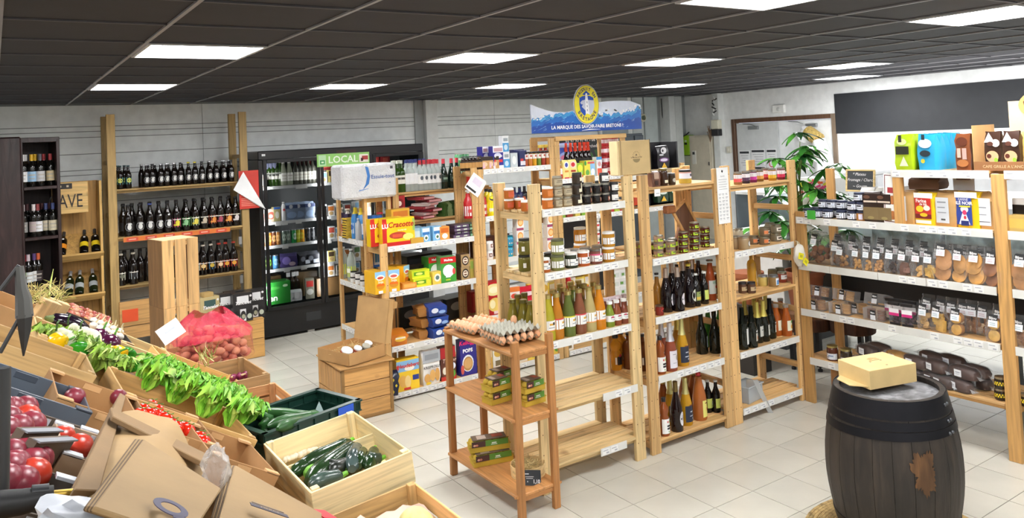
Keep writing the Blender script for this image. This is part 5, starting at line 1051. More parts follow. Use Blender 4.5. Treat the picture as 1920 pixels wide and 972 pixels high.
for px,c1,c2,nm in ((332,'d83a7a','e0d23a','pink and yellow'),(350,'3f9a4a','8ac08a','green'),(367,'b9d8a8','d8c84a','pale green landscape'),(384,'26221e','c8b8a0','black and cream'),(399.5,'b8482a','d88a3a','brick red'),(414,'2a1c22','a8485a','black and crimson'),(429,'c8642a','e8a04a','orange'),(443,'3a3238','d8d0d0','dark lettered')):
    S.put(big([('rect',.1,.26,.1,P(c1)),('oval',.1,.045,.055,P(c2),0,.0016),('rect',.075,.06,.02,P(c2),-.3,.002),('rect',.135,.1,.01,P('e8e2d4'),0,.0016)]),px,.06,'tall beer with %s label on the middle shelf'%nm,'bottle','tall beers on the middle shelf')
pb=big([('rect',.1,.16,.09,P('2a2826'))])
for rr in (1,2,3):S.put(pb,[232+k*16.6 for k in range(13)],.06+rr*.1,'tall black beer bottle, %s rank of the middle shelf'%ORD[rr],'bottle','tall beers behind the front rank',flat=True)
S=ShelfY(YB,GB[2])
for px,c1,c2,nm in ((228,'c9c8b0','6a6a5a','cream'),(251,'9aa0a4','26262a','silver'),(369,'d8dcd0','5a7a5a','white'),(382,'d89a4a','e8c88a','tan orange'),(397,'3a7aa8','c8a83a','blue'),(412,'c88a52','e8c8a0','small brown'),(424,'c8342a','e0a03a','bright red'),(439,'c8342a','e0a03a','red with golden bread')):
    S.put(big([('rect',.1,.26,.085,P(c1)),('oval',.1,.05,.045,P(c2),0,.0016),('rect',.13,.1,.008,P('f0e8e0'),0,.0016)],'a8382a' if px>411 else 'b9b0a0'),px,.06,'tall beer with %s label on the lowest beer shelf'%nm,'bottle','tall beers on the lowest shelf')
for rr in (1,2,3):S.put(big([]),[220+k*14.6 for k in range(15)],.06+rr*.1,'tall black bottle, %s rank of the lowest beer shelf'%ORD[rr],'bottle','tall beers behind on the lowest shelf',flat=True)
# red corner poster on the post
rp=MB();q=onY(452,360,YB-.03);rp.box(-.02,.2,0,.004,-.2,.24,P('c8382a'));wtext(rp,'NOTEZ',.045,P('f0d8d0'),.06,-.002,.02,bold=.001);wtext(rp,'VOTRE BIERE',.03,P('f0d8d0'),.08,-.002,-.035,bold=.001)
for k in range(5):rp.box(.0,.17,-.002,0,-.085-k*.02,-.08-k*.02,P('e8a898'))
rp.add([(-.09,-.03,.03),(.02,-.05,.23),(.06,-.01,.24),(.26,-.03,-.22),(.2,-.012,-.19)],[(0,1,3,4)],P('f0f1f3'));rp.add([(-.09,-.028,.03),(.02,-.048,.23),(.26,-.028,-.22)],[(0,2,1)],P('f0f1f3'))
single('folded_poster',rp,'red poster with white folded corner hanging on the beer shelf post','poster',Matrix.Translation(q))
# ---------------------------------------------------------------- wine cabinet and cave display
m_dk=mat('2e1d1c','dark_oak',.4);wc=thing('wine_cabinet','dark mahogany wine cabinet at the far left','cabinet',T(.545,9.35,0,rz=.13))
part(wc,'left_door_panel',MB().box(-.62,-.325,-.03,.0,0,2.46,m_dk),.015);part(wc,'side_panel',MB().box(-.03,0,0,.4,0,2.43,m_dk),.004);part(wc,'side_panel',MB().box(-.34,-.31,0,.4,0,2.43,m_dk),.004)
part(wc,'back_panel',MB().box(-.31,-.03,.38,.4,0,2.4,mat('241716','dark_oak',.6)));part(wc,'top_panel',MB().box(-.34,0,0,.4,2.4,2.45,m_dk),.004)
WZ=[1.965,1.47,.98,.55]
for z in WZ:part(wc,'shelf',MB().box(-.31,-.03,.0,.38,z-.03,z,m_dk),.003)
def wine(lab,foil,glass='14120f',kind='wine'):return bottle('wine_bottle',.32,.04,G(glass,.06),P(foil,.3),kind,foil=(P(foil,.35),.8),labels=lab)
WL=lambda c,c2='b8b0a4',w=.1,h=.1:[('rect',.1,w,h,P(c)),('rect',.115,w*.6,h*.12,P(c2),0,.0016),('rect',.08,w*.5,h*.08,P(c2),0,.0016)]
WS=[ShelfY(9.36,z) for z in WZ]
for i,row in enumerate((((44,'d8d8da','e8e8e8','white foil, left'),(49,'d8d8da','e8e8e8','white foil, right'),(60,'e0b01e','9ac0e0','yellow foil and blue label, left'),(67,'e0b01e','9ac0e0','yellow foil and blue label, right'),(76,'5a5a62','c8c8ca','grey foil'),(95,'a8383c','d8c49a','red foil and cream label')),
            ((44,'c8c0c0','8a8a88','pale foil'),(64,'d0c8c8','b8a8a8','silver foil and oval label'),(72,'8a3a3a','e0e0e4','dull red foil'),(87,'3a4470','d8ccb0','navy foil and cream label, left'),(100,'3a4470','d8ccb0','navy foil and cream label, right')),
            ((46,'b8303c','a8c88a','red foil and green picture'),(54,'c8b8c0','d8dcdc','pale pink foil'),(65,'5a4478','dcdcdc','violet foil'),(73,'c8603a','3a3030','orange foil')))):
    for px,f_,l_,nm in row:WS[i].put(wine(WL(l_),f_),px,.06+.05*(px%2),'wine bottle with %s, %s shelf of the dark cabinet'%(nm,('top','middle','third')[i]),'bottle','wines in the dark cabinet')
WS[0].put(wine(WL('8a8a90'),'b0383c'),83,.2,'red foiled wine bottle standing behind, top shelf of the dark cabinet','bottle')
WS[1].put(wine([],'4a2a2c'),[52,80,94],.2,'dark wine bottle at the rear, middle shelf of the dark cabinet','bottle','rear wines, middle shelf')
WS[3].put(wine([],'2a2426'),[62,74,84],.08,'dark wine bottle on the lowest visible cabinet shelf','bottle','lowest cabinet wines')
cv=thing('wine_display','light pine stand lettered for a wine cellar, with two tilted shelves of bottles','display',T(.5,9.62,0))
mp_='d2a862';part(cv,'side_panel',MB().box(.4,.425,-.04,.3,0,1.98,W(mp_,2)),.004);part(cv,'back_panel',MB().box(0,.4,.25,.27,0,1.98,W('c89a55',2)),.003)
sg=part(cv,'sign_board',MB().box(-.02,.3,-.03,-.01,1.66,1.98,W('ddb673',0)),.003)
tx=MB();wtext(tx,'CAVE',.2,P('2a2320'),.1,-.034,1.78,sx=.62);link('lettering',tx.mesh('lettering'),sg);link('badge',MB().box(.02,.16,-.034,-.031,1.915,1.97,P('26221f')).boxc(.055,-.036,1.942,.02,.001,.02,P('c8b89a')).boxc(.12,-.036,1.942,.02,.001,.02,P('c8b89a')).mesh('badge'),sg)
for k,z in enumerate((1.2,.78)):
    A_=Matrix.Translation((0,0,z))@Matrix.Rotation(math.radians(-48),4,'X')
    part(cv,'tilted_shelf',MB().box(0,.42,0,.02,-.02,.42,W('c89c58',2),A_),.002);part(cv,'shelf_lip',MB().box(-.0,.43,-.07,.02,-.035,-.01,W(mp_,0),A_),.003)
    for j,(dx,lab,kd) in enumerate(((.07,'e8b81e' if k==0 else 'b0b4b4',0),(.17,'e8b81e' if k==0 else 'b0b4b4',0),(.3,'e8b81e' if k==0 else 'b0b4b4',0)) if k else ((.02,'e8901e',0),(.22,'e8c81e',0),(.33,'e8c81e',0))):
        t_=wine([('rect',.1,.1,.06,P(lab)),('oval',.19,.02,.02,P('e8e8e8'),0,.002)],'c8c8c8' if k else '3a3a3a','1c2410' if k else '100e0c')
        t_.put(A_ and (Matrix.Translation((.5,9.62,0))@A_@Matrix.Translation((dx+.03,-.042,.01))@Matrix.Rotation(math.radians(8-j*3),4,'Y')),'%s wine bottle lying on the %s tilted shelf, %s'%(('yellow labelled','silver labelled')[k],('upper','lower')[k],('leftmost','middle','rightmost')[j]),'bottle','bottles on the tilted shelves')
# ---------------------------------------------------------------- glass door cooler
KX0,KX1,KY,KZ=2.53,4.66,9.6,2.205
ko=thing('drinks_cooler','wide black glass door cooler along the back wall','fridge',T(KX0,KY,0));kw=KX1-KX0;bk=P('17181b',.3)
part(ko,'base',MB().box(0,kw,0,.72,.03,.33,bk).box(.1,.2,-.001,0,.12,.16,bk),.01);part(ko,'top_panel',MB().box(0,kw,0,.72,2.1,KZ,bk),.01)
for x in (0,kw-.05):part(ko,'side_panel',MB().box(x,x+.05,0,.72,.33,2.1,bk),.005)
part(ko,'back_panel',MB().box(.05,kw-.05,.66,.7,.33,2.1,P('34383a',.5)))
part(ko,'label_plate',MB().box(.045,.085,-.003,0,2.145,2.17,P('dfe2e2')));part(ko,'red_display',MB().box(.95,1.2,-.003,0,2.13,2.17,P('3a1c20')),label='faint red lettering strip')
part(ko,'vent_mark',MB().box(.5,.68,-.002,0,.14,.24,P('2c2e30')),label='grey scuffed vent');part(ko,'foot',MB().box(.52,.6,.02,.06,0,.035,P('d0d0cc')))
KS=[1.78,1.36,1.08,.8];GL=mat('2c3434','glass',.02,.03)
for z in KS:part(ko,'shelf',MB().box(.06,kw-.06,.06,.64,z-.03,z-.015,P('c9cdcc',.3)).box(.06,kw-.06,.05,.062,z-.035,z+.0,P('dfe2e2',.3)))
part(ko,'glass_shelf',MB().box(.06,kw-.06,.12,.64,1.62+.3,1.63+.3,P('8f948c',.3)))
for k in range(3):
    x0=.05+k*.68;dr=part(ko,'door',MB().box(x0,x0+.04,-.03,0,.33,2.1,bk).box(x0+.635,x0+.675,-.03,0,.33,2.1,bk).box(x0+.04,x0+.635,-.03,0,.33,.375,bk).box(x0+.04,x0+.635,-.03,0,2.06,2.1,bk),.003)
    link('glass_pane',MB().box(x0+.04,x0+.635,-.018,-.012,.375,2.06,GL).mesh('glass_pane'),dr);link('door_handle',MB().box(x0+(.6 if k==0 else .02),x0+(.63 if k==0 else .05),-.06,-.03,.95,1.5,P('0e0f10',.4)).mesh('door_handle',.008),dr)
lc=bpy.data.lights.new('cooler_fill','AREA');lc.shape='RECTANGLE';lc.size=.03;lc.size_y=1.6;lc.energy=6  # unseen area strips added behind the door bars to brighten the cooler goods
for k in range(4):lo=bpy.data.objects.new('cooler_fill',lc);COL.objects.link(lo);lo.location=(KX0+.07+k*.668,KY+.004,1.2);lo.rotation_euler=(PI/2,0,0)
KF=KY+.07
def kput(z,tpl,pxs,back,label,cat,group=None,flat=True,dz=0):return ShelfY(KF,z).put(tpl,pxs,back,label,cat,group,dz=dz,flat=flat)
kput(1.78+.15,dkb,[500,507,514],.12,'dark green bottle at the top left inside the cooler','bottle','dark bottles at the cooler top');
kput(1.93-.15,vg,[505,512,519,526],.1,'green wine bottle on the cooler top shelf','bottle','green bottles on the cooler top shelf');kput(1.78,bottle('rose_bottle',.33,.042,G('9aa08a',.08),P('dfdcd4'),'champ',foil=(P('e4e2dc',.4),.8),labels=WL('e8e8e0')),[532,543],.08,['pale bottle with white cap in the cooler, left','pale bottle with white cap in the cooler, right'],'bottle',None,False)
kput(1.78,bottle('rose_bottle',.31,.04,G('4a4a42',.08),P('c8384a'),'wine',labels=WL('d8d8cc')),[555,563,571,579,587],.08,'grey green bottle with pale label on the cooler top shelf','bottle','grey green bottles in the cooler')
kput(1.78,pack('box',.09,.08,.14,'6a4a2a',[(.1,.9,.1,.5,'cfd0a8')]),492,.02,'brown and cream carton at the cooler left side','carton',None,False)
kput(1.93,pack('red_carton',.2,.1,.1,'a82a30',[]),568,.15,'red carton on top of the bottles in the cooler','carton',None,False,dz=.05)
Kb=ShelfY(KF,1.36)
kput(1.36,pack('yogurt_pack',.12,.08,.15,'d8c8b4',[(.1,.9,.2,.8,'c86a5a','o'),(.3,.7,.3,.6,'e8e2d8','o')]),[497,506],.04,['patterned yogurt pack in the cooler, left','patterned yogurt pack in the cooler, right'],'pack',None,False);kput(1.36,pack('milk_tub',.08,.08,.17,'a8a070',[(0,1,.85,1,'3a6ab8'),(.2,.8,.2,.7,'d8d8c8','o')]),518,.04,'tub with blue lid in the cooler','tub',None,False)
kput(1.36,bottle('milk_bottle',.22,.037,P('eceeee',.3),Wt,'pet',labels=[('oval',.13,.03,.03,P('d83a4a'))]),532,.03,'white milk bottle with red dot in the cooler','bottle',None,False)
kput(1.36,pack('water_pack',.14,.1,.2,'8294ae',[(0,1,.7,.9,'3a4a7a'),(.1,.9,.1,.5,'9ab4d8','o'),(.3,.6,.68,.92,'e2e6ee','o')],lumpy=.008,kind='pack_body'),[546,561,577],.04,['blue grey water pack in the cooler, left','blue grey water pack in the cooler, middle','blue grey water pack in the cooler, right'],'pack',None,False)
def can(c,c2):return jar('drink_can',.16,.033,c,lidc('b9bcc0'),.008,[('oval',.08,.05,.08,P(c2),0)])
for px,c,c2,nm in ((497,'b87a3a','d8a86a','orange brown'),(505,'c87a30','e8b05a','orange'),(514,'6a3a20','c89a5a','dark brown'),(521,'b87a3a','e0b070','tan'),(533,'5a6a60','9aa89a','grey green'),(540,'5a6a60','9aa89a','second grey green'),(551,'1f9a4a','d8e8d8','bright green'),(559,'b8c22a','e8e85a','yellow green'),(566,'e0a01e','e8e04a','golden orange'),(578,'2a2c30','55585c','black'),(586,'2a2c30','55585c','second black')):
    kput(1.08,can(c,c2),px,.04,'tall %s drink can in the cooler'%nm,'can','cans in the cooler',False)
for px,c,c2,nm in ((495,'2c3a22','8ac83a','black and green, outer'),(504,'2c3a22','8ac83a','black and green, inner'),(517,'4a8ac0','9ac8e8','sky blue')):kput(.8,can(c,c2),px,.04,'%s energy drink can on the fourth cooler shelf'%nm,'can',None,False)
kput(.8,pack('soda_pack',.19,.12,.16,'4a3f78',[(.1,.6,.2,.8,'8a7ac8','o'),(.5,.9,.1,.4,'c8b0c0','o')],lumpy=.008,kind='pack_body'),541,.06,'purple shrink wrapped drink pack in the cooler','pack',None,False);kput(.8,pack('soda_pack',.15,.12,.15,'2c2e36',[(.1,.5,.3,.7,'7a7e8a','o'),(.5,.9,.1,.4,'b8c0cc')],lumpy=.008,kind='pack_body'),[567,585],.06,['black shrink wrapped drink pack in the cooler, left','black shrink wrapped drink pack in the cooler, right'],'pack',None,False)
hk=pack('beer_carton',.3,.2,.26,'2c8a32',[(.15,.6,.66,.8,'4aa848','o'),(.05,.2,.74,.86,'c8e8c0','o'),(.7,.9,.74,.86,'c8e8c0','o')],[('ken',.1,'f2f8f0',.25,.28,dict(bold=.002)),('25',.03,'e8f4e4',.12,.8)])
ShelfY(KF,.38).put(hk,517,.12,'green beer carton with white lettering at the cooler bottom','carton',jit=0)
for k,px in enumerate((540,549,557)):kput(.38,wine([('rect',.29,.05,.05,P('e8e8ea'))],'3a2a20','3a2a1c'),px,.3,'brown bottle with white neck tag in the cooler, %s of three'%('left','middle','right')[k],'bottle',None,False)
kput(.38,pack('white_pack',.12,.08,.13,'dfe2e4',[(.2,.8,.2,.8,'f0f2f2','o')],lumpy=.006,kind='pack_body'),[542,556],.08,['white film wrapped pack at the cooler bottom, left','white film wrapped pack at the cooler bottom, right'],'pack',None,False);kput(.38,pack('chips_tin',.1,.1,.24,'8a8a7a',[(.1,.9,.6,.9,'c8403a'),(.1,.9,.2,.5,'d8d8d0','o')]),581,.08,'tall pack with red band at the cooler bottom right','pack',None,False)
kput(.38,pack('brown_carton',.24,.2,.3,'6a5434',[]),[505,575],.36,['brown carton behind the green beer carton','brown carton behind at the cooler bottom right'],'carton',None,False)
cc_=[('e8e8e4','8ab8d8'),('d8c87a','4a3a2a'),('e8ecec','a8c8d8'),('e4e2dc','c8783a'),('ece8e0','6a8a5a'),('dfe4e4','c85a4a')]
for r_i,z in enumerate([1.78,1.36,1.08,.8,.6]):
    for k,px in enumerate((606,620,634,650,668,690,712,736)):
        c,c2=cc_[(r_i*2+k)%6]
        kput(z if z>.7 else .62,pack('chilled_carton',.085,.08,.13+.02*((k+r_i)%2),c,[(.1,.9,.5,.92,c2),(.2,.8,.1,.45,'b89a6a','o')]),px,.03,'chilled carton on the %s shelf behind the right cooler doors, %s from left'%(('top','second','third','fourth','fifth')[r_i],ORD[k]),'carton','chilled cartons, %s row'%('top','second','third','fourth','fifth')[r_i])
for z in (1.93,):kput(z,pack('red_box',.12,.1,.14,'9a2a2c',[(.2,.8,.2,.8,'c85a4a')]),[612,628,700,720],.1,'red box on the highest level behind the right cooler doors','box','red boxes high in the cooler')
kput(.38,pack('brown_carton',.3,.2,.22,'7a5c38',[]),[615,650,700],.15,'brown carton low behind the right cooler doors','carton','brown cartons low in the cooler')
# price cards on the cooler shelves are part of it
pcx=MB()
for z,pxs in ((1.78,(560,571)),(1.36,(522,534,560,606,626)),(1.08,(535,608,616)),(.8,(538,570,608,620))):
    for px in pxs:x=xat(px,KY+.04,z)-KX0;pcx.box(x-.035,x+.035,.04,.046,z-.05,z-.01,Wt)
part(ko,'price_card',pcx,kind='stuff')
# LOCAL sign
q=onY(594,290,KY-.04);q1=onY(692,284,KY-.04);sw_=q1.x-q.x
ls=MB().box(0,sw_,0,.006,-.155,0,P('93cc6e'));wtext(ls,'LOCAL',.12,P('eef6e6'),sw_*.49,-.002,-.078,bold=.002)
ls.boxc(.065,-.002,-.078,.09,.002,.13,P('b8dcae')).boxc(.065,-.004,-.1,.06,.002,.05,P('3f9a52')).boxc(.065,-.006,-.1,.03,.001,.02,P('d8ecd4'));ls.boxc(sw_-.075,-.003,-.075,.12,.002,.1,P('e4dcd0'),Matrix.Rotation(.0,4,'Y')).boxc(sw_-.06,-.005,-.07,.08,.001,.05,P('a83a34')).boxc(sw_-.1,-.005,-.09,.03,.001,.04,P('4a2c24'))
single('local_sign',ls,'light green sign reading LOCAL on the cooler top','sign',Matrix.Translation(q))
# ---------------------------------------------------------------- goods on the right hand unit
U=[ShelfX(XU,z) for z in GU]
def softbag(nm,w,d,h,c,prints=(),texts=(),lum=.006):return pack(nm,w,d,h,mat(c,'card',.3),prints,texts,lumpy=lum,kind='bag_body')
gb_=softbag('chips_bag',.13,.07,.25,'b5d322',[(.1,.9,.45,.68,'23281a'),(.2,.8,.72,.9,'dbe8a0','o'),(.3,.5,.8,1,'2a2c22'),(.3,.85,.12,.4,'d8dcc0','tri')])
lb_=softbag('chips_bag',.13,.07,.25,'2fa9dc',[(.1,.9,.62,.88,'d8ecf4','o'),(.3,.5,.85,1,'1c2a34'),(.15,.8,.38,.56,'20303a','o'),(.2,.45,.2,.32,'d8c83a','o')])
for k in range(4):U[0].put(gb_,1701+k*7,.05+.07*k,'lime green bag on the top shelf, %s of its row'%ORD[k],'bag','lime green bags',rz=-.1)
for k in range(6):U[0].put(lb_,1745+k*9,.05+.065*k,'sky blue bag on the top shelf, %s of its row'%ORD[k],'bag','sky blue bags',rz=-.1)
br_=softbag('coffee_bag',.095,.06,.25,'7d4526',[(.1,.9,.65,.9,'5a2a18','o'),(.15,.4,.35,.6,'c8a898'),(.5,.8,.3,.6,'b89a90'),(.1,.9,.1,.3,'a86a3a','o')])
U[0].put(br_,1811,.06,'brown printed coffee bag beside the blue bags','bag')
q=yat(1829,XU+.03,1.86);dbx=thing('coffee_display','kraft cardboard coffee display with oval header at the top right','display',T(XU+.02,q,1.86,rz=-PI/2))
mk1,mk2=mat('c9a06a','card',.7),mat('8e6038','card',.7);dw=.62
part(dbx,'front_lip',MB().box(0,dw,-.005,0,0,.06,mk2),.001);tx=MB();wtext(tx,"CAFE GRILLE A L'ANCIENNE 100% ARABICA",.026,P('d8b488'),dw*.5,-.007,.028);part(dbx,'lettering',tx)
part(dbx,'side_wall',MB().box(-.004,0,0,.3,0,.3,mk1));part(dbx,'side_wall',MB().box(dw,dw+.004,0,.3,0,.3,mk1));part(dbx,'base',MB().box(0,dw,0,.3,0,.004,mk1));part(dbx,'back_card',MB().box(.1,dw,.3,.305,0,.45,mat('e3c9a2','card',.7)))
hd=MB();hd.lathe([(.175,0),(.175,.006)],mat('cfa25f','card',.6),32,Matrix.Translation((.38,.295,.42))@Matrix.Diagonal((1.2,1,.62,1))@Matrix.Rotation(PI/2,4,'X'));hd.boxc(.38,.284,.53,.06,.004,.045,mk2)
hd.tube([(.24+.035*math.cos(a),.286,.44+.012*math.sin(a)) for a in [k*.5 for k in range(14)]],.003,P('6b4422'),4);hd.tube([(.205,.286,.44),(.215,.286,.4),(.235,.286,.38),(.25,.286,.38),(.268,.286,.4),(.275,.286,.44)],.003,P('6b4422'),4)
wtext(hd,'Café',.03,P('6b4422'),.4,.283,.475);wtext(hd,'Gwilen',.06,P('6b4422'),.42,.283,.42);part(dbx,'header_oval',hd)
pc=softbag('coffee_bag',.1,.06,.25,'3d261c',[(0,.7,.72,.98,'ddd0cc','tri'),(.5,1,.6,.8,'e8e0dc','o'),(.2,.6,.62,.74,'5a3428','o'),(.1,.9,.2,.5,'c8a47c','o'),(.15,.45,.3,.42,'5a2c20','o'),(.6,.85,.2,.32,'8fc83a','o'),(.1,.9,.0,.1,'6ab04a')])
for k in range(2):pc.put(T(XU+.08,q-.11-k*.115,1.865,rz=-PI/2),'brown and white coffee bag in the cardboard display, %s'%('left','right')[k],'bag')
for k in range(2):softbag('coffee_bag',.08,.05,.24,'d8b266',[(.3,.7,.5,.95,'f0e0b8','tri')]).put(T(XU+.12,q-.31-k*.08,1.865,rz=-PI/2),'golden coffee bag in the cardboard display, %s'%('left','right')[k],'bag')
# second shelf: rillettes jars, flours
nj=jar('spread_jar',.07,.042,'2c2f3c',P('242c4a'),.014,[('rect',.032,.16,.04,P('dfe3ec'),0),('rect',.042,.05,.012,P('2a2c34'),-.2,.0014),('rect',.024,.05,.005,P('8a8e98'),0,.0014),('rect',.035,.012,.016,P('c8d0e0'),.7,.0014)])
for k,px in enumerate((1516,1534,1553,1579,1600)):U[1].put(nj,px,.05,'small jar with navy lid, %s of the bottom row on the second shelf'%ORD[k],'jar','navy lidded jars, bottom row',rz=-.2)
for k,px in enumerate((1545,1562,1580,1600,1618)):U[1].put(nj,px,.1 if k<3 else .05,'small jar with navy lid, %s of the upper row on the second shelf'%ORD[k],'jar','navy lidded jars, upper row',dz=.0715,rz=-.2)
for k,px in enumerate((1530,1546,1564,1583)):U[1].put(nj,px,.15,'navy lidded jar behind, %s of the second rank'%ORD[k],'jar','navy lidded jars behind')
U[1].put(jar('spread_jar',.07,.042,'a8743a',P('242c4a'),.014,[('rect',.032,.03,.04,P('d8d0e0'),.3)]),1617,.05,'tan jar with navy lid at the end of the bottom row','jar');U[1].put(nj,1612,.06,'small jar with navy lid standing alone on the third level','jar',dz=.143)
gr=softbag('granola_bag',.13,.09,.22,'3a2a22',[(.05,.95,.08,.5,'7d6a48'),(.05,.95,.62,.95,'2a1814'),(.1,.9,.66,.72,'d8c8b8'),(.1,.5,.78,.9,'6a4a3a','o'),(.3,.7,.1,.2,'9a8a5a','o')])
U[1].put(gr,[1641,1668],.06,['dark granola bag with clear window, left one','dark granola bag, right one beside the stub post'],'bag');U[1].put(softbag('granola_bag',.13,.09,.24,'b9b6ae'),[1634,1655],.2,['grey folded bag behind the granola bags, left','grey folded bag behind the granola bags, right'],'bag')
pb_=MB().box(0,.11,-.003,0,0,.36,P('eeeae8')).box(.006,.104,-.004,-.003,.01,.35,P('6a2c30')).box(.012,.098,-.005,-.004,.016,.344,P('ecebe8')).box(.03,.1,-.006,-.005,.22,.26,P('a8343a'))
for z in (.17,.06):pb_.joinmb(MB().lathe([(.032,0),(.032,.001)],mat('b5703a','skin',.6),16),Matrix.Translation((.07,-.006,z))@FR)
single('product_poster',pb_,'tall white and dark red framed poster leaning beside the stub post','poster',T(XU+.01,yat(1658,XU+.01,1.5),1.478,rz=-PI/2,ry=.05))
kr_='c49a62';lbp=[(.12,.72,.1,.86,'cdd1d6'),(.2,.6,.7,.74,'8a8e94'),(.2,.55,.55,.58,'8a8e94'),(.2,.6,.4,.43,'9a9ea4'),(.35,.55,.18,.23,'4a4a4a')]
fb=pack('flour_bag',.16,.1,.23,mat(kr_,'card',.6),lbp,lumpy=.006,kind='bag_body')
f2=pack('flour_bag',.15,.1,.225,'f0cf22',[(0,1,.84,1,'f2f2f0'),(.04,.9,.2,.84,'c8342c'),(.04,.9,.2,.34,'7a2226'),(.1,.5,.4,.6,'f0d030','o'),(.5,.85,.45,.62,'f2ead8','o'),(.3,.7,.26,.38,'e8c42a','o'),(.06,.88,.05,.15,'e8e8e4')],[('Farine',.034,'f6eee8',.4,.75,dict(bold=.001)),('de blé',.024,'f6eee8',.5,.65,dict(bold=.0006))],lumpy=.004,kind='bag_body')
f4=pack('flour_bag',.16,.1,.24,'eeca1e',[(0,1,.84,1,'e6e6e8'),(.05,.75,.08,.84,'2e4698'),(.15,.65,.1,.55,'e8e8ee','tri'),(.25,.6,.42,.62,'eeeef2','o'),(.33,.52,.36,.5,'d03a6a','o'),(.38,.5,.24,.34,'d03a4a','o'),(.25,.6,.06,.2,'22306e'),(.2,.7,.58,.62,'e8d83a')],[('FARINE',.022,'f2f2f6',.4,.79),('BLÉ NOIR',.03,'f2f2f6',.4,.69,dict(bold=.001))],lumpy=.005,kind='bag_body')
f5=pack('flour_bag',.16,.1,.23,mat(kr_,'card',.6),[(.02,.68,.1,.88,'e3e5ec'),(.1,.5,.6,.63,'8a8e94'),(.1,.5,.4,.42,'8a8e94'),(.02,.65,.2,.22,'5a5a60')],lumpy=.006,kind='bag_body')
for t_,px,nm in ((fb,1704,'kraft flour bag with grey label, beside the stub post'),(f2,1744,'red and yellow flour bag'),(fb,1782,'kraft flour bag with grey label, between two printed ones'),(f4,1824,'blue and yellow buckwheat flour bag'),(f5,1862,'kraft flour bag with long white label at the tall post')):U[1].put(t_,px,.09,nm,'flour',rz=-.12,jit=.03)
U[1].put(pack('box',.12,.1,.1,'c8a860',[(.1,.9,.2,.8,'d8b45a')]),[1915,1925],.08,['small wooden-coloured box right of the tall post','second small box right of the tall post'],'box');U[1].put(pack('label_stand',.1,.03,.2,'e8e8e8',[(0,1,.5,.8,'1c1c1e')]),1918,.14,'white card with black band right of the tall post','card')
bp=pack('paper_packet',.22,.16,.09,mat('6b4a32','card',.7),[],lumpy=.006,kind='bag_body')
U[1].put(fb,[1722,1760,1800,1840],.26,['kraft bag behind, first of the rear row','kraft bag behind, second of the rear row','kraft bag behind, third of the rear row','kraft bag behind, fourth of the rear row'],'flour')
U[1].put(bp,1741,.27,'brown paper packet lying on the rear flour bags, lower','packet',dz=.235);U[1].put(bp,1748,.28,'brown paper packet lying on another, upper','packet',dz=.32)
card=MB().boxc(0,0,.06,.15,.003,.15,P('e6e8ea')).boxc(0,-.003,.125,.15,.001,.015,P('2c2c30')).boxc(0,-.003,.09,.1,.001,.02,P('8a6a64'));U[1].put(Tpl('price_sign',[('card',card)]),1808,.3,'white sign with dark header hanging behind the flour bags','sign',dz=.22,jit=0)
U[1].put(pack('leaflet',.1,.02,.25,'e8e8e6',[(0,1,.1,.4,'2a2a2a')]),1708,.25,'white and black leaflet behind the first flour bag','leaflet')
# chalk sign, white box, sweets display behind
cs_=thing('chalk_sign','small black chalk sign in a pale wooden frame above the jars','sign',T(XU+.36,yat(1586,XU+.36,1.65),1.66,rz=-PI/2,rx=-.12,ry=0))
part(cs_,'slate',MB().box(.01,.25,0,.008,.01,.17,P('3a3d40',.7)));fm=MB()
for a in ((0,.26,0,.014),(0,.26,.166,.18),(0,.014,.014,.166),(.246,.26,.014,.166)):fm.box(a[0],a[1],-.006,.01,a[2],a[3],W('e2c68a',0))
part(cs_,'frame',fm,.002);tx=MB();ch=P('e8e8e8')
for s_,x_,z_ in (('* Plateau',.12,.14),('Fromage / Charc.',.13,.095),('~ Gourm.',.13,.045)):wtext(tx,s_,.033,ch,x_,-.001,z_,shear=.3)
part(cs_,'chalk_writing',tx)
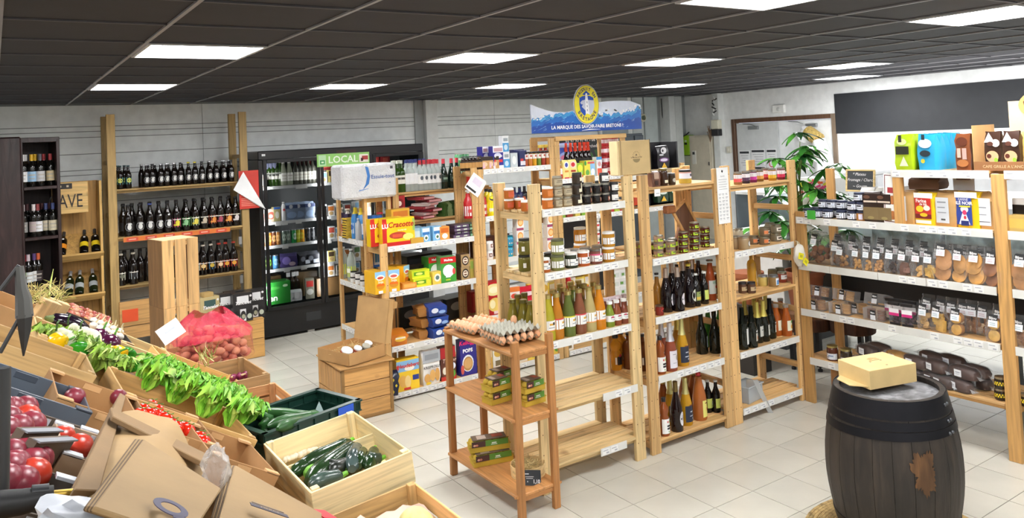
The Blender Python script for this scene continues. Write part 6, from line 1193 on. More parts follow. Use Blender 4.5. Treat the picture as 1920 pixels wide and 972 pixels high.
# ---------------------------------------------------------------- biscuit bags
blab=[(.28,.78,.52,.8,'eceef0'),(.28,.78,.8,1.0,'17181a'),(.34,.72,.72,.74,'b08a94'),(.36,.66,.66,.68,'9aa8b0')]
def bbag(nm,w,d,h,items,hang=True,lab=True,lz=0):
    """clear film bag: film, header label, biscuits (each its own piece)"""
    fv=MB();n=5;v=[];f=[]
    for k in range(n+1):
        z=h*k/n;q=(.93,1,1,.97,.95,.9)[k];qd=(.9,1,1,.7,.3,.05)[k]
        for sx_,sy_ in ((-1,-1),(-.33,-1.08),(.33,-1.05),(1,-1),(1,1),(.33,1.06),(-.33,1.05),(-1,1)):v.append((sx_*w/2*q+rnd.uniform(-1,1)*.003,sy_*d/2*qd+rnd.uniform(-1,1)*.002,z+(rnd.uniform(-1,1)*.004 if k==n else 0)))
    for k in range(n):
        for i in range(8):j=(i+1)%8;f.append((k*8+i,k*8+j,k*8+8+j,k*8+8+i))
    f.append(tuple(reversed(range(8))));fv.add(v,f,FILM,True)
    parts=[('film',fv)]
    if lab:
        lb=MB();lw_,z0=min(.06,w*.62),h*.98-.052+lz
        yy=-d/2*1.12-.003
        lb.add([(-lw_/2,yy,z0-.042),(lw_/2,yy,z0-.042),(lw_/2,yy*.8,z0),(-lw_/2,yy*.8,z0)],[(0,1,2,3)],P('e8ebef'));lb.add([(-lw_/2,yy*.8,z0),(lw_/2,yy*.8,z0),(lw_/2,yy*.55,z0+.036),(-lw_/2,yy*.55,z0+.036)],[(0,1,2,3)],P('191a1c'))
        lb.joinmb(text_mb('Bijou',.024,P('f2f2f2'),bold=.0008,shear=.1),Matrix.Translation((0,yy*.8-.0015,z0+.014))@FR)
        for q_ in (.012,.024):lb.boxc(0,yy*.93-.003,z0-q_-.004,lw_*.6,.001,.003,P('c08a9a' if len(items)%2 else '8fb0bc'))
        parts.append(('label',lb))
    for nme,mb in items:parts.append((nme,mb))
    return Tpl(nm,parts)
r2=random.Random(11)
def disc(r,t,c,x,y,z,tilt,yaw=0,ribs=True):
    m=mat(c,'skin',.7);b=MB().lathe([(r*.9,-t/2),(r,-t/4),(r,t/4),(r*.9,t/2)],m,14)
    return MB().joinmb(b,Matrix.Translation((x,y,z))@Matrix.Rotation(yaw,4,'Z')@Matrix.Rotation(tilt,4,'X'))
def galettes(c,w,h,r,n=7):
    o=[]
    for k in range(n):o.append(('biscuit',disc(r,.01,c,r2.uniform(-.1,.1)*w,-.028+.011*(k%5),r*.95+(k//2)*h*.12,PI/2-r2.uniform(.1,.4),r2.uniform(-.25,.25))))
    return o
def lumps(c,w,d,h,n,s,shape='lump'):
    o=[]
    for k in range(n):
        x,y,z=r2.uniform(-.5,.5)*(w-s),r2.uniform(-.5,.3)*(d-s*.8),s*.5+h*(k/n)
        m=mat(c,'skin',.7)
        b=MB().boxc(0,0,0,s*1.1,s*.45,s*.9,m) if shape=='block' else MB().lathe([(s*.4,-s*.16),(s*.5,0),(s*.4,s*.16)],m,9) if shape=='disc' else MB().blob(0,0,0,s*.55,s*.4,s*.45,m,8,5,.3,2,k)
        o.append(('biscuit',MB().joinmb(b,Matrix.Translation((x,y,z))@Matrix.Rotation(r2.uniform(-.6,.6),4,'Z')@Matrix.Rotation(r2.uniform(.3,1.3) if shape=='disc' else r2.uniform(-.4,.4),4,'X'))))
    return o
S=U[2];g='biscuit bags on the third shelf'
spec=[(1538,bbag('biscuit_bag',.2,.12,.26,lumps('7a4a24',.19,.11,.11,12,.055)),'large bag of dark brown biscuits at the left end of the row',.08),
 (1573,bbag('biscuit_bag',.1,.08,.22,lumps('8a5c34',.09,.07,.08,12,.03)),'bag of mixed brown biscuits, left of a close pair',.08),(1583,bbag('biscuit_bag',.1,.08,.2,lumps('b08048',.09,.07,.08,14,.028)),'bag of mixed pale biscuits, front of a close pair',.04),
 (1611,bbag('biscuit_bag',.09,.07,.2,lumps('cf9c55',.085,.06,.065,14,.026,'disc')),'bag of small golden round biscuits, left of three',.04),(1631,bbag('biscuit_bag',.085,.07,.2,lumps('cf9c55',.08,.06,.065,12,.028,'disc')),'bag of small golden round biscuits, middle of three',.04),
 (1650,bbag('biscuit_bag',.09,.07,.2,lumps('c4925a',.085,.06,.075,14,.026)),'bag of pale crescent biscuits, right of three',.04),(1675,bbag('biscuit_bag',.1,.07,.21,lumps('3a241c',.09,.06,.075,14,.03)),'bag of nearly black chocolate biscuits',.04),
 (1699,bbag('biscuit_bag',.1,.07,.21,lumps('7a5140',.09,.06,.06,7,.042,'block')),'bag of brown cocoa sticks',.04),(1725,bbag('biscuit_bag',.1,.07,.21,lumps('d6a860',.09,.06,.06,9,.036,'disc')),'bag of pale yellow shortbread biscuits',.04),
 (1747,bbag('biscuit_bag',.095,.07,.21,lumps('dcb25a',.09,.06,.06,6,.042,'block')),'bag of square yellow butter biscuits',.04),(1774,bbag('biscuit_bag',.14,.09,.27,galettes('b98450',.14,.3,.055,7)),'tall bag of lacy brown wafers',.05),
 (1805,bbag('biscuit_bag',.13,.08,.25,galettes('c08d4e',.13,.25,.05,7)),'bag of round scalloped galettes',.05),(1835,bbag('biscuit_bag',.14,.09,.25,galettes('c8924a',.14,.27,.058,7)),'bag of large ridged golden galettes',.05),
 (1868,bbag('biscuit_bag',.14,.09,.25,galettes('94603c',.14,.26,.056,7)),'bag of large reddish galettes beside the tall post',.05),(1922,bbag('biscuit_bag',.14,.09,.25,galettes('b07c48',.14,.26,.056,6)),'bag of galettes cut by the right edge of the picture',.05)]
for px,t_,nm,bk_ in spec:S.put(t_,px,bk_,nm,'biscuits',g,rz=-.1,jit=.08)
bk2=bbag('biscuit_bag',.11,.08,.23,lumps('a87a48',.1,.07,.08,5,.045))
for rr in (1,2,3):S.put(bk2,[1578+k*27 for k in range(12)],.04+rr*.1,'clear biscuit bag, %s rank of the third shelf'%ORD[rr],'biscuits','biscuit bags behind on the third shelf')
# fourth shelf
S=U[3];g='biscuit packs on the fourth shelf'
def tray(c,w=.17,h=.085,n=6,d=.11,c2=None):
    o=[]
    for s_ in (-1,1):
        for k in range(n):o.append(('biscuit',disc(.032,.011,c if s_<0 else c2 or c,s_*w*.25,-.01,.012+k*.012,r2.uniform(-.06,.06))))
    tb_=MB().box(-w/2,w/2,-d/2,d/2,0,h,mat('e6e8ea','film',.1,.16));lb=MB().boxc(-.0,-d/2-.003,h*.3,.042,.001,.036,P('e6e8ec')).boxc(0,-d/2-.003,h*.3+.035,.042,.001,.034,P('1b1b1d')).joinmb(text_mb('Bijou',.016,P('f0f0f0'),bold=.0006),Matrix.Translation((0,-d/2-.005,h*.3+.035))@FR)
    return Tpl('biscuit_tray',[('film',tb_),('label',lb)]+o)
t1,t2,t3=tray('b07c42'),tray('cf9f58',c2='c8954c'),tray('7a4a28',n=6)
S.put(t1,1535,.07,'clear tray of brown biscuit stacks, bottom left','biscuits');S.put(t1,1539,.09,'clear tray of brown biscuits, leaning on the bottom left tray','biscuits',dz=.095,rx=-.25)
S.put(t2,1580,.07,'clear tray of yellow biscuit stacks, bottom','biscuits');S.put(t2,1586,.09,'clear tray of golden biscuits, tilted on top of the yellow one','biscuits',dz=.095,rx=-.25)
S.put(t3,1646,.07,'clear tray of dark brown biscuits','biscuits');S.put(tray('c08c4c',n=1),1646,.13,'clear tray showing three round biscuits on top of the dark tray','biscuits',dz=.09,rx=-.3);S.put(t2,1610,.17,'clear tray of golden biscuits set back between two stacks','biscuits')
pk_=Tpl('meringue_bag',[(n_,m_) for n_,m_ in bbag('x',.095,.07,.16,lumps('3c2630',.09,.06,.06,9,.028),lab=False).mbs]+[('label',MB().boxc(0,-.046,.095,.075,.001,.05,P('f0eef0')).boxc(0,-.047,.08,.075,.001,.02,P('d02c7c')).boxc(0,-.045,.155,.08,.02,.02,P('1c1a1c')).box(-.04,.04,-.04,-.036,.002,.018,P('1c1a1c')))])
for k,px in enumerate((1684,1707)):S.put(pk_,px,.05,'black bag with pink and white label, %s of two'%('left','right')[k],'sweets')
S.put(pk_,[1676,1692,1704,1715],.15,'black topped bag behind the pink labelled pair','sweets','black topped bags behind')
for px,t_,nm,bk_ in ((1737,bbag('biscuit_bag',.09,.07,.2,lumps('c09a62',.085,.06,.09,6,.045,'disc')),'bag of rounded pretzel shaped biscuits',.05),(1763,bbag('biscuit_bag',.1,.07,.2,lumps('d8ac54',.095,.05,.08,4,.065,'block')),'bag of square yellow biscuits in two stacks',.05),
        (1798,bbag('biscuit_bag',.1,.07,.2,[('biscuit',disc(.036,.012,'d8a650',0,-.025,.04+k*.075,PI/2-.1)) for k in range(2)]+[('biscuit',disc(.036,.012,'b07a40',0,-.01+q_*.012,.04+k*.075,PI/2-.1)) for k in range(2) for q_ in range(3)]),'bag showing two round yellow biscuits, left',.05),
        (1869,bbag('biscuit_bag',.11,.07,.2,[('biscuit',disc(.038,.012,'dcb05e',0,-.025,.042+k*.078,PI/2-.1)) for k in range(2)]+[('biscuit',disc(.036,.012,'b07a40',0,-.01+q_*.012,.04+k*.075,PI/2-.1)) for k in range(2) for q_ in range(3)]),'bag showing two round yellow biscuits, beside the tall post',.05),
        (1918,bbag('biscuit_bag',.11,.07,.2,lumps('8a5c3a',.1,.06,.1,6,.05)),'bag of brown biscuits at the right edge, fourth shelf',.05)):S.put(t_,px,bk_,nm,'biscuits',g,rz=-.1)
S.put(bbag('biscuit_bag',.1,.08,.22,lumps('9a6a44',.09,.07,.1,5,.045)),[1745,1772,1790,1812,1828,1850,1880],.17,'clear biscuit bag in the rank behind, fourth shelf','biscuits','biscuit bags behind on the fourth shelf')
# lowest shelf: jars and wrapped cakes
S=U[4];g='wrapped cakes on the lowest shelf'
cj_=jar('jam_jar',.115,.044,'5a2c1e',lidc('c0b070'),.014,[('rect',.035,.12,.045,P('dfe2ea'),0),('rect',.04,.04,.012,P('8a9ab8'),.2,.0014),('rect',.03,.02,.004,P('66708a'),-.3,.0014)])
S.put(cj_,1562,.07,'reddish jam jar with brass lid on the lowest shelf','jar');S.put(jar('jam_jar',.115,.044,'3a3024',lidc('b8ac72'),.014,[('rect',.03,.12,.045,P('dfe2ea'),0),('rect',.04,.04,.012,P('8a9ab8'),.2,.0014)]),1588,.06,'dark jam jar with brass lid on the lowest shelf','jar')
def cake(c,spots=None,w=.2):
    b=MB().blob(0,0,.038,w/2,.05,.042,mat(c,'skin',.5),14,8,.08,3,2)
    sq_=lambda t,r:math.copysign(abs(t/r)**.62,t)*r
    b.v=[(sq_(x,w/2),sq_(y,.05),.038+sq_(z-.038,.042)) for x,y,z in b.v]
    if spots:
        for k in range(16):b.blob(r2.uniform(-.42,.42)*w,-.045+r2.uniform(0,.01),.038+r2.uniform(-.025,.025),.006,.006,.006,mat(spots,'skin',.6),6,4)
    fm_=MB().blob(0,0,.04,w/2*1.12,.054,.046,FILM,14,8,.1,6,5)
    fm_.v=[(sq_(x,w/2*1.12),sq_(y,.054),.04+sq_(z-.04,.046)) for x,y,z in fm_.v]
    for s_ in (-1,1):fm_.add([(s_*w*.52,-.02,.04),(s_*w*.66,-.045,.05),(s_*w*.67,.03,.06),(s_*w*.64,.03,.02),(s_*w*.66,-.03,.02)],[(0,1,2),(0,2,3),(0,3,4)],FILM)
    lb=MB().boxc(.0,-.06,.045,.055,.001,.045,P('e4e6ea')).boxc(0,-.061,.05,.035,.001,.005,P('9a9aa8')).boxc(0,-.061,.038,.03,.001,.004,P('b8b8c0'))
    return Tpl('wrapped_cake',[('cake_body',b),('film',fm_),('label',lb)])
kd,kd2,ky=cake('3c241a'),cake('452a20',w=.22),cake('c89440','3a2218')
for k,(px,bk_,dz,t_,nm) in enumerate(((1622,.07,.0,kd,'dark wrapped cake behind the cardboard box, bottom left'),(1628,.09,.085,kd,'dark wrapped cake with label, top of the left pile'),(1650,.2,.085,kd2,'dark wrapped cake at the back of the left pile'),(1648,.2,0,kd,'dark wrapped cake under the back of the left pile'),
        (1684,.1,.085,ky,'golden cake with dark chips in film'),(1678,.08,0,kd,'dark cake under the golden one'),(1716,.08,.085,kd2,'dark cake with white label right of the golden one'),(1712,.07,0,kd,'dark cake with label low behind the barrel'),(1756,.08,.085,kd2,'dark cake on the middle pile, front'),(1752,.07,0,kd,'dark cake with label, base of the middle pile'),(1748,.2,.1,kd2,'long dark cake behind the middle pile'),
        (1785,.22,.1,kd2,'dark cake at the rear right of the middle pile'),(1768,.2,0,kd,'dark cake at the rear base'),(1808,.07,.085,kd2,'dark cake on the right pile with pale label'),(1800,.06,0,kd2,'dark cake with white label at the right front'),(1770,.05,-.0,kd,'reddish wrapped cake beside the barrel rim'),(1830,.2,.07,kd2,'black wrapped cake behind the chequered jars'),(1836,.2,0,kd,'dark cake under the black wrapped one'))):
    S.put(t_,px,bk_,nm,'cake',g,dz=dz,rz=-.3,jit=.12)
ym=jar('honey_jar',.075,.04,'2c2018',lidc('b9a98a'),.014,[('rect',.035,.2,.03,P('1d1b18'),0)]+[('rect',.028+.012*(k%2),.01,.011,P('e8c82a'),-.9+k*.2,.0016) for k in range(10)])
stack(S,ym,1878,2,.07,'black and yellow chequered jar','at the lowest shelf end',dzs=.077)
S.put(ym,1925,.07,'chequered jar at the right picture edge','jar',dz=.0)
# green tag, hanging net bag
single('green_tag',MB().boxc(0,0,0,.003,.075,.07,P('3fae3c')),'bright green tag on the left end of the second shelf strip','tag',Matrix.Translation(onX(1521,403,XU-.02)))
nb=thing('net_bag','white cotton bag with yellow tags hanging at the corner post','bag',Matrix.Translation(onY(1498,462,YG-.06)))
b=MB().blob(0,0,-.07,.055,.04,.09,mat('dedbd0','card',.8),12,9,.25,3,3);part(nb,'pouch',b);part(nb,'drawstring',MB().tube([(-.02,0,.0),(-.005,.01,.035),(.0,.03,.04),(.01,.01,.03),(.015,0,0)],.004,P('d0c8a8')))
for x_,z_,a_ in ((-.045,-.07,.3),(.01,-.12,.7)):part(nb,'yellow_tag',MB().boxc(0,0,0,.06,.002,.05,P('eadf26')).boxc(0,-.002,0,.03,.001,.02,P('b5ae30')),M=Matrix.Translation((x_,-.05,z_))@Matrix.Rotation(a_,4,'Y'))
# ---------------------------------------------------------------- barrel, mat and gift box
BX,BY=3.885,2.5
br=thing('wooden_barrel','old dark oak barrel standing in the aisle with black iron hoops','barrel',T(BX,BY,.015));Hb=.79
def brad(z):t=z/Hb;return .276+.066*math.sin(PI*min(1,max(0,t))**1.0)
ns=22
for k in range(ns):
    a0_,a1_=2*PI*k/ns,2*PI*(k+1)/ns-.005;v=[];f=[];nz=12
    ro=rnd.uniform(-.0015,.0015)
    for j in range(nz+1):
        z=Hb*j/nz
        for a in (a0_,(a0_+a1_)/2,a1_):
            for dr in (0,-.028):r=brad(z)+dr+ro;v.append((r*math.cos(a),r*math.sin(a),z))
    for j in range(nz):
        o=j*6;p_=o+6;f+=[(o,o+2,p_+2,p_),(o+2,o+4,p_+4,p_+2),(o+1,p_+1,p_+3,o+3),(o+3,p_+3,p_+5,o+5),(o,p_,p_+1,o+1),(o+4,o+5,p_+5,p_+4)]
    e=nz*6;f+=[(e,e+2,e+3,e+1),(e+2,e+4,e+5,e+3),(0,1,3,2),(2,3,5,4)]
    part(br,'stave',MB().add(v,f,mat('29211a','dark_oak',.6),True))
hm=mat('26262a','metal',.5)
for z0,z1,wv in ((.0,.045,0),(.1,.145,0),(.6,.64,.012),(.655,.695,0),(.705,.792,0)):
    hb=MB();v=[];f=[];n=44
    for k in range(n):
        a=2*PI*k/n;dz_=wv*math.cos(a+2)
        for z,o_ in ((z0,.002),(z0,.005),(z1,.005),(z1,.002)):r=brad(z+dz_)+o_;v.append((r*math.cos(a),r*math.sin(a),z+dz_))
    for k in range(n):
        for q_ in range(4):f.append((k*4+q_,k*4+(q_+1)%4,(k+1)%n*4+(q_+1)%4,(k+1)%n*4+q_))
    hb.add(v,[tuple(reversed(x)) for x in f],hm,True);ho=part(br,'hoop',hb)
    if z0>.5:
        rv=MB()
        for da in (0,.09):a=-2.1+z0*.9+da;r=brad((z0+z1)/2)+.006;rv.blob(r*math.cos(a),r*math.sin(a),(z0+z1)/2,.009,.009,.009,mat('5a5c60','metal',.4),8,5)
        link('rivet',rv.mesh('rivet'),ho)
part(br,'head',MB().lathe([(.255,.745),(.255,.76)],mat('77777a','dark_oak',.6),40));part(br,'bottom_head',MB().lathe([(.25,.03),(.25,.05)],mat('3a3a3a','dark_oak',.6),40))
wp=MB();pts=[]      # worn bare patch with its own ragged outline
for k in range(60):
    a=2*PI*k/60;rr=1+.5*noise.noise(Vector((math.cos(a)*2,math.sin(a)*2,1.3)))+.12*math.sin(k*2.7);pts.append((.06*math.cos(a)*rr,.1*math.sin(a)*rr))
am_=math.atan2(-BY,-BX)+.44;v=[((brad(.46)+.0035)*math.cos(am_),(brad(.46)+.0035)*math.sin(am_),.46)]
for s_ in (.5,1):
    for x_,z_ in pts:r=brad(.46+z_*s_)+.003;a=am_+x_*s_/r;v.append((r*math.cos(a),r*math.sin(a),.46+z_*s_))
n=60;f=[(0,1+k,1+(k+1)%n) for k in range(n)]+[(1+k,1+n+k,1+n+(k+1)%n,1+(k+1)%n) for k in range(n)]
part(br,'worn_patch',wp.add(v,f,mat('5e4023','dark_oak',.8),True),label='worn bare brown patch')
mt_=MB()
for k in range(20):r=.47-k*.02;mt_.joinmb(MB().lathe([(r-.011,.0),(r-.008,.014),(r,.019),(r+.008,.014),(r+.011,0)],mat('b59a68','straw',.9),40,cap=False))
single('straw_mat',mt_,'round woven straw mat under the barrel','mat',T(BX-.0,BY-.0,0))
GX=onZ(1645,712,.81);gx=thing('gift_box','flat kraft cardboard gift box lying on top of the barrel','box',T(GX.x,GX.y,.81,rz=-.28));mkr=mat('d3b67e','card',.65)
part(gx,'carton',MB().box(-.155,.155,-.125,.125,0,.1,mkr),.002);part(gx,'tuck_flap',MB().poly([(-.225,-.05),(-.155,-.11),(-.155,.11),(-.21,.07)],.012,.016,mkr));lg=MB()
for k in range(8):lg.boxc(-.02+k*.008,.05-.012*abs(k-3.5)*.3,.1005,.004,.03,.0006,P('9c8450'))
lg.boxc(.0,.015,.1006,.07,.006,.0006,P('7a6438')).boxc(-.04,.0,.1006,.01,.008,.0006,P('54442a')).boxc(.03,.0,.1006,.01,.008,.0006,P('54442a'));lg.joinmb(MB().lathe([(.006,0),(.006,.0006)],P('6a5632'),10),T(.0,-.08,.1005));part(gx,'printed_logo',lg)
# ---------------------------------------------------------------- deli counters, plant, tree-slice tables behind
dc=thing('deli_counter','white refrigerated deli counter with curved glass behind the shelves','counter',T(7.6,5.9,0))
wm_=P('d8dad6',.4);part(dc,'base',MB().box(0,2.4,0,1.0,.1,.9,wm_).box(0,2.4,-.01,0,.62,.72,P('4a4e52')),.01);part(dc,'plinth',MB().box(.05,2.35,.05,.95,0,.1,P('2a2b2d')));part(dc,'worktop',MB().box(-.02,2.42,-.03,1.0,.9,.94,mat('b8bcbc','metal',.3)),.005)
gl_=MB();gm_=mat('c8d8d8','glass',.03,.2);pts=[(.02,.94),(.05,1.1),(.15,1.26),(.3,1.35),(.5,1.38)]
gl_.add([(x_,y_,z_) for x_ in (0,2.4) for y_,z_ in pts],[(k,k+1,k+6,k+5) for k in range(4)],gm_,True);part(dc,'curved_glass',gl_)
for x_ in (0,1.2,2.4):part(dc,'glass_frame',MB().tube([(x_,y_,z_) for y_,z_ in pts],.012,P('e8eaea')))
part(dc,'top_shelf',MB().box(0,2.4,.45,.95,1.38,1.42,P('e4e6e4')),.004);part(dc,'back_glass',MB().box(0,2.4,.93,.95,.94,1.38,P('5a6268')))
d2=thing('deli_counter','low black fronted deli counter with meat tray, running behind the biscuit shelves','counter',T(6.35,1.3,0))
part(d2,'base',MB().box(0,.9,0,3.75,.55,1.0,P('1c1d1f',.4)),.01)
for y_ in (.1,1.7,3.25):part(d2,'leg',MB().box(.05,.12,y_,y_+.07,0,.55,P('222326')),.003)
part(d2,'worktop',MB().box(-.03,.93,-.02,3.77,1.0,1.04,P('d4d6d4',.3)),.005);part(d2,'mirror_back',MB().box(.3,.33,.3,3.05,1.04,1.46,mat('9aa0a4','mirror_spots',.25)),label='spotted silver glass back')
for k in range(3):part(d2,'glass_pane',MB().box(.02,.03,.05+k*1.1,1.1+k*1.1,1.04,1.42,gm_))
d2b=thing('display_case','white meat display case behind the right bay','counter',T(6.3,5.12,0))
part(d2b,'base',MB().box(0,1.15,0,.7,.35,1.1,P('e2e3e0',.4)).box(.1,.6,-.01,0,.86,.98,P('1b1c1e')),.01);part(d2b,'plinth',MB().box(.05,1.1,.05,.65,0,.35,P('2a2b2d')));part(d2b,'tray_rim',MB().box(-.02,1.17,-.03,.7,1.1,1.14,mat('c4c8c8','metal',.3)),.004)
part(d2b,'front_glass',MB().box(0,1.15,.0,.01,1.14,1.4,gm_));part(d2b,'meat_tray',MB().box(.05,1.1,.05,.6,1.14,1.16,P('dadcdc')))
for k in range(7):single('ham_slice',MB().blob(0,0,0,.1,.12,.018,mat(('d88a86','c8605e','e0a09a')[k%3],'skin',.4),12,6,.3,2,k),'%s slab of sliced meat in the white display case, %s'%(('pink','red','pale')[k%3],ORD[k]),'meat',T(6.42+.15*k,5.2+.12*(k%3),1.18,rz=k),'meat slices in the display case')
wbx=thing('white_appliance','white boxy appliance behind the navy lidded jars','appliance',T(6.9,4.44,1.045));part(wbx,'housing',MB().box(0,.36,0,.46,0,.66,P('eceef2',.35)),.03);part(wbx,'lid',MB().box(-.01,.37,-.01,.47,.66,.7,P('f4f5f8',.35)),.01);part(wbx,'badge',MB().box(-.002,0,.3,.36,.45,.47,P('9aa0aa')))
pass
sd=thing('sweets_display','white sweets carton printed with coloured candies left of the chalk sign','display',T(6.5,5.03,1.045,rz=-PI/2));part(sd,'carton',MB().box(0,.42,0,.2,0,.65,P('f0f0ec')),.004);cp=MB();cr=random.Random(3)
for k in range(46):x_,z_=cr.uniform(.03,.39),cr.uniform(.42,.63);a=cr.uniform(-.7,.7);cp.boxc(0,0,0,.055,.001,.022,P(cr.choice(['e0484a','e8602c','e8d83a','6ab83a','e04a8a','f0d8d8'])),Matrix.Translation((x_,-.002-k*.0002,z_))@Matrix.Rotation(a,4,'Y'))
part(sd,'candy_print',cp)
# potted plant
PX,PY=6.02,yat(1512,6.02,.5);pl_=thing('potted_plant','tall potted umbrella plant with glossy leaves behind the corner post','plant',T(PX,PY,0))
part(pl_,'pot',MB().lathe([(.13,0),(.17,.3),(.185,.3),(.185,.34),(.165,.34),(.16,.3)],mat('9a5a3c','card',.8),20),M=T(0,0,.55));part(pl_,'soil',MB().lathe([(.16,0),(0,.01)],mat('2c2018','straw',.9),16),M=T(0,0,.84))
lf=[];v=[];
for k in range(9):t=k/8;w_=.026*math.sin(PI*t**.8)+.001;v+=[(t*.15,-w_,-.05*t*t),(t*.15,0,-.05*t*t-.006),(t*.15,w_,-.05*t*t)]
leaf_me=[MB().add(v,[(k*3,k*3+3,k*3+4,k*3+1) for k in range(8)]+[(k*3+1,k*3+4,k*3+5,k*3+2) for k in range(8)],mat(c,'leaf',.25),True).mesh('leaf') for c in ('2c6422','4a8a34','1f4c20')]
rp_=random.Random(21);stm=MB()
for s_ in range(30):
    a=rp_.uniform(0,2*PI);h_=.95+1.05*s_/30;R_=rp_.uniform(.1,.5)*(1-.3*s_/30);tip=Vector((R_*math.cos(a),R_*math.sin(a),h_+.1));stm.tube([(0,0,.85),(rp_.uniform(-.03,.03),rp_.uniform(-.03,.03),h_-.15),tip],[.008,.006,.003],mat('6a7a3a','leaf',.5),5)
    if s_==29:tip=Vector((.02,0,2.15))
    for q_ in range(8):
        link('leaf',leaf_me[(s_+q_//3)%3],pl_,Matrix.Translation(tip)@Matrix.Rotation(q_*PI/4+a,4,'Z')@Matrix.Rotation(rp_.uniform(-.1,.5),4,'Y')@Matrix.Scale(rp_.uniform(1.0,1.6),4))
part(pl_,'stem',stm)
# tree slice tables
for k,(x_,y_,z_,r_,lab) in enumerate(((6.02,PY,.46,.2,'log slice table with bark edge, nearer of two behind the corner'),(6.2,yat(1603,6.2,.5),.46,.17,'log slice table further back, right of the nearer one'))):
    tt=thing('log_table',lab,'table',T(x_,y_,0));n=26;o=[(r_*(1+.12*math.sin(3*a+k)+.05*math.sin(7*a))*math.cos(a)*1.3,r_*(1+.12*math.sin(3*a+k))*math.sin(a)) for a in [2*PI*i/n for i in range(n)]]
    part(tt,'top_slice',MB().poly(o,z_+.02,z_+.07,W('8a5f3c',0)),.004);part(tt,'bark_skirt',MB().poly([(a*1.03,b_*1.03) for a,b_ in o],z_-.09,z_+.02,mat('4a2c1a','dark_oak',.8)),.006)
    for q_ in range(3):a=q_*2.1+.4;part(tt,'leg',MB().box(-.02,.02,-.02,.02,.04,z_-.09,P('1e1e20')).lathe([(.022,0),(.022,.02),(.008,.03),(.008,.045)],P('1e1e20'),10),.0,M=T(.15*math.cos(a),.13*math.sin(a),0))
pn=thing('flower_pot','empty terracotta pot seen under the right bay shelf','pot',T(5.6,4.95,0));part(pn,'pot_body',MB().lathe([(.1,.62),(.13,.86),(.145,.86),(.145,.9),(.125,.9)],mat('a5603c','card',.8),20));part(pn,'pedestal',MB().box(-.12,.12,-.12,.12,0,.62,P('2a2522')),.006)

dl=bpy.data.lights.new('wall_fill','AREA');dl.shape='RECTANGLE';dl.size=3.5;dl.size_y=.14;dl.energy=WALL_FILL;do_=bpy.data.objects.new('wall_fill',dl);COL.objects.link(do_);do_.matrix_world=Matrix.Translation((7.6,3.6,1.6))@Matrix.Rotation(math.radians(-90),4,'Y')@Matrix.Rotation(PI/2,4,'Z')  # added fill light facing the right wall, no such lamp in the shop
sl_=thing('strip_lamp','added white strip housing on two posts for the right wall fill light','lamp',T(7.56,1.85,0));part(sl_,'housing',MB().box(0,.03,0,3.5,1.52,1.68,P('f2f3f4',.4)),.004)  # made-up housing and posts to carry the added wall fill
for y_ in (.15,3.3):part(sl_,'pole',MB().box(0,.03,y_,y_+.03,.03,1.52,P('d8dadc',.4)));part(sl_,'foot',MB().box(-.1,.13,y_-.05,y_+.08,0,.03,P('d8dadc',.4)))
# ---------------------------------------------------------------- produce display: a slope falling to the aisle and a flat lower row
SL=-.62;TH=math.atan(.62);NS=Vector((math.sin(TH),0,math.cos(TH)));US=Vector((math.cos(TH),0,-math.sin(TH)))
def onS(x,y,off=0):
    d=ray(x,y);z0=1.0+off/math.cos(TH);t=(z0-SL*.93-HC)/(d.z-SL*d.x);return Vector((0,0,HC))+d*t
def MS(p,rz=0,tilt=0):      # frame lying on the slope: x down the slope, y along the row, z out of it
    m=Matrix(((US.x,0,NS.x,p.x),(US.y,1,NS.y,p.y),(US.z,0,NS.z,p.z),(0,0,0,1)))
    return m@Matrix.Rotation(rz,4,'Z')@Matrix.Rotation(tilt,4,'X')
def crate(name,label,M,L,Wd,h,col,slats=2,t=.008,post=.028,bottom=5,gap=.012,cat='crate'):
    """open wooden crate, rim at z=0, x 0..L, y 0..Wd, floor at -h"""
    r=thing(name,label,cat,M);sh=(h-gap*(slats-1))/slats
    for k in range(slats):
        z0=-h+k*(sh+gap)
        for y in (0,Wd-t):part(r,'side_board',MB().box(0,L,y,y+t,z0,z0+sh,W(col,0)),.002)
        for x in (0,L-t):part(r,'end_board',MB().box(x,x+t,t,Wd-t,z0,z0+sh,W(col,1)),.002)
    for x in (t,L-t-post):
        for y in (t,Wd-t-post):part(r,'corner_post',MB().box(x,x+post,y,y+post,-h,.006,W(col,2)),.002)
    for k in range(bottom):w_=(Wd-2*t)/bottom;part(r,'bottom_slat',MB().box(t,L-t,t+k*w_+.004,t+(k+1)*w_,-h-.004,-h+.003,W(col,0)))
    return r
def scrate(label,A,B,w,h,col,**k):      # crate on the slope, near rim from pixel A to pixel B
    a,b=onS(*A),onS(*B);p=Vector((a.x,(a.y+b.y)/2,a.z));return crate('wooden_crate',label,MS(p),(b-a).length if abs(b.y-a.y)<.15 else (b.x-a.x)/math.cos(TH),w,h,col,**k)
PW,PL2,OLD='d9bd86','e3cf9f','a98a5c'
KB=mat('9c7448','card',.8);KBL=mat('bd9566','card',.8)
def cbox(label,M,L,Wd,h,m=KB,m2=None,t=.006,notch=True,cat='box'):
    r=thing('cardboard_tray',label,cat,M);m2=m2 or m
    for y in (0,Wd-t):part(r,'side_wall',MB().box(0,L,y,y+t,-h,-.0,m).box(L*.4,L*.6,y-.001,y+t+.001,-.025,-.005,m2),.001)
    for x in (0,L-t):part(r,'end_wall',MB().box(x,x+t,t,Wd-t,-h,0,m),.001)
    for x in (0,L-.05):part(r,'corner_flap',MB().box(x,x+.05,0,.03,-.004,.004,m2).box(x,x+.05,Wd-.03,Wd,-.004,.004,m2),.001)
    part(r,'floor',MB().box(t,L-t,t,Wd-t,-h,-h+.004,m2));return r
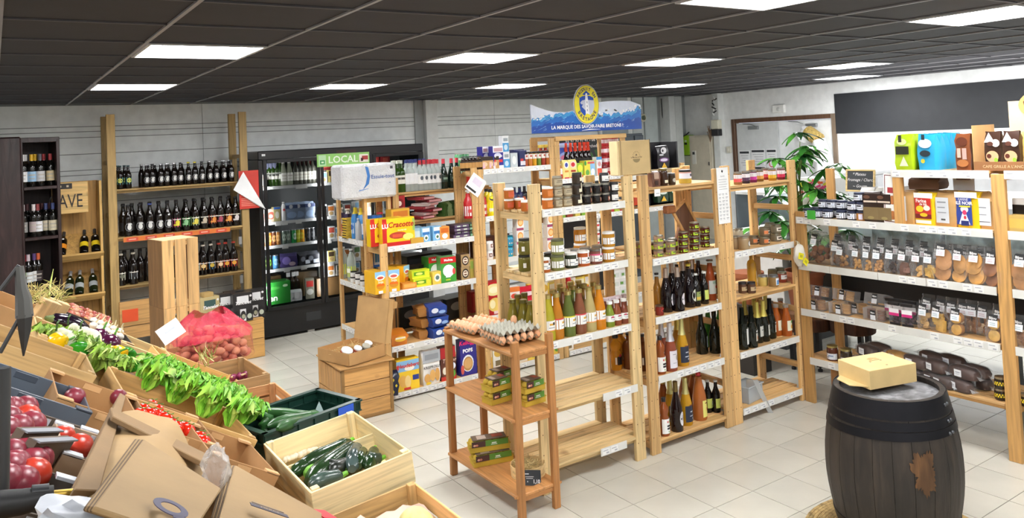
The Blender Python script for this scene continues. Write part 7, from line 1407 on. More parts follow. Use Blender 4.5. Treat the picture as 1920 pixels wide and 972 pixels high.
# stand
st=thing('produce_stand','wooden produce stand with a steep back and a low front ledge','stand')
A_=MS(onS(400,760)*1.0)
o=Vector((.93,0,1.0));M0=MS(o)
part(st,'sloping_board',MB().box(-1.55,.28,1.0,5.6,-.215,-.2,W('8a6a42',1),M0));part(st,'front_ledge',MB().box(.72,1.3,1.0,6.2,.76,.79,W('8a6a42',1)))
for y in (1.1,2.6,4.1,5.5,6.1):part(st,'leg',MB().box(1.2,1.25,y,y+.05,0,.76,W('7a5a38',2)));part(st,'leg',MB().box(.72,.77,y,y+.05,0,.76,W('7a5a38',2)))
for y in (1.05,5.5):part(st,'side_panel',MB().add([(-.4,y,0),(.72,y,0),(.72,y,.76),(.6,y,.93),(-.4,y,1.55)],[(0,1,2,3,4)],W('6a4c30',2)))
part(st,'back_panel',MB().box(-.45,-.4,1.0,5.6,0,1.6,W('6a4c30',1)))
# crates on the slope
scrate('long pine crate with a dark knot, empty, falling towards the aisle',(305,672),(473,738),.4,.13,'d3ab68',slats=1)
scrate('pale wooden crate beyond the knotty one, with scraps of pink paper',(225,640),(335,682),.38,.12,'ddc08a',slats=1)
c1_=scrate('long weathered crate of pale lettuce at the left',(-30,618),(190,722),.4,.13,'bb9a66',slats=1)
scrate('wooden crate of gourds, aubergines and peppers',(70,618),(243,700),.5,.13,'c9a872',slats=1)
scrate('wooden crate of green lettuce in the middle of the slope',(238,748),(468,815),.5,.13,'c39a5e',slats=1)
cbox('black cardboard tray with golden outline, holding shallots',MS(onS(110,595)),.4,.35,.1,mat('2b2926','card',.6),KBL);gl2=onS(110,595)
ln=MB().tube([(0,-.003,-.07),(.04,-.003,-.02),(.1,-.003,-.02),(.13,-.003,-.06),(.38,-.003,-.06)],.002,P('b9a23c'),4);single('gold_edging',ln,'thin golden line printed along the black tray','print',MS(gl2+Vector((0,-.001,0))))
cbox('open brown cardboard tray with empty folded lid, left of the tomatoes',MS(onS(108,745)),.32,.42,.11,KB,KBL);cbox('brown cardboard tray of tomatoes',MS(onS(262,790)),.3,.42,.11,KB,KBL);cbox('brown cardboard tray right of the tomatoes, nearly empty',MS(onS(395,850)),.26,.4,.11,KB,KBL)
cbox('kraft tray of dried shallot tops at the far left',MS(onS(-30,560)),.42,.5,.12,KBL,KBL)
cbox('grey plastic produce box at the far left',MS(onS(-60,700)),.36,.3,.14,P('4c545e',.4),P('39404a',.4))
cbox('cardboard tray of red nectarines, upper one at the left edge',MS(onS(-40,800)),.32,.32,.09,mat('5b5046','card',.8),mat('c9cdd4','card',.6));cbox('cardboard tray of dark red nectarines, nearer one at the left edge',MS(onS(-30,940)),.2,.3,.09,mat('5b5046','card',.8),mat('c9cdd4','card',.6));cbox('pale grey tray with two scattered nectarines',MS(onS(118,850)),.26,.3,.06,mat('a08a72','card',.8),mat('c2c6cc','card',.6))
# lettuces: each leaf a ruffled sheet
def leaf_mesh(seed,c):
    r=random.Random(seed);b=MB();nu,nv=11,12;v=[];f=[]
    for i in range(nu+1):
        u=i/nu
        for j in range(nv+1):
            q=j/nv*2-1;w_=.05*math.sin(PI*min(1,u*.8+.12))*(1+.15*math.sin(seed+u*8));e=abs(q)**2*u+(u**3)*.8
            x=u*.12;z=.06*math.sin(u*1.9)+.019*e*math.sin(q*12+u*10+seed)+.01*e*math.sin(q*19+u*17);v.append((x+.01*e*math.sin(q*14+seed*2),q*w_*(1+.2*u*math.sin(q*9+seed)),z))
    for i in range(nu):
        for j in range(nv):k=i*(nv+1)+j;f.append((k,k+nv+1,k+nv+2,k+1))
    return b.add(v,f,mat(c,'leaf',.45),True).mesh('leaf')
LM_={k:[leaf_mesh(s,c) for s,c in enumerate(cs__)] for k,cs__ in dict(p=('a5c758','93bb45','bbd27a','7da83c'),g=('7cc23a','98d04c','66ad2c','b6de74')).items()}
def lettuce(x,y,kind,lab,s=1,off=-.045):
    if kind=='p':s*=.95;off=-.06
    r=thing('lettuce',lab,'lettuce',MS(onS(x,y,off),rnd.uniform(0,6))@Matrix.Scale(s*1.02,4),'lettuces on the slope')
    for k in range(34):a=k*2.4;el=.5+.95*(k/34);link('leaf',LM_[kind][k%4],r,Matrix.Rotation(a,4,'Z')@Matrix.Translation((.012,0,.02*k/34))@Matrix.Rotation(-el,4,'Y')@Matrix.Scale(.92-.35*k/34,4))
for (x,y,s,lab) in ((72,648,.8,'pale lettuce at the far left of the weathered crate'),(105,655,.85,'pale lettuce, second from the left in the weathered crate'),(140,672,.95,'pale lettuce in the middle of the weathered crate'),(172,692,.95,'pale lettuce, fourth in the weathered crate'),(203,705,.9,'pale lettuce at the lower end of the weathered crate')):lettuce(x,y+4,'p',lab,s)
for (x,y,s,lab) in ((268,728,1.1,'bright green lettuce at the upper end of the middle crate'),(300,722,1.05,'bright green lettuce behind the tomatoes'),(322,752,1.15,'bright green lettuce right of the tomatoes'),(352,745,1.05,'bright green lettuce near the knotty crate side'),(378,778,1.15,'bright green lettuce below the middle of the crate'),(408,768,1.1,'bright green lettuce next to the lower one'),(430,797,1.1,'bright green lettuce near the cardboard corner'),(457,790,.95,'bright yellow green lettuce at the lower end by the cucumbers')):lettuce(x,y+4,'g',lab,s)
# vegetables
def veg(name,mb,M,lab,cat,group=None,stem=None):
    r=thing(name,lab,cat,M,group);part(r,'flesh',mb)
    if stem:part(r,'stem',stem)
    return r
def lobed(rx,rz_,lobes,dep,m,seg=24,rings=10):
    v=[];f=[]
    for j in range(rings+1):
        th=PI*j/rings
        for i in range(seg):a=2*PI*i/seg;k=math.sin(th)*(1-dep*(.5+.5*math.cos(a*lobes)));v.append((rx*k*math.cos(a),rx*k*math.sin(a),-rz_*math.cos(th)*(1-.15*math.sin(th))))
    for j in range(rings):
        for i in range(seg):q_=(i+1)%seg;f.append((j*seg+i,j*seg+q_,(j+1)*seg+q_,(j+1)*seg+i))
    return MB().add(v,f,m,True)
gs=lambda z,s=1:MB().tube([(0,0,z-.012),(.0,.004,z+.012*s),(.01,.008,z+.03*s)],[.007*s,.005*s,.005*s],mat('4f8a24','leaf',.6),6)
Ye,Gp=mat('e9b90f','skin',.22),mat('2c8a1c','skin',.2)
veg('bell_pepper',lobed(.048,.05,4,.2,Ye),MS(onS(205,665),1,.9),'big glossy yellow pepper, left one','pepper','yellow peppers',gs(.045));veg('bell_pepper',lobed(.042,.047,4,.2,Ye),MS(onS(222,663),2,1.2),'glossy yellow pepper, right one','pepper','yellow peppers',gs(.042));veg('bell_pepper',lobed(.04,.045,4,.2,Ye),MS(onS(108,640),2,1.2),'yellow pepper among the lettuces at the left','pepper',None,gs(.042))
for x,y,l_ in ((236,664,'dark green pepper above the other'),(246,684,'dark green pepper, lower one by the crate end'),(150,655,'small green pepper between lettuce and gourd')):veg('bell_pepper',lobed(.04,.05,4,.22,Gp),MS(onS(x,y),1.5,1.3),l_,'pepper',None,gs(.045))
def tubeveg(pts,rs,m,seg=14):return MB().tube(pts,rs,m,seg)
Au=mat('1b0f1c','skin',.12)
veg('aubergine',tubeveg([(0,0,0),(.02,0,0),(.08,.003,.005),(.15,0,.006),(.19,-.005,0),(.205,-.008,0)],[.012,.034,.045,.04,.028,.01],Au),MS(onS(92,598),.3),'long black aubergine lying at the upper left','aubergine',None,MB().tube([(-.02,0,0),(.02,0,0)],[.008,.03],mat('5a6a30','leaf',.6),8))
Ro=mat('4b1436','skin',.15)
for x,y,l_ in ((184,635,'round violet aubergine, left one'),(205,646,'round violet aubergine, right one')):veg('aubergine',MB().blob(0,0,0,.052,.052,.05,Ro,16,10,.05,2,3),MS(onS(x,y),1),l_,'aubergine',None,gs(.05))
Pg=mat('dde0c0','skin',.3)
for x,y,sx_,l_ in ((165,638,1,'white pear shaped gourd with curled green stem'),(122,640,.9,'pale gourd lying left of the pear shaped one'),(196,668,.7,'pale gourd behind the yellow pepper'),(142,626,.7,'small pale gourd near the aubergine')):veg('gourd',MB().blob(0,0,0,.065*sx_,.055*sx_,.055*sx_,Pg,16,10,.12,1.5,2).blob(-.045*sx_,0,.02,.035*sx_,.032*sx_,.035*sx_,Pg,12,8),MS(onS(x,y),.6),l_,'gourd',None,MB().tube([(-.07,0,.03),(-.08,.01,.06),(-.06,.03,.07)],.004,mat('3f6a1c','leaf',.6),6))
Tm=mat('c8230f','skin',.15)
for k,(x,y) in enumerate(((267,770),(283,762),(294,771),(292,780),(280,778),(305,785),(313,790),(322,798),(330,803),(345,804),(352,809),(373,822),(380,830),(262,779))):
    veg('tomato',MB().blob(0,0,0,.028,.028,.025,Tm,14,9),MS(onS(x,y,-.02)),'vine tomato in the cardboard tray, %s from the left'%ORD[k],'tomato','vine tomatoes',MB().tube([(-.012,0,.025),(0,0,.024),(.01,.006,.03)],.002,mat('3f7a20','leaf',.6),5))
for k in range(26):      # shallots and garlic
    p_=onS(135+(k%9)*8.5+rnd.uniform(-2,2),574+(k%9)*3+(k//9)*7,-.03);single('shallot',MB().blob(0,0,0,.026,.018,.018,mat(('b5604a','c98a6a','a04a40')[k%3],'skin',.3),10,7,.1).tube([(.02,0,0),(.045,0,.006)],[.006,.002],mat('c9a060','straw',.8),4),'pinkish shallot in the black tray','shallot',MS(p_,rnd.uniform(0,6)),'shallots in the black tray')
for k in range(10):
    p_=onS(176+(k%5)*12,602+(k%5)*5+(k//5)*9,-.01);veg('garlic_bulb',lobed(.026,.02,7,.12,mat('d9d2c6','skin',.5),21,7),MS(p_,k),'white garlic bulb beside the gourds, %s row, %s'%(('upper','lower')[k//5],ORD[k%5]),'garlic','garlic bulbs',MB().tube([(0,0,.015),(.01,0,.05)],[.006,.003],mat('d2c49c','straw',.8),5))
hay=MB();hr_=random.Random(8)
for k in range(150):
    p_=onS(hr_.uniform(52,118),hr_.uniform(540,572),hr_.uniform(-.02,.05));d_=Vector((hr_.uniform(-.08,.08),hr_.uniform(-.08,.08),hr_.uniform(-.02,.07)));hay.tube([p_,p_+d_*.5+Vector((0,0,.012)),p_+d_],[.003,.0025,.001],mat(('c9b878','b5a464','9c9a50')[k%3],'straw',.8),3)
hay.tube([onS(92,556),onS(95,530,.05),onS(100,505,.12)],[.006,.006,.002],mat('a8b45a','leaf',.6),5)
o_=single('dried_stalks',hay,'heap of dry pale onion stalks at the far left','stalks');o_['kind']='stuff'
ne=mat('752230','skin',.35);ne2=mat('a8301f','skin',.3)
for k,(x,y,r_) in enumerate(((22,768,.036),(46,766,.036),(15,785,.034),(50,783,.036),(58,797,.038),(35,803,.036),(8,765,.034),(12,806,.034),(20,852,.036),(42,852,.038),(18,878,.034),(60,868,.036),(62,890,.038),(40,905,.036),(10,900,.034),(72,862,.034),(28,872,.034),(116,822,.034),(148,838,.036),(140,746,.034),(30,835,.03),(222,745,.03))):
    veg('nectarine',MB().blob(0,0,0,r_,r_,r_*.94,ne2 if k in (3,17,18,12) else ne,16,10),MS(onS(x,y,-.015),k),'dark red nectarine at the left edge, %s pile, %s'%(('upper','lower')[y>820],ORD[k%12]) if k<17 else ('nectarine lying loose in the grey tray, %s one'%('left','right')[k-17] if k<19 else 'nectarine peeking out of a tray, %s'%ORD[k-19]),'nectarine','nectarines at the left edge')
for k,(x,y,w_) in enumerate(((95,830,.16),(70,812,.15))):single('tray_divider',MB().box(-w_/2,w_/2,-.012,.012,-.05,.01,mat('5b4d40','card',.8)).box(-w_/2,w_/2,-.02,.0,.008,.012,mat('7a7d84','card',.6)),'folded grey cardboard flap between the nectarine trays, %s'%('nearer','further')[k],'flap',MS(onS(x,y,.02),.9))
for k,(x,y) in enumerate(((58,590),(76,590))):single('wood_block',MB().box(0,.09,0,.07,0,.12,W('d8b884',2)),'small pale wooden box end above the pale lettuces, %s'%('left','right')[k],'block',MS(onS(x,y+14,-.06),.25),bev=.003)
# ---------------------------------------------------------------- flat row
zc=Matrix.Translation((.885,2.828,1.012))@Matrix.Rotation(-.11,4,'Y')
crate('wooden_crate','pale veneer crate of courgettes at the aisle edge',zc,.39,.6,.12,PL2,slats=1)
single('crate_partition',MB().box(.008,.382,.37,.376,-.115,-.035,W(PL2,0)),'thin wooden partition inside the courgette crate','partition',zc)
crate('wooden_crate','wooden crate under the courgettes',Matrix.Translation((.9,2.82,.9)),.4,.6,.12,'cfae74',slats=1)
crate('wooden_crate','wooden crate with pink paper and a melon at the lower edge',Matrix.Translation((.84,2.17,.925))@Matrix.Rotation(-.08,4,'Y'),.42,.62,.14,'d2ac70',slats=2)
crate('wooden_crate','wooden crate of red onions beyond the green bin',Matrix.Translation((.9,4.66,.95))@Matrix.Rotation(.05,4,'Z'),.36,.5,.14,'b08d60',slats=1)
crate('wooden_crate','reddish pine crate under the red onion crate',Matrix.Translation((.88,4.22,.9)),.4,.44,.13,'cf9a68',slats=2)
gb2=thing('green_bin','dark green plastic bin with long cucumbers','bin',Matrix.Translation((1.16,3.93,.955))@Matrix.Rotation(.3,4,'Z'));gm2=P('16352c',.35)
for (x0,x1,y0,y1,ax) in ((-.26,.26,-.17,-.165,0),(-.26,.26,.165,.17,0),(-.26,-.255,-.165,.165,1),(.255,.26,-.165,.165,1)):
    part(gb2,'wall',MB().box(x0,x1,y0,y1,-.15,0,gm2),.001);rim_=MB().box(x0-.012,x1+.012,y0-.012,y1+.012,-.004,.006,gm2).box(x0-.01,x1+.01,y0-.008,y1+.008,-.05,-.044,gm2)
    for k in range(7):q_=k/6;rim_.box(x0+(x1-x0)*q_-.004-.004*ax,x0+(x1-x0)*q_+.004+.004*ax,(y0 if ax==0 else y0+(y1-y0)*q_)-.008,(y1 if ax==0 else y0+(y1-y0)*q_)+.008,-.046,0,gm2)
    part(gb2,'ribbed_rim',rim_)
part(gb2,'floor',MB().box(-.255,.255,-.165,.165,-.15,-.145,gm2));part(gb2,'blue_label',MB().boxc(.17,-.184,-.02,.09,.003,.045,P('2450b8')));part(gb2,'paper_corner',MB().add([(.06,.0,-.14),(.2,-.02,-.14),(.17,.03,-.01)],[(0,1,2)],P('8fa3a0')),label='pale grey paper corner')
Cu=mat('2f5a2c','skin',.3)
for k,(p,q_,l_) in enumerate((((480,775),(610,785),'long ribbed cucumber lying across the green bin, upper'),((500,800),(600,778),'long cucumber beside the upper one'),((462,772),(512,792),'cucumber with its stem end by the lettuces'),((492,788),(500,812),'dark cucumber standing out at the bin corner'),((520,805),(590,787),'cucumber low in the green bin'))):
    a,b=onZ(*p,.93+.01*k),onZ(*q_,.9);d_=(b-a);n_=9;pts=[a+d_*(i/n_)+Vector((0,0,.01*math.sin(PI*i/n_))) for i in range(n_+1)]
    veg('cucumber',tubeveg(pts,[.008]+[.024+.003*math.sin(i) for i in range(n_-1)]+[.01],Cu),Matrix.Identity(4),l_,'cucumber','cucumbers')
Zu=mat('1d3418','skin',.18);hi=mat('6aa82a','leaf',.5)
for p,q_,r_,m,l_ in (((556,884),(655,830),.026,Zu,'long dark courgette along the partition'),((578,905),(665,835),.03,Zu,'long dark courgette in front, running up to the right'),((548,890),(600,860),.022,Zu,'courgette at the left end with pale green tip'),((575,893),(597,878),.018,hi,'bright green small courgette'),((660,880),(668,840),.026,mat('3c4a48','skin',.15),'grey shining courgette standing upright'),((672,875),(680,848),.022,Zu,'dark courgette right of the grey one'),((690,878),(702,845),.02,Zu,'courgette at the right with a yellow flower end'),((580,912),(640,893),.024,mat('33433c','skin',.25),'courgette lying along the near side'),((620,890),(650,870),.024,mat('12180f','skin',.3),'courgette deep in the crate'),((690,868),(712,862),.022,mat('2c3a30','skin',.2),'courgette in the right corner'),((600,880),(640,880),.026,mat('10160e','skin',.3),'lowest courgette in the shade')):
    a,b=onZ(*p,.985),onZ(*q_,.98);n_=8;r_*=1.2;d_=b-a;pts=[a+d_*(i/n_)+Vector((0,0,.006*math.sin(PI*i/n_))) for i in range(n_+1)]
    veg('courgette',tubeveg(pts,[r_*.5]+[r_*(1+.1*math.sin(i*.9)) for i in range(n_-1)]+[r_*.5],m),Matrix.Identity(4),l_,'courgette','courgettes',MB().tube([b,b+d_.normalized()*.025+Vector((0,0,.006))],[r_*.4,r_*.3],hi,7))
for k in range(34):
    p_=onZ(535+(k%17)*6.3+rnd.uniform(-2,2),862-(k%17)*2.4+(k//17)*7-6,.935);single('garlic_clove',MB().blob(0,0,0,.016,.012,.012,mat('dcd0b8','skin',.5),8,6,.15),'pale garlic clove behind the partition','garlic',T(p_.x,p_.y,p_.z,rz=k),'garlic cloves in the crate')
single('blue_sticker',MB().boxc(0,0,0,.06,.002,.02,P('2450a8')).joinmb(text_mb('ZAUD',.018,P('dfe8f4'),bold=.0006),T(0,-.002,0)@FR),'blue lettered sticker inside the courgette crate','sticker',Matrix.Translation(onY(649,847,3.41)))
pk2=MB();n_=12;v=[]
for i in range(n_+1):
    for j in range(n_+1):x_,y_=.02+.38*i/n_,.02+.5*j/n_;v.append((.84+x_,2.19+y_,.905+.03*noise.noise(Vector((i*.5,j*.5,2)))+.02*abs(math.sin(i*.5))))
single('pink_paper',pk2.add(v,[(i*(n_+1)+j,(i+1)*(n_+1)+j,(i+1)*(n_+1)+j+1,i*(n_+1)+j+1) for i in range(n_) for j in range(n_)],mat('d9b0a0','card',.7),True),'crumpled pink wrapping paper in the nearest crate','paper')
p_=onZ(778,985,.95);veg('melon',lobed(.062,.06,10,.05,mat('c9bc7a','skin',.5),40,12),T(p_.x,p_.y,p_.z),'ribbed yellowish melon in the pink paper','melon');single('potato',MB().blob(0,0,0,.05,.04,.03,mat('b8906a','skin',.6),12,8,.1),'brown tuber half under the pink paper','vegetable',T(.98,2.36,.95))
for k in range(8):
    p_=onZ(438+(k%4)*12,700+(k//4)*9-(k%4)*3,.86);single('red_onion',MB().blob(0,0,0,.028,.022,.024,mat('7a2448','skin',.3),12,8).tube([(.02,0,.01),(.05,.01,.02)],[.008,.003],mat('cdb48c','straw',.8),5),'small red onion in the weathered crate, %s row, %s'%(('far','near')[k//4],ORD[k%4]),'onion',T(p_.x,p_.y,p_.z,rz=k),'red onions')
ss=MB()
for k in range(40):p_=onZ(hr_.uniform(372,402),hr_.uniform(660,690),.99);ss.tube([p_,p_+Vector((hr_.uniform(-.04,.04),hr_.uniform(-.04,.04),hr_.uniform(0,.09)))],[.003,.001],mat(('9aa04a','c9c88a')[k%2],'leaf',.7),3)
o_=single('green_sprouts',ss,'dry yellow green sprouts in front of the potato bag','sprouts');o_['kind']='stuff'
# potatoes in a red net on crates
for k in range(2):crate('wooden_crate',('upper','lower')[k]+' wooden crate under the red potato bag',Matrix.Translation((.85,5.3,.9-.15*k)),.44,.7,.14,'b58a58',slats=1)
PC=Vector((1.12,5.5,.9));pr_=random.Random(5);pos=[]
for tries in range(4000):
    a,b_,c_=pr_.uniform(-1,1),pr_.uniform(-1,1),pr_.uniform(0,1)
    if a*a+b_*b_+c_*c_>1 or a*a+b_*b_+c_*c_<.45:continue
    q_=Vector((a*.22,b_*.21,c_*.19))
    if all((q_-w).length>.042 for w in pos):pos.append(q_)
    if len(pos)>105:break
pms=[MB().blob(0,0,0,.033,.026,.025,mat(c,'skin',.5),10,7,.15,2,s_).mesh('potato') for s_,c in enumerate(('c07a5c','b8684c','cf8c68'))]
for k,q_ in enumerate(pos):tag(link('potato',pms[k%3],None,T(*(PC+q_),rz=k,rx=k*.7)),'pink skinned potato inside the red net bag','potato','potatoes in the red net')
nbg=thing('net_sack','shiny red net sack gathered over the potatoes','sack',Matrix.Translation(PC));v=[];f=[];sg_,rg_=40,12
for j in range(rg_+1):
    t_=j/rg_;
    for i in range(sg_):
        a=2*PI*i/sg_;rr=(1.04-.1*t_ if t_<.5 else 1.0-.62*((t_-.5)/.5)**1.3)*(1+(.1*t_)*math.sin(i*1.9+j*.3));v.append((.25*rr*math.cos(a),.235*rr*math.sin(a)+.03*t_,t_*.29-.0+.02*math.sin(a*3)*t_))
for j in range(rg_):
    for i in range(sg_):f.append((j*sg_+i,j*sg_+(i+1)%sg_,(j+1)*sg_+(i+1)%sg_,(j+1)*sg_+i))
part(nbg,'netting',MB().add(v,f[:sg_*6],mat('e0606a','film',.3,.1),True),label='red netting stretched over the potatoes');part(nbg,'gathered_top',MB().add(v,f[sg_*6:],mat('de2f52','film',.25,.55),True),label='gathered bright red upper part')
single('paper_note',MB().boxc(0,0,0,.13,.002,.11,P('e6e8ea')).boxc(0,-.002,.01,.06,.001,.012,P('b4bac8')),'white paper note leaning beside the potato bag','note',Matrix.Translation(onY(320,622,5.2))@Matrix.Rotation(-.5,4,'Y')@Matrix.Rotation(-.6,4,'X'))
# crates standing on end
q0=Vector((1.04,6.72,0))
for k,(z,l_) in enumerate(((.0,'lowest wooden crate standing on end, hidden by the stand'),(.52,'middle wooden crate standing on end behind the potato bag'),(1.04,'top wooden crate standing on end, three pale vertical boards'))):
    r=thing('upright_crate',l_,'crate',T(q0.x,q0.y,z,rz=.2))
    for j in range(3):part(r,'slat',MB().box(.0+j*.094,.084+j*.094,0,.012,.0,.52,W('dfb377',2)),.003)
    for x_ in (0,.26):part(r,'side_board',MB().box(x_,x_+.012,.012,.3,.0,.52,W('a5794a',2)),.003)
    for z_ in (0.0,.505):part(r,'end_board',MB().box(.012,.26,.012,.3,z_,z_+.014,W('e6c088',0)),.002);
    for x_ in (.085,.179):part(r,'end_block',MB().box(x_-.006,x_+.016,.01,.04,.47,.5,W('d8ac70',0)))
# boxes of cards on a crate by the cooler
tc=thing('slatted_crate','wooden crate on the floor beside the cooler with black boxes on top','crate',T(1.85,8.88,0))
for k in range(2):
    for j in range(2):part(tc,'board',MB().box(.25*j,.25*j+.246,0,.015,.005+.2*k,.2+.2*k,W('c99a58',0)),.003)
part(tc,'side_board',MB().box(.485,.5,.015,.35,0,.4,W('b58a50',1)),.003);part(tc,'side_board',MB().box(0,.015,.015,.35,0,.4,W('b58a50',1)),.003);part(tc,'top_board',MB().box(0,.5,0,.35,.4,.41,W('c99a58',0)),.002)
def tart(bg,pan,txt='Tancelet'):return pack('glass_gift_pack',.2,.1,.3,bg,[(.2,.8,.62,.9,pan),(.24,.76,.6,.66,bg),(.35,.65,.02,.44,'d8d8da'),(.02,.36,.06,.4,'1e1e20','o'),(.36,.64,.06,.38,'2a2a2c','o'),(.64,.98,.06,.4,'1e1e20','o'),(.06,.3,.08,.24,'b8a8a0','o'),(.42,.6,.1,.26,'a8a890','o'),(.7,.94,.08,.26,'b8c0b0','o'),(.84,.96,.84,.92,'e0e0e2','o')],[(txt,.047,'eeeeee',.5,.66,dict(bold=.0012,shear=.3))])
tS=ShelfY(8.9,.41);tk,tg2=tart('2b2a2c','dcdcde'),tart('b9a87a','3c5654')
tS.put(tg2,391,-.05,'kraft carrier pack with dark green lettered panel','pack',rz=.1);bpy.data.objects['glass_gift_pack'].location.z+=.02
hdl=MB();[hdl.box(-.05,.05,-.03+k*.03,-.027+k*.03,.3,.345,mat('b0935c','card',.8)) for k in range(4)];link('carry_handle',hdl.mesh('carry_handle'),bpy.data.objects['glass_gift_pack'])
for px,bk_,l_ in ((424,.12,'black lettered pack, left one'),(454,.02,'black lettered pack, front middle one'),(477,.13,'black lettered pack, right one'),(440,.2,'black lettered pack behind')):tS.put(tk,px,bk_,l_,'pack',jit=.03)
crate('wooden_crate','wooden crate under the kraft carrier pack',Matrix.Translation((1.55,8.7,.41)),.3,.4,.4,'b58a50',slats=2)
# ---------------------------------------------------------------- floor crate with open gift box
fc=thing('floor_crate','square slatted wooden crate on the tiles with a loose lid','crate',T(2.24,6.262,0));fcw,fcd,fch=.43,.55,.42;oc='cb9a5c'
for k in range(3):part(fc,'front_slat',MB().box(.02,fcw-.02,0,.012,.01+k*.14,.145+k*.14,W(oc,0)),.003)
for k in range(3):
    for j in range(2):part(fc,'side_slat',MB().box(0,.012,.012+k*.18,.19+k*.18,.01+j*.2,.205+j*.2,W(oc,2)),.003)
part(fc,'side_slat',MB().box(fcw-.012,fcw,.012,fcd,.01,fch,W(oc,1)),.003);part(fc,'back_slat',MB().box(0,fcw,fcd,fcd+.012,.01,fch,W(oc,0)),.003)
for x_ in (-.004,fcw-.022):part(fc,'corner_post',MB().box(x_,x_+.026,-.008,.02,0,fch,W('9a7442',2)),.003)
part(fc,'bottom_rail',MB().box(0,fcw,-.01,.0,0,.03,W('9a7442',0)),.003)
for k in range(2):part(fc,'lid_board',MB().box(-.02,fcw+.02,-.02+k*.29,.26+k*.29,0,.014,W('b98c54',0),Matrix.Translation((0,0,fch+.004))@Matrix.Rotation(.02,4,'X')),.003)
ob_=thing('open_gift_box','open kraft cardboard box with jars in straw and raised lid','box',T(2.42,6.5,fch+.025,rz=.28));bw,bdp,bh=.37,.42,.1
for a in ((-bw/2,bw/2,-bdp/2,-bdp/2+.004),(-bw/2,bw/2,bdp/2-.004,bdp/2),(-bw/2,-bw/2+.004,-bdp/2,bdp/2),(bw/2-.004,bw/2,-bdp/2,bdp/2)):part(ob_,'wall',MB().box(*a,0,bh,mat('b98f5c','card',.75)))
part(ob_,'floor',MB().box(-bw/2,bw/2,-bdp/2,bdp/2,0,.004,mat('c9a470','card',.75)))
lid_=MB();ML=Matrix.Translation((bw/2,0,bh))@Matrix.Rotation(PI/2,4,'Z')@Matrix.Rotation(math.radians(100),4,'X');mkl=mat('c49d68','card',.75);lid_.box(-.21,.21,0,.36,0,.004,mkl,ML).box(-.21,-.206,0,.36,-.0,.06,mkl,ML).box(.206,.21,0,.36,-.0,.06,mkl,ML).box(-.21,.21,.356,.36,.0,.06,mkl,ML);part(ob_,'lid',lid_)
for s_ in (-1,1):part(ob_,'tuck_flap',MB().poly([(0,0),(.05,.015),(.05,.06),(0,.075)] if s_>0 else [(0,0),(0,.075),(-.05,.06),(-.05,.015)],0,.003,mkl),M=ML@Matrix.Translation((s_*.21,.28,.05)))
def straw(n,w,d,h,seed):
    r=random.Random(seed);b=MB()
    for k in range(n):p=Vector((r.uniform(-w,w),r.uniform(-d,d),r.uniform(0,h)));b.tube([p,p+Vector((r.uniform(-.03,.03),r.uniform(-.03,.03),r.uniform(-.01,.03))),p+Vector((r.uniform(-.05,.05),r.uniform(-.05,.05),r.uniform(-.01,.02)))],.0012,mat('d8c28a','straw',.8),3)
    return b
o_=single('straw_filling',straw(220,.16,.14,.07,1),'straw packing inside the open gift box','straw',T(2.42,6.5,fch+.04,rz=.28));o_['kind']='stuff'
for px_,py_,r_,c,c2,l_ in ((-.12,-.05,.05,'b5502c','e8e8ea','round white lidded tin at the left in the open box'),(-.03,-.08,.035,'9a4a34','ececee','small jar with white label in the open box, second'),(.05,-.09,.036,'5a5648','a8a698','jar with grey lid in the open box, third'),(.12,-.04,.036,'8a8a86','e8eaec','small jar with white lid in the open box, rightmost')):
    jar('preserve_jar',.08,r_,c,P(c2),.012,[('rect',.035,.1,.03,Wt)]).put(Matrix.Translation((2.42,6.5,fch+.06))@Matrix.Rotation(.35,4,'Z')@Matrix.Translation((px_,py_,0))@Matrix.Rotation(.5,4,'X'),l_,'jar')
# ---------------------------------------------------------------- egg stand
eg=thing('egg_stand','small honey coloured wooden stand of eggs in front of the pale bay','stand');ec='b27a45';EX0,EX1,EY0,EY1,EH=2.44,2.73,3.96,4.83,1.0
for x_,y_,hh in ((EX0,EY0,1.03),(EX1-.045,EY0-.0,1.04),(EX0,EY1-.035,.98),(EX1-.045,EY1-.035,.98)):part(eg,'leg',MB().box(x_,x_+.045,y_,y_+.035,0,hh,W(ec,2)),.004)
for z in (.15,.585,.965):
    part(eg,'shelf_board',MB().box(EX0-.01,EX1+.01,EY0+.01,EY1-.0,z-.02,z,W('bd8650',1)),.004);part(eg,'rail',MB().box(EX0+.045,EX1-.045,EY0+.012,EY0+.03,z-.045,z-.02,W(ec,0)),.002)
    if z<.9:part(eg,'dowel',MB().tube([(EX0-.02,EY0+.02,z-.01),(EX1+.02,EY0+.02,z-.01)],.008,W(ec,0),8))
tm_=mat('a9a79a','card',.9);pitch=.0485
def egg_tray(full=True):
    nx,ny=6,6;sub=6;v=[];f=[];NX,NY=nx*sub,ny*sub
    for j in range(NY+1):
        for i in range(NX+1):
            x,y=i/sub,j/sub;z=.0095*(math.cos(2*PI*x)+math.cos(2*PI*y))+.004*math.cos(2*PI*x)*math.cos(2*PI*y);v.append((x*pitch-nx*pitch/2,y*pitch-ny*pitch/2,z+.03))
    for j in range(NY):
        for i in range(NX):k=j*(NX+1)+i;f.append((k,k+1,k+NX+2,k+NX+1))
    return MB().add(v,f,tm_,True)
et=Tpl('egg_tray',[('moulded_tray',egg_tray())]);egm=[MB().blob(0,0,0,.0215,.0215,.028,mat(c,'skin',.45),14,10).mesh('egg') for c in ('d9a47c','e0b08c','cf9468')]
ex_=(EX0+EX1)/2
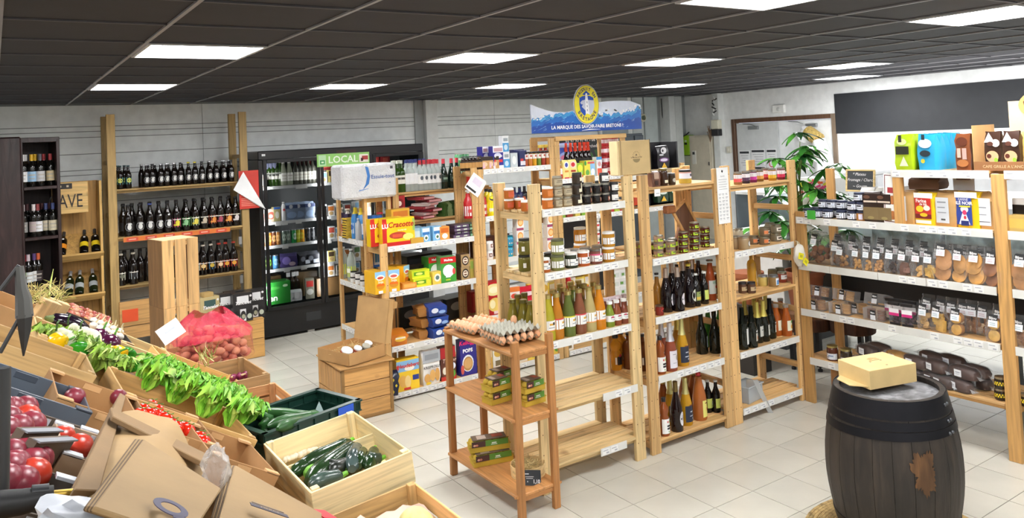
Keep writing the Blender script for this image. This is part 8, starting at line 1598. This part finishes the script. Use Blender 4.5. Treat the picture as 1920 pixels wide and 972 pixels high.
def eggs(cx,cy,z,rz,n0,lab,grp,rows=6,cols=6,keep=None):
    k=0
    for i in range(cols):
        for j in range(rows):
            if keep and (i,j) not in keep:continue
            p=Matrix.Translation((cx,cy,z))@Matrix.Rotation(rz,4,'Z')@Vector(((i-2.5)*pitch,(j-2.5)*pitch,.03));tag(link('egg',egm[(i*7+j*3)%3],None,T(p.x,p.y,p.z+.012)),lab if keep else lab+', row %s from the near side, %s from left'%(ORD[j],ORD[i]),'egg',grp);k+=1
et.put(T(ex_,4.62,.966,rz=.1),'grey moulded tray full of eggs at the far end of the egg stand','tray');eggs(ex_,4.62,.966,.1,0,'brown egg in the open tray','eggs in the open tray')
et.put(T(ex_+.015,4.24,.966,rz=-.06),'grey moulded tray under the covering one, eggs at its edge','tray');edge={(i,j) for i in range(6) for j in range(6) if i in (0,5) or j in (0,5)};eggs(ex_+.015,4.24,.966,-.06,0,'brown egg between the two near trays, seen at the edge','eggs between the near trays',keep=edge)
et.put(T(ex_+.012,4.24,1.015,rz=-.06),'empty grey egg tray laid over the eggs at the near end','tray');tag(link('egg',egm[0],None,T(ex_+.1,4.33,1.065)),'single brown egg lying on the covering tray','egg')
def carton(L):
    b=MB().box(-L/2,L/2,-.052,.052,.0,.035,mat('c2a234','card',.8));n=int(L/.05)
    for k in range(n):
        for s_ in (-1,1):b.blob(-L/2+.025+k*.05,s_*.026,.018,.026,.027,.022,mat('c2a234','card',.8),10,6);b.blob(-L/2+.025+k*.05,s_*.026,.05,.025,.026,.02,mat('c2a234','card',.8),10,6)
    b.box(-L/2-.004,L/2+.004,-.056,.056,.032,.038,mat('b5962c','card',.8));s=MB().box(-L/2+.012,L/2-.012,-.0565,-.054,.034,.07,P('5a8a34')).box(-L/2+.012,-L/2+.012+L*.34,-.058,-.0565,.034,.07,P('4a2c2a')).box(-L/2+.02,L/2-.02,-.045,.045,.071,.074,P('6a5a4a')).boxc(L*.1,-.0585,.052,.03,.001,.006,P('e8f0e0')).boxc(L*.1,-.0585,.043,.04,.001,.004,P('dbe6d0'))
    s.blob(-L/2+.03,-.058,.047,.009,.002,.007,P('d8a890'),8,5).blob(-L/2+.045,-.058,.047,.009,.002,.007,P('c8806a'),8,5).box(-L*.3,-.02,-.03,.03,.074,.075,P('b8a89a')).box(.02,L*.35,-.02,.03,.074,.075,P('a04a34'));return Tpl('egg_carton',[('moulded_shell',b),('printed_sleeve',s)])
c6,c10=carton(.155),carton(.26)
for x_,y_,z_,l_ in ((ex_-.05,4.33,.586,'left front stack, lower'),(ex_-.05,4.33,.662,'left front stack, upper'),(ex_+.09,4.16,.586,'right stack, lower'),(ex_+.09,4.16,.662,'right stack, upper'),(ex_+.06,4.46,.586,'behind, lower'),(ex_+.06,4.46,.662,'behind, upper')):c6.put(T(x_,y_,z_,rz=.06),'yellow half dozen egg carton on the middle shelf, ' +l_,'carton','small egg cartons')
for y_,z_,l_ in ((4.5,.151,'lower of two'),(4.53,.228,'upper of two, slightly askew')):c10.put(T(ex_-.01,y_,z_,rz=-.25-(.1 if z_>.2 else 0)),'long yellow egg carton on the bottom shelf, ' +l_,'carton','long egg cartons')
bsk=thing('round_basket','round thin wooden tub of straw on the bottom shelf of the egg stand','basket',T(ex_+.06,4.18,.152));part(bsk,'hoop',MB().lathe([(.105,0),(.108,.07),(.104,.07),(.1,.004)],W('e2c48c',0),32,cap=False));part(bsk,'base',MB().lathe([(.1,0),(.1,.005)],W('e2c48c',0),24))
o_=single('straw_filling',straw(260,.06,.06,.06,3),'straw in the round tub on the egg stand','straw',T(ex_+.06,4.18,.165));o_['kind']='stuff'
sc_=MB().boxc(0,0,0,.13,.003,.085,P('2b2f33',.6)).boxc(-.04,-.0025,.02,.03,.001,.004,P('e0e0e0')).boxc(-.02,-.0025,.005,.06,.001,.003,P('c0c0c0')).boxc(-.02,-.0025,-.004,.05,.001,.003,P('c0c0c0'));wtext(sc_,'1,10',.03,P('f0f0f0'),.03,-.003,-.022,bold=.0005);wtext(sc_,'^',.02,P('f0f0f0'),-.035,-.003,-.025)
single('slate_price_sign',sc_,'small black price sign with white writing leaning on the round tub','sign',Matrix.Translation((ex_+.0,4.045,.19))@Matrix.Rotation(.28,4,'Y')@Matrix.Rotation(-.4,4,'X'))
# ---------------------------------------------------------------- paper bags in front
def slab(parent,name,px,off,th,m):
    c=[onS(x,y,off) for x,y in px];b=MB();v=c+[q+NS*th for q in c];return part(parent,name,b.add([tuple(q) for q in v],[(3,2,1,0),(4,5,6,7),(0,1,5,4),(1,2,6,5),(2,3,7,6),(3,0,4,7)],m),.002)
KP,KP2=mat('93774f','card',.75),mat('7c6241','card',.8)
bg=thing('paper_sack','large crumpled brown paper sack behind the folded bags','bag');b=MB();v=[];f=[];n_=10
cn=[onS(208,778,.1),onS(384,868,.1),onS(352,985,.08),onS(112,1000,.08)]
for i in range(n_+1):
    for j in range(n_+1):
        s_,t_=i/n_,j/n_;p=(cn[0]*(1-s_)+cn[1]*s_)*(1-t_)+(cn[3]*(1-s_)+cn[2]*s_)*t_;v.append(tuple(p+NS*(.03*noise.noise(Vector((s_*3,t_*3,5)))+.05*math.sin(PI*s_))))
for i in range(n_):
    for j in range(n_):k=i*(n_+1)+j;f.append((k,k+1,k+n_+2,k+n_+1))
part(bg,'front_sheet',b.add(v,f,KP,True));slab(bg,'folded_rim',((203,772),(386,862),(384,880),(206,790)),.13,.012,KP2);slab(bg,'side_gusset',((203,775),(214,782),(150,985),(100,985)),.06,.06,KP2)
for nm,lab,base,sh in (('bag_stack','stack of folded kraft bags with violet ring logo',((268,832),(414,926),(352,1020),(172,962)),6),('bag_stack','stack of folded kraft bags with dark printed block',((440,880),(604,972),(590,1040),(405,1000)),6)):
    s_=thing(nm,lab,'bags')
    for k in range(sh):slab(s_,'folded_bag',[(x+(k-sh)*3,y-(sh-k)*.5) for x,y in base],.15+.01*k,.008,KP if k%2 else mat('5f4a30','card',.8))
pr2=MB();MC_=MS(onS(320,953,.222),-.05);rg=[]
pr2.joinmb(MB().lathe([(.026,0),(.026,.001),(.015,.001),(.015,0)],P('2c2548'),24,cap=False),MC_@Matrix.Diagonal((1,1.35,1,1)));pr2.boxc(.012,-.036,.0005,.028,.014,.001,P('2c2548'),MC_);single('printed_logo',pr2,'dark violet ring printed on the left bag stack','print')
pr3=MB();M3=MS(onS(505,958,.222),-.12);pr3.boxc(0,0,.0005,.07,.016,.001,P('2f2a3c'),M3).boxc(.0,.016,.0005,.06,.004,.001,P('6a5a50'),M3);pr3.joinmb(text_mb('MERCI',.012,P('a08a6a')),M3@T(0,0,.0015));single('printed_block',pr3,'dark lettered block printed on the right bag stack','print')
for k in range(8):pass
ct=thing('film_fold','clear plastic sleeve crumpled at the corner of the left bags','film',Matrix.Translation(onS(405,880,.2)));part(ct,'film',MB().blob(0,0,0,.025,.035,.045,mat('e8e4e0','film',.15,.3),12,9,.5,4,2))
single('red_tag',MB().boxc(0,0,0,.05,.04,.002,P('c81e2c')),'red and blue corner tag by the right bag stack','tag',MS(onS(608,965,.2),.5))
single('plastic_bag',MB().blob(0,0,0,.1,.06,.03,mat('b9bdc4','card',.4),20,10,.35,3,4),'white crumpled plastic bag at the bottom left edge','bag',MS(onS(190,985,.12)))
# sign holder with clamp close to the camera at the left edge
ga=P('3d3e3f',.4);sh_=thing('sign_holder','blurred black metal sign holder with clamp at the left edge','stand')
part(sh_,'upright_tube',MB().tube([onY(8,690,1.75),onY(4,980,1.75)],.011,ga,10));part(sh_,'clamp_arm',MB().tube([onY(-10,948,1.7),onY(40,942,1.7),onY(100,930,1.7)],[.024,.022,.018],P('121213',.5),12));part(sh_,'clamp_screw',MB().tube([onY(96,928,1.7),onY(140,924,1.7)],.007,mat('c2a24a','metal',.35),10));part(sh_,'ribbed_collar',MB().tube([onY(58,925,1.7),onY(90,922,1.7)],.013,P('26282c',.4),10))
hc_=thing('hanging_clip','grey metal clip with thin black rods hanging at the left','clip');part(hc_,'rod',MB().tube([onY(0,545,2.2),onY(36,498,2.2)],.005,ga));part(hc_,'rod',MB().tube([onY(0,662,2.2),onY(40,590,2.2)],.005,ga));part(hc_,'clip_body',MB().tube([onY(36,500,2.2),onY(40,540,2.2),onY(44,560,2.2),onY(46,595,2.2)],[.009,.012,.016,.018],mat('6a6a68','metal',.5),8));part(hc_,'blade',MB().tube([onY(46,590,2.2),onY(46,620,2.2),onY(44,668,2.2)],[.018,.014,.002],mat('4a4b4c','metal',.5),6))
for k in range(3):part(hc_,'prong',MB().tube([onY(36+6*k,555,2.2),onY(50+4*k,520+20*k,2.2)],[.004,.001],mat('6a6a68','metal',.5),5))
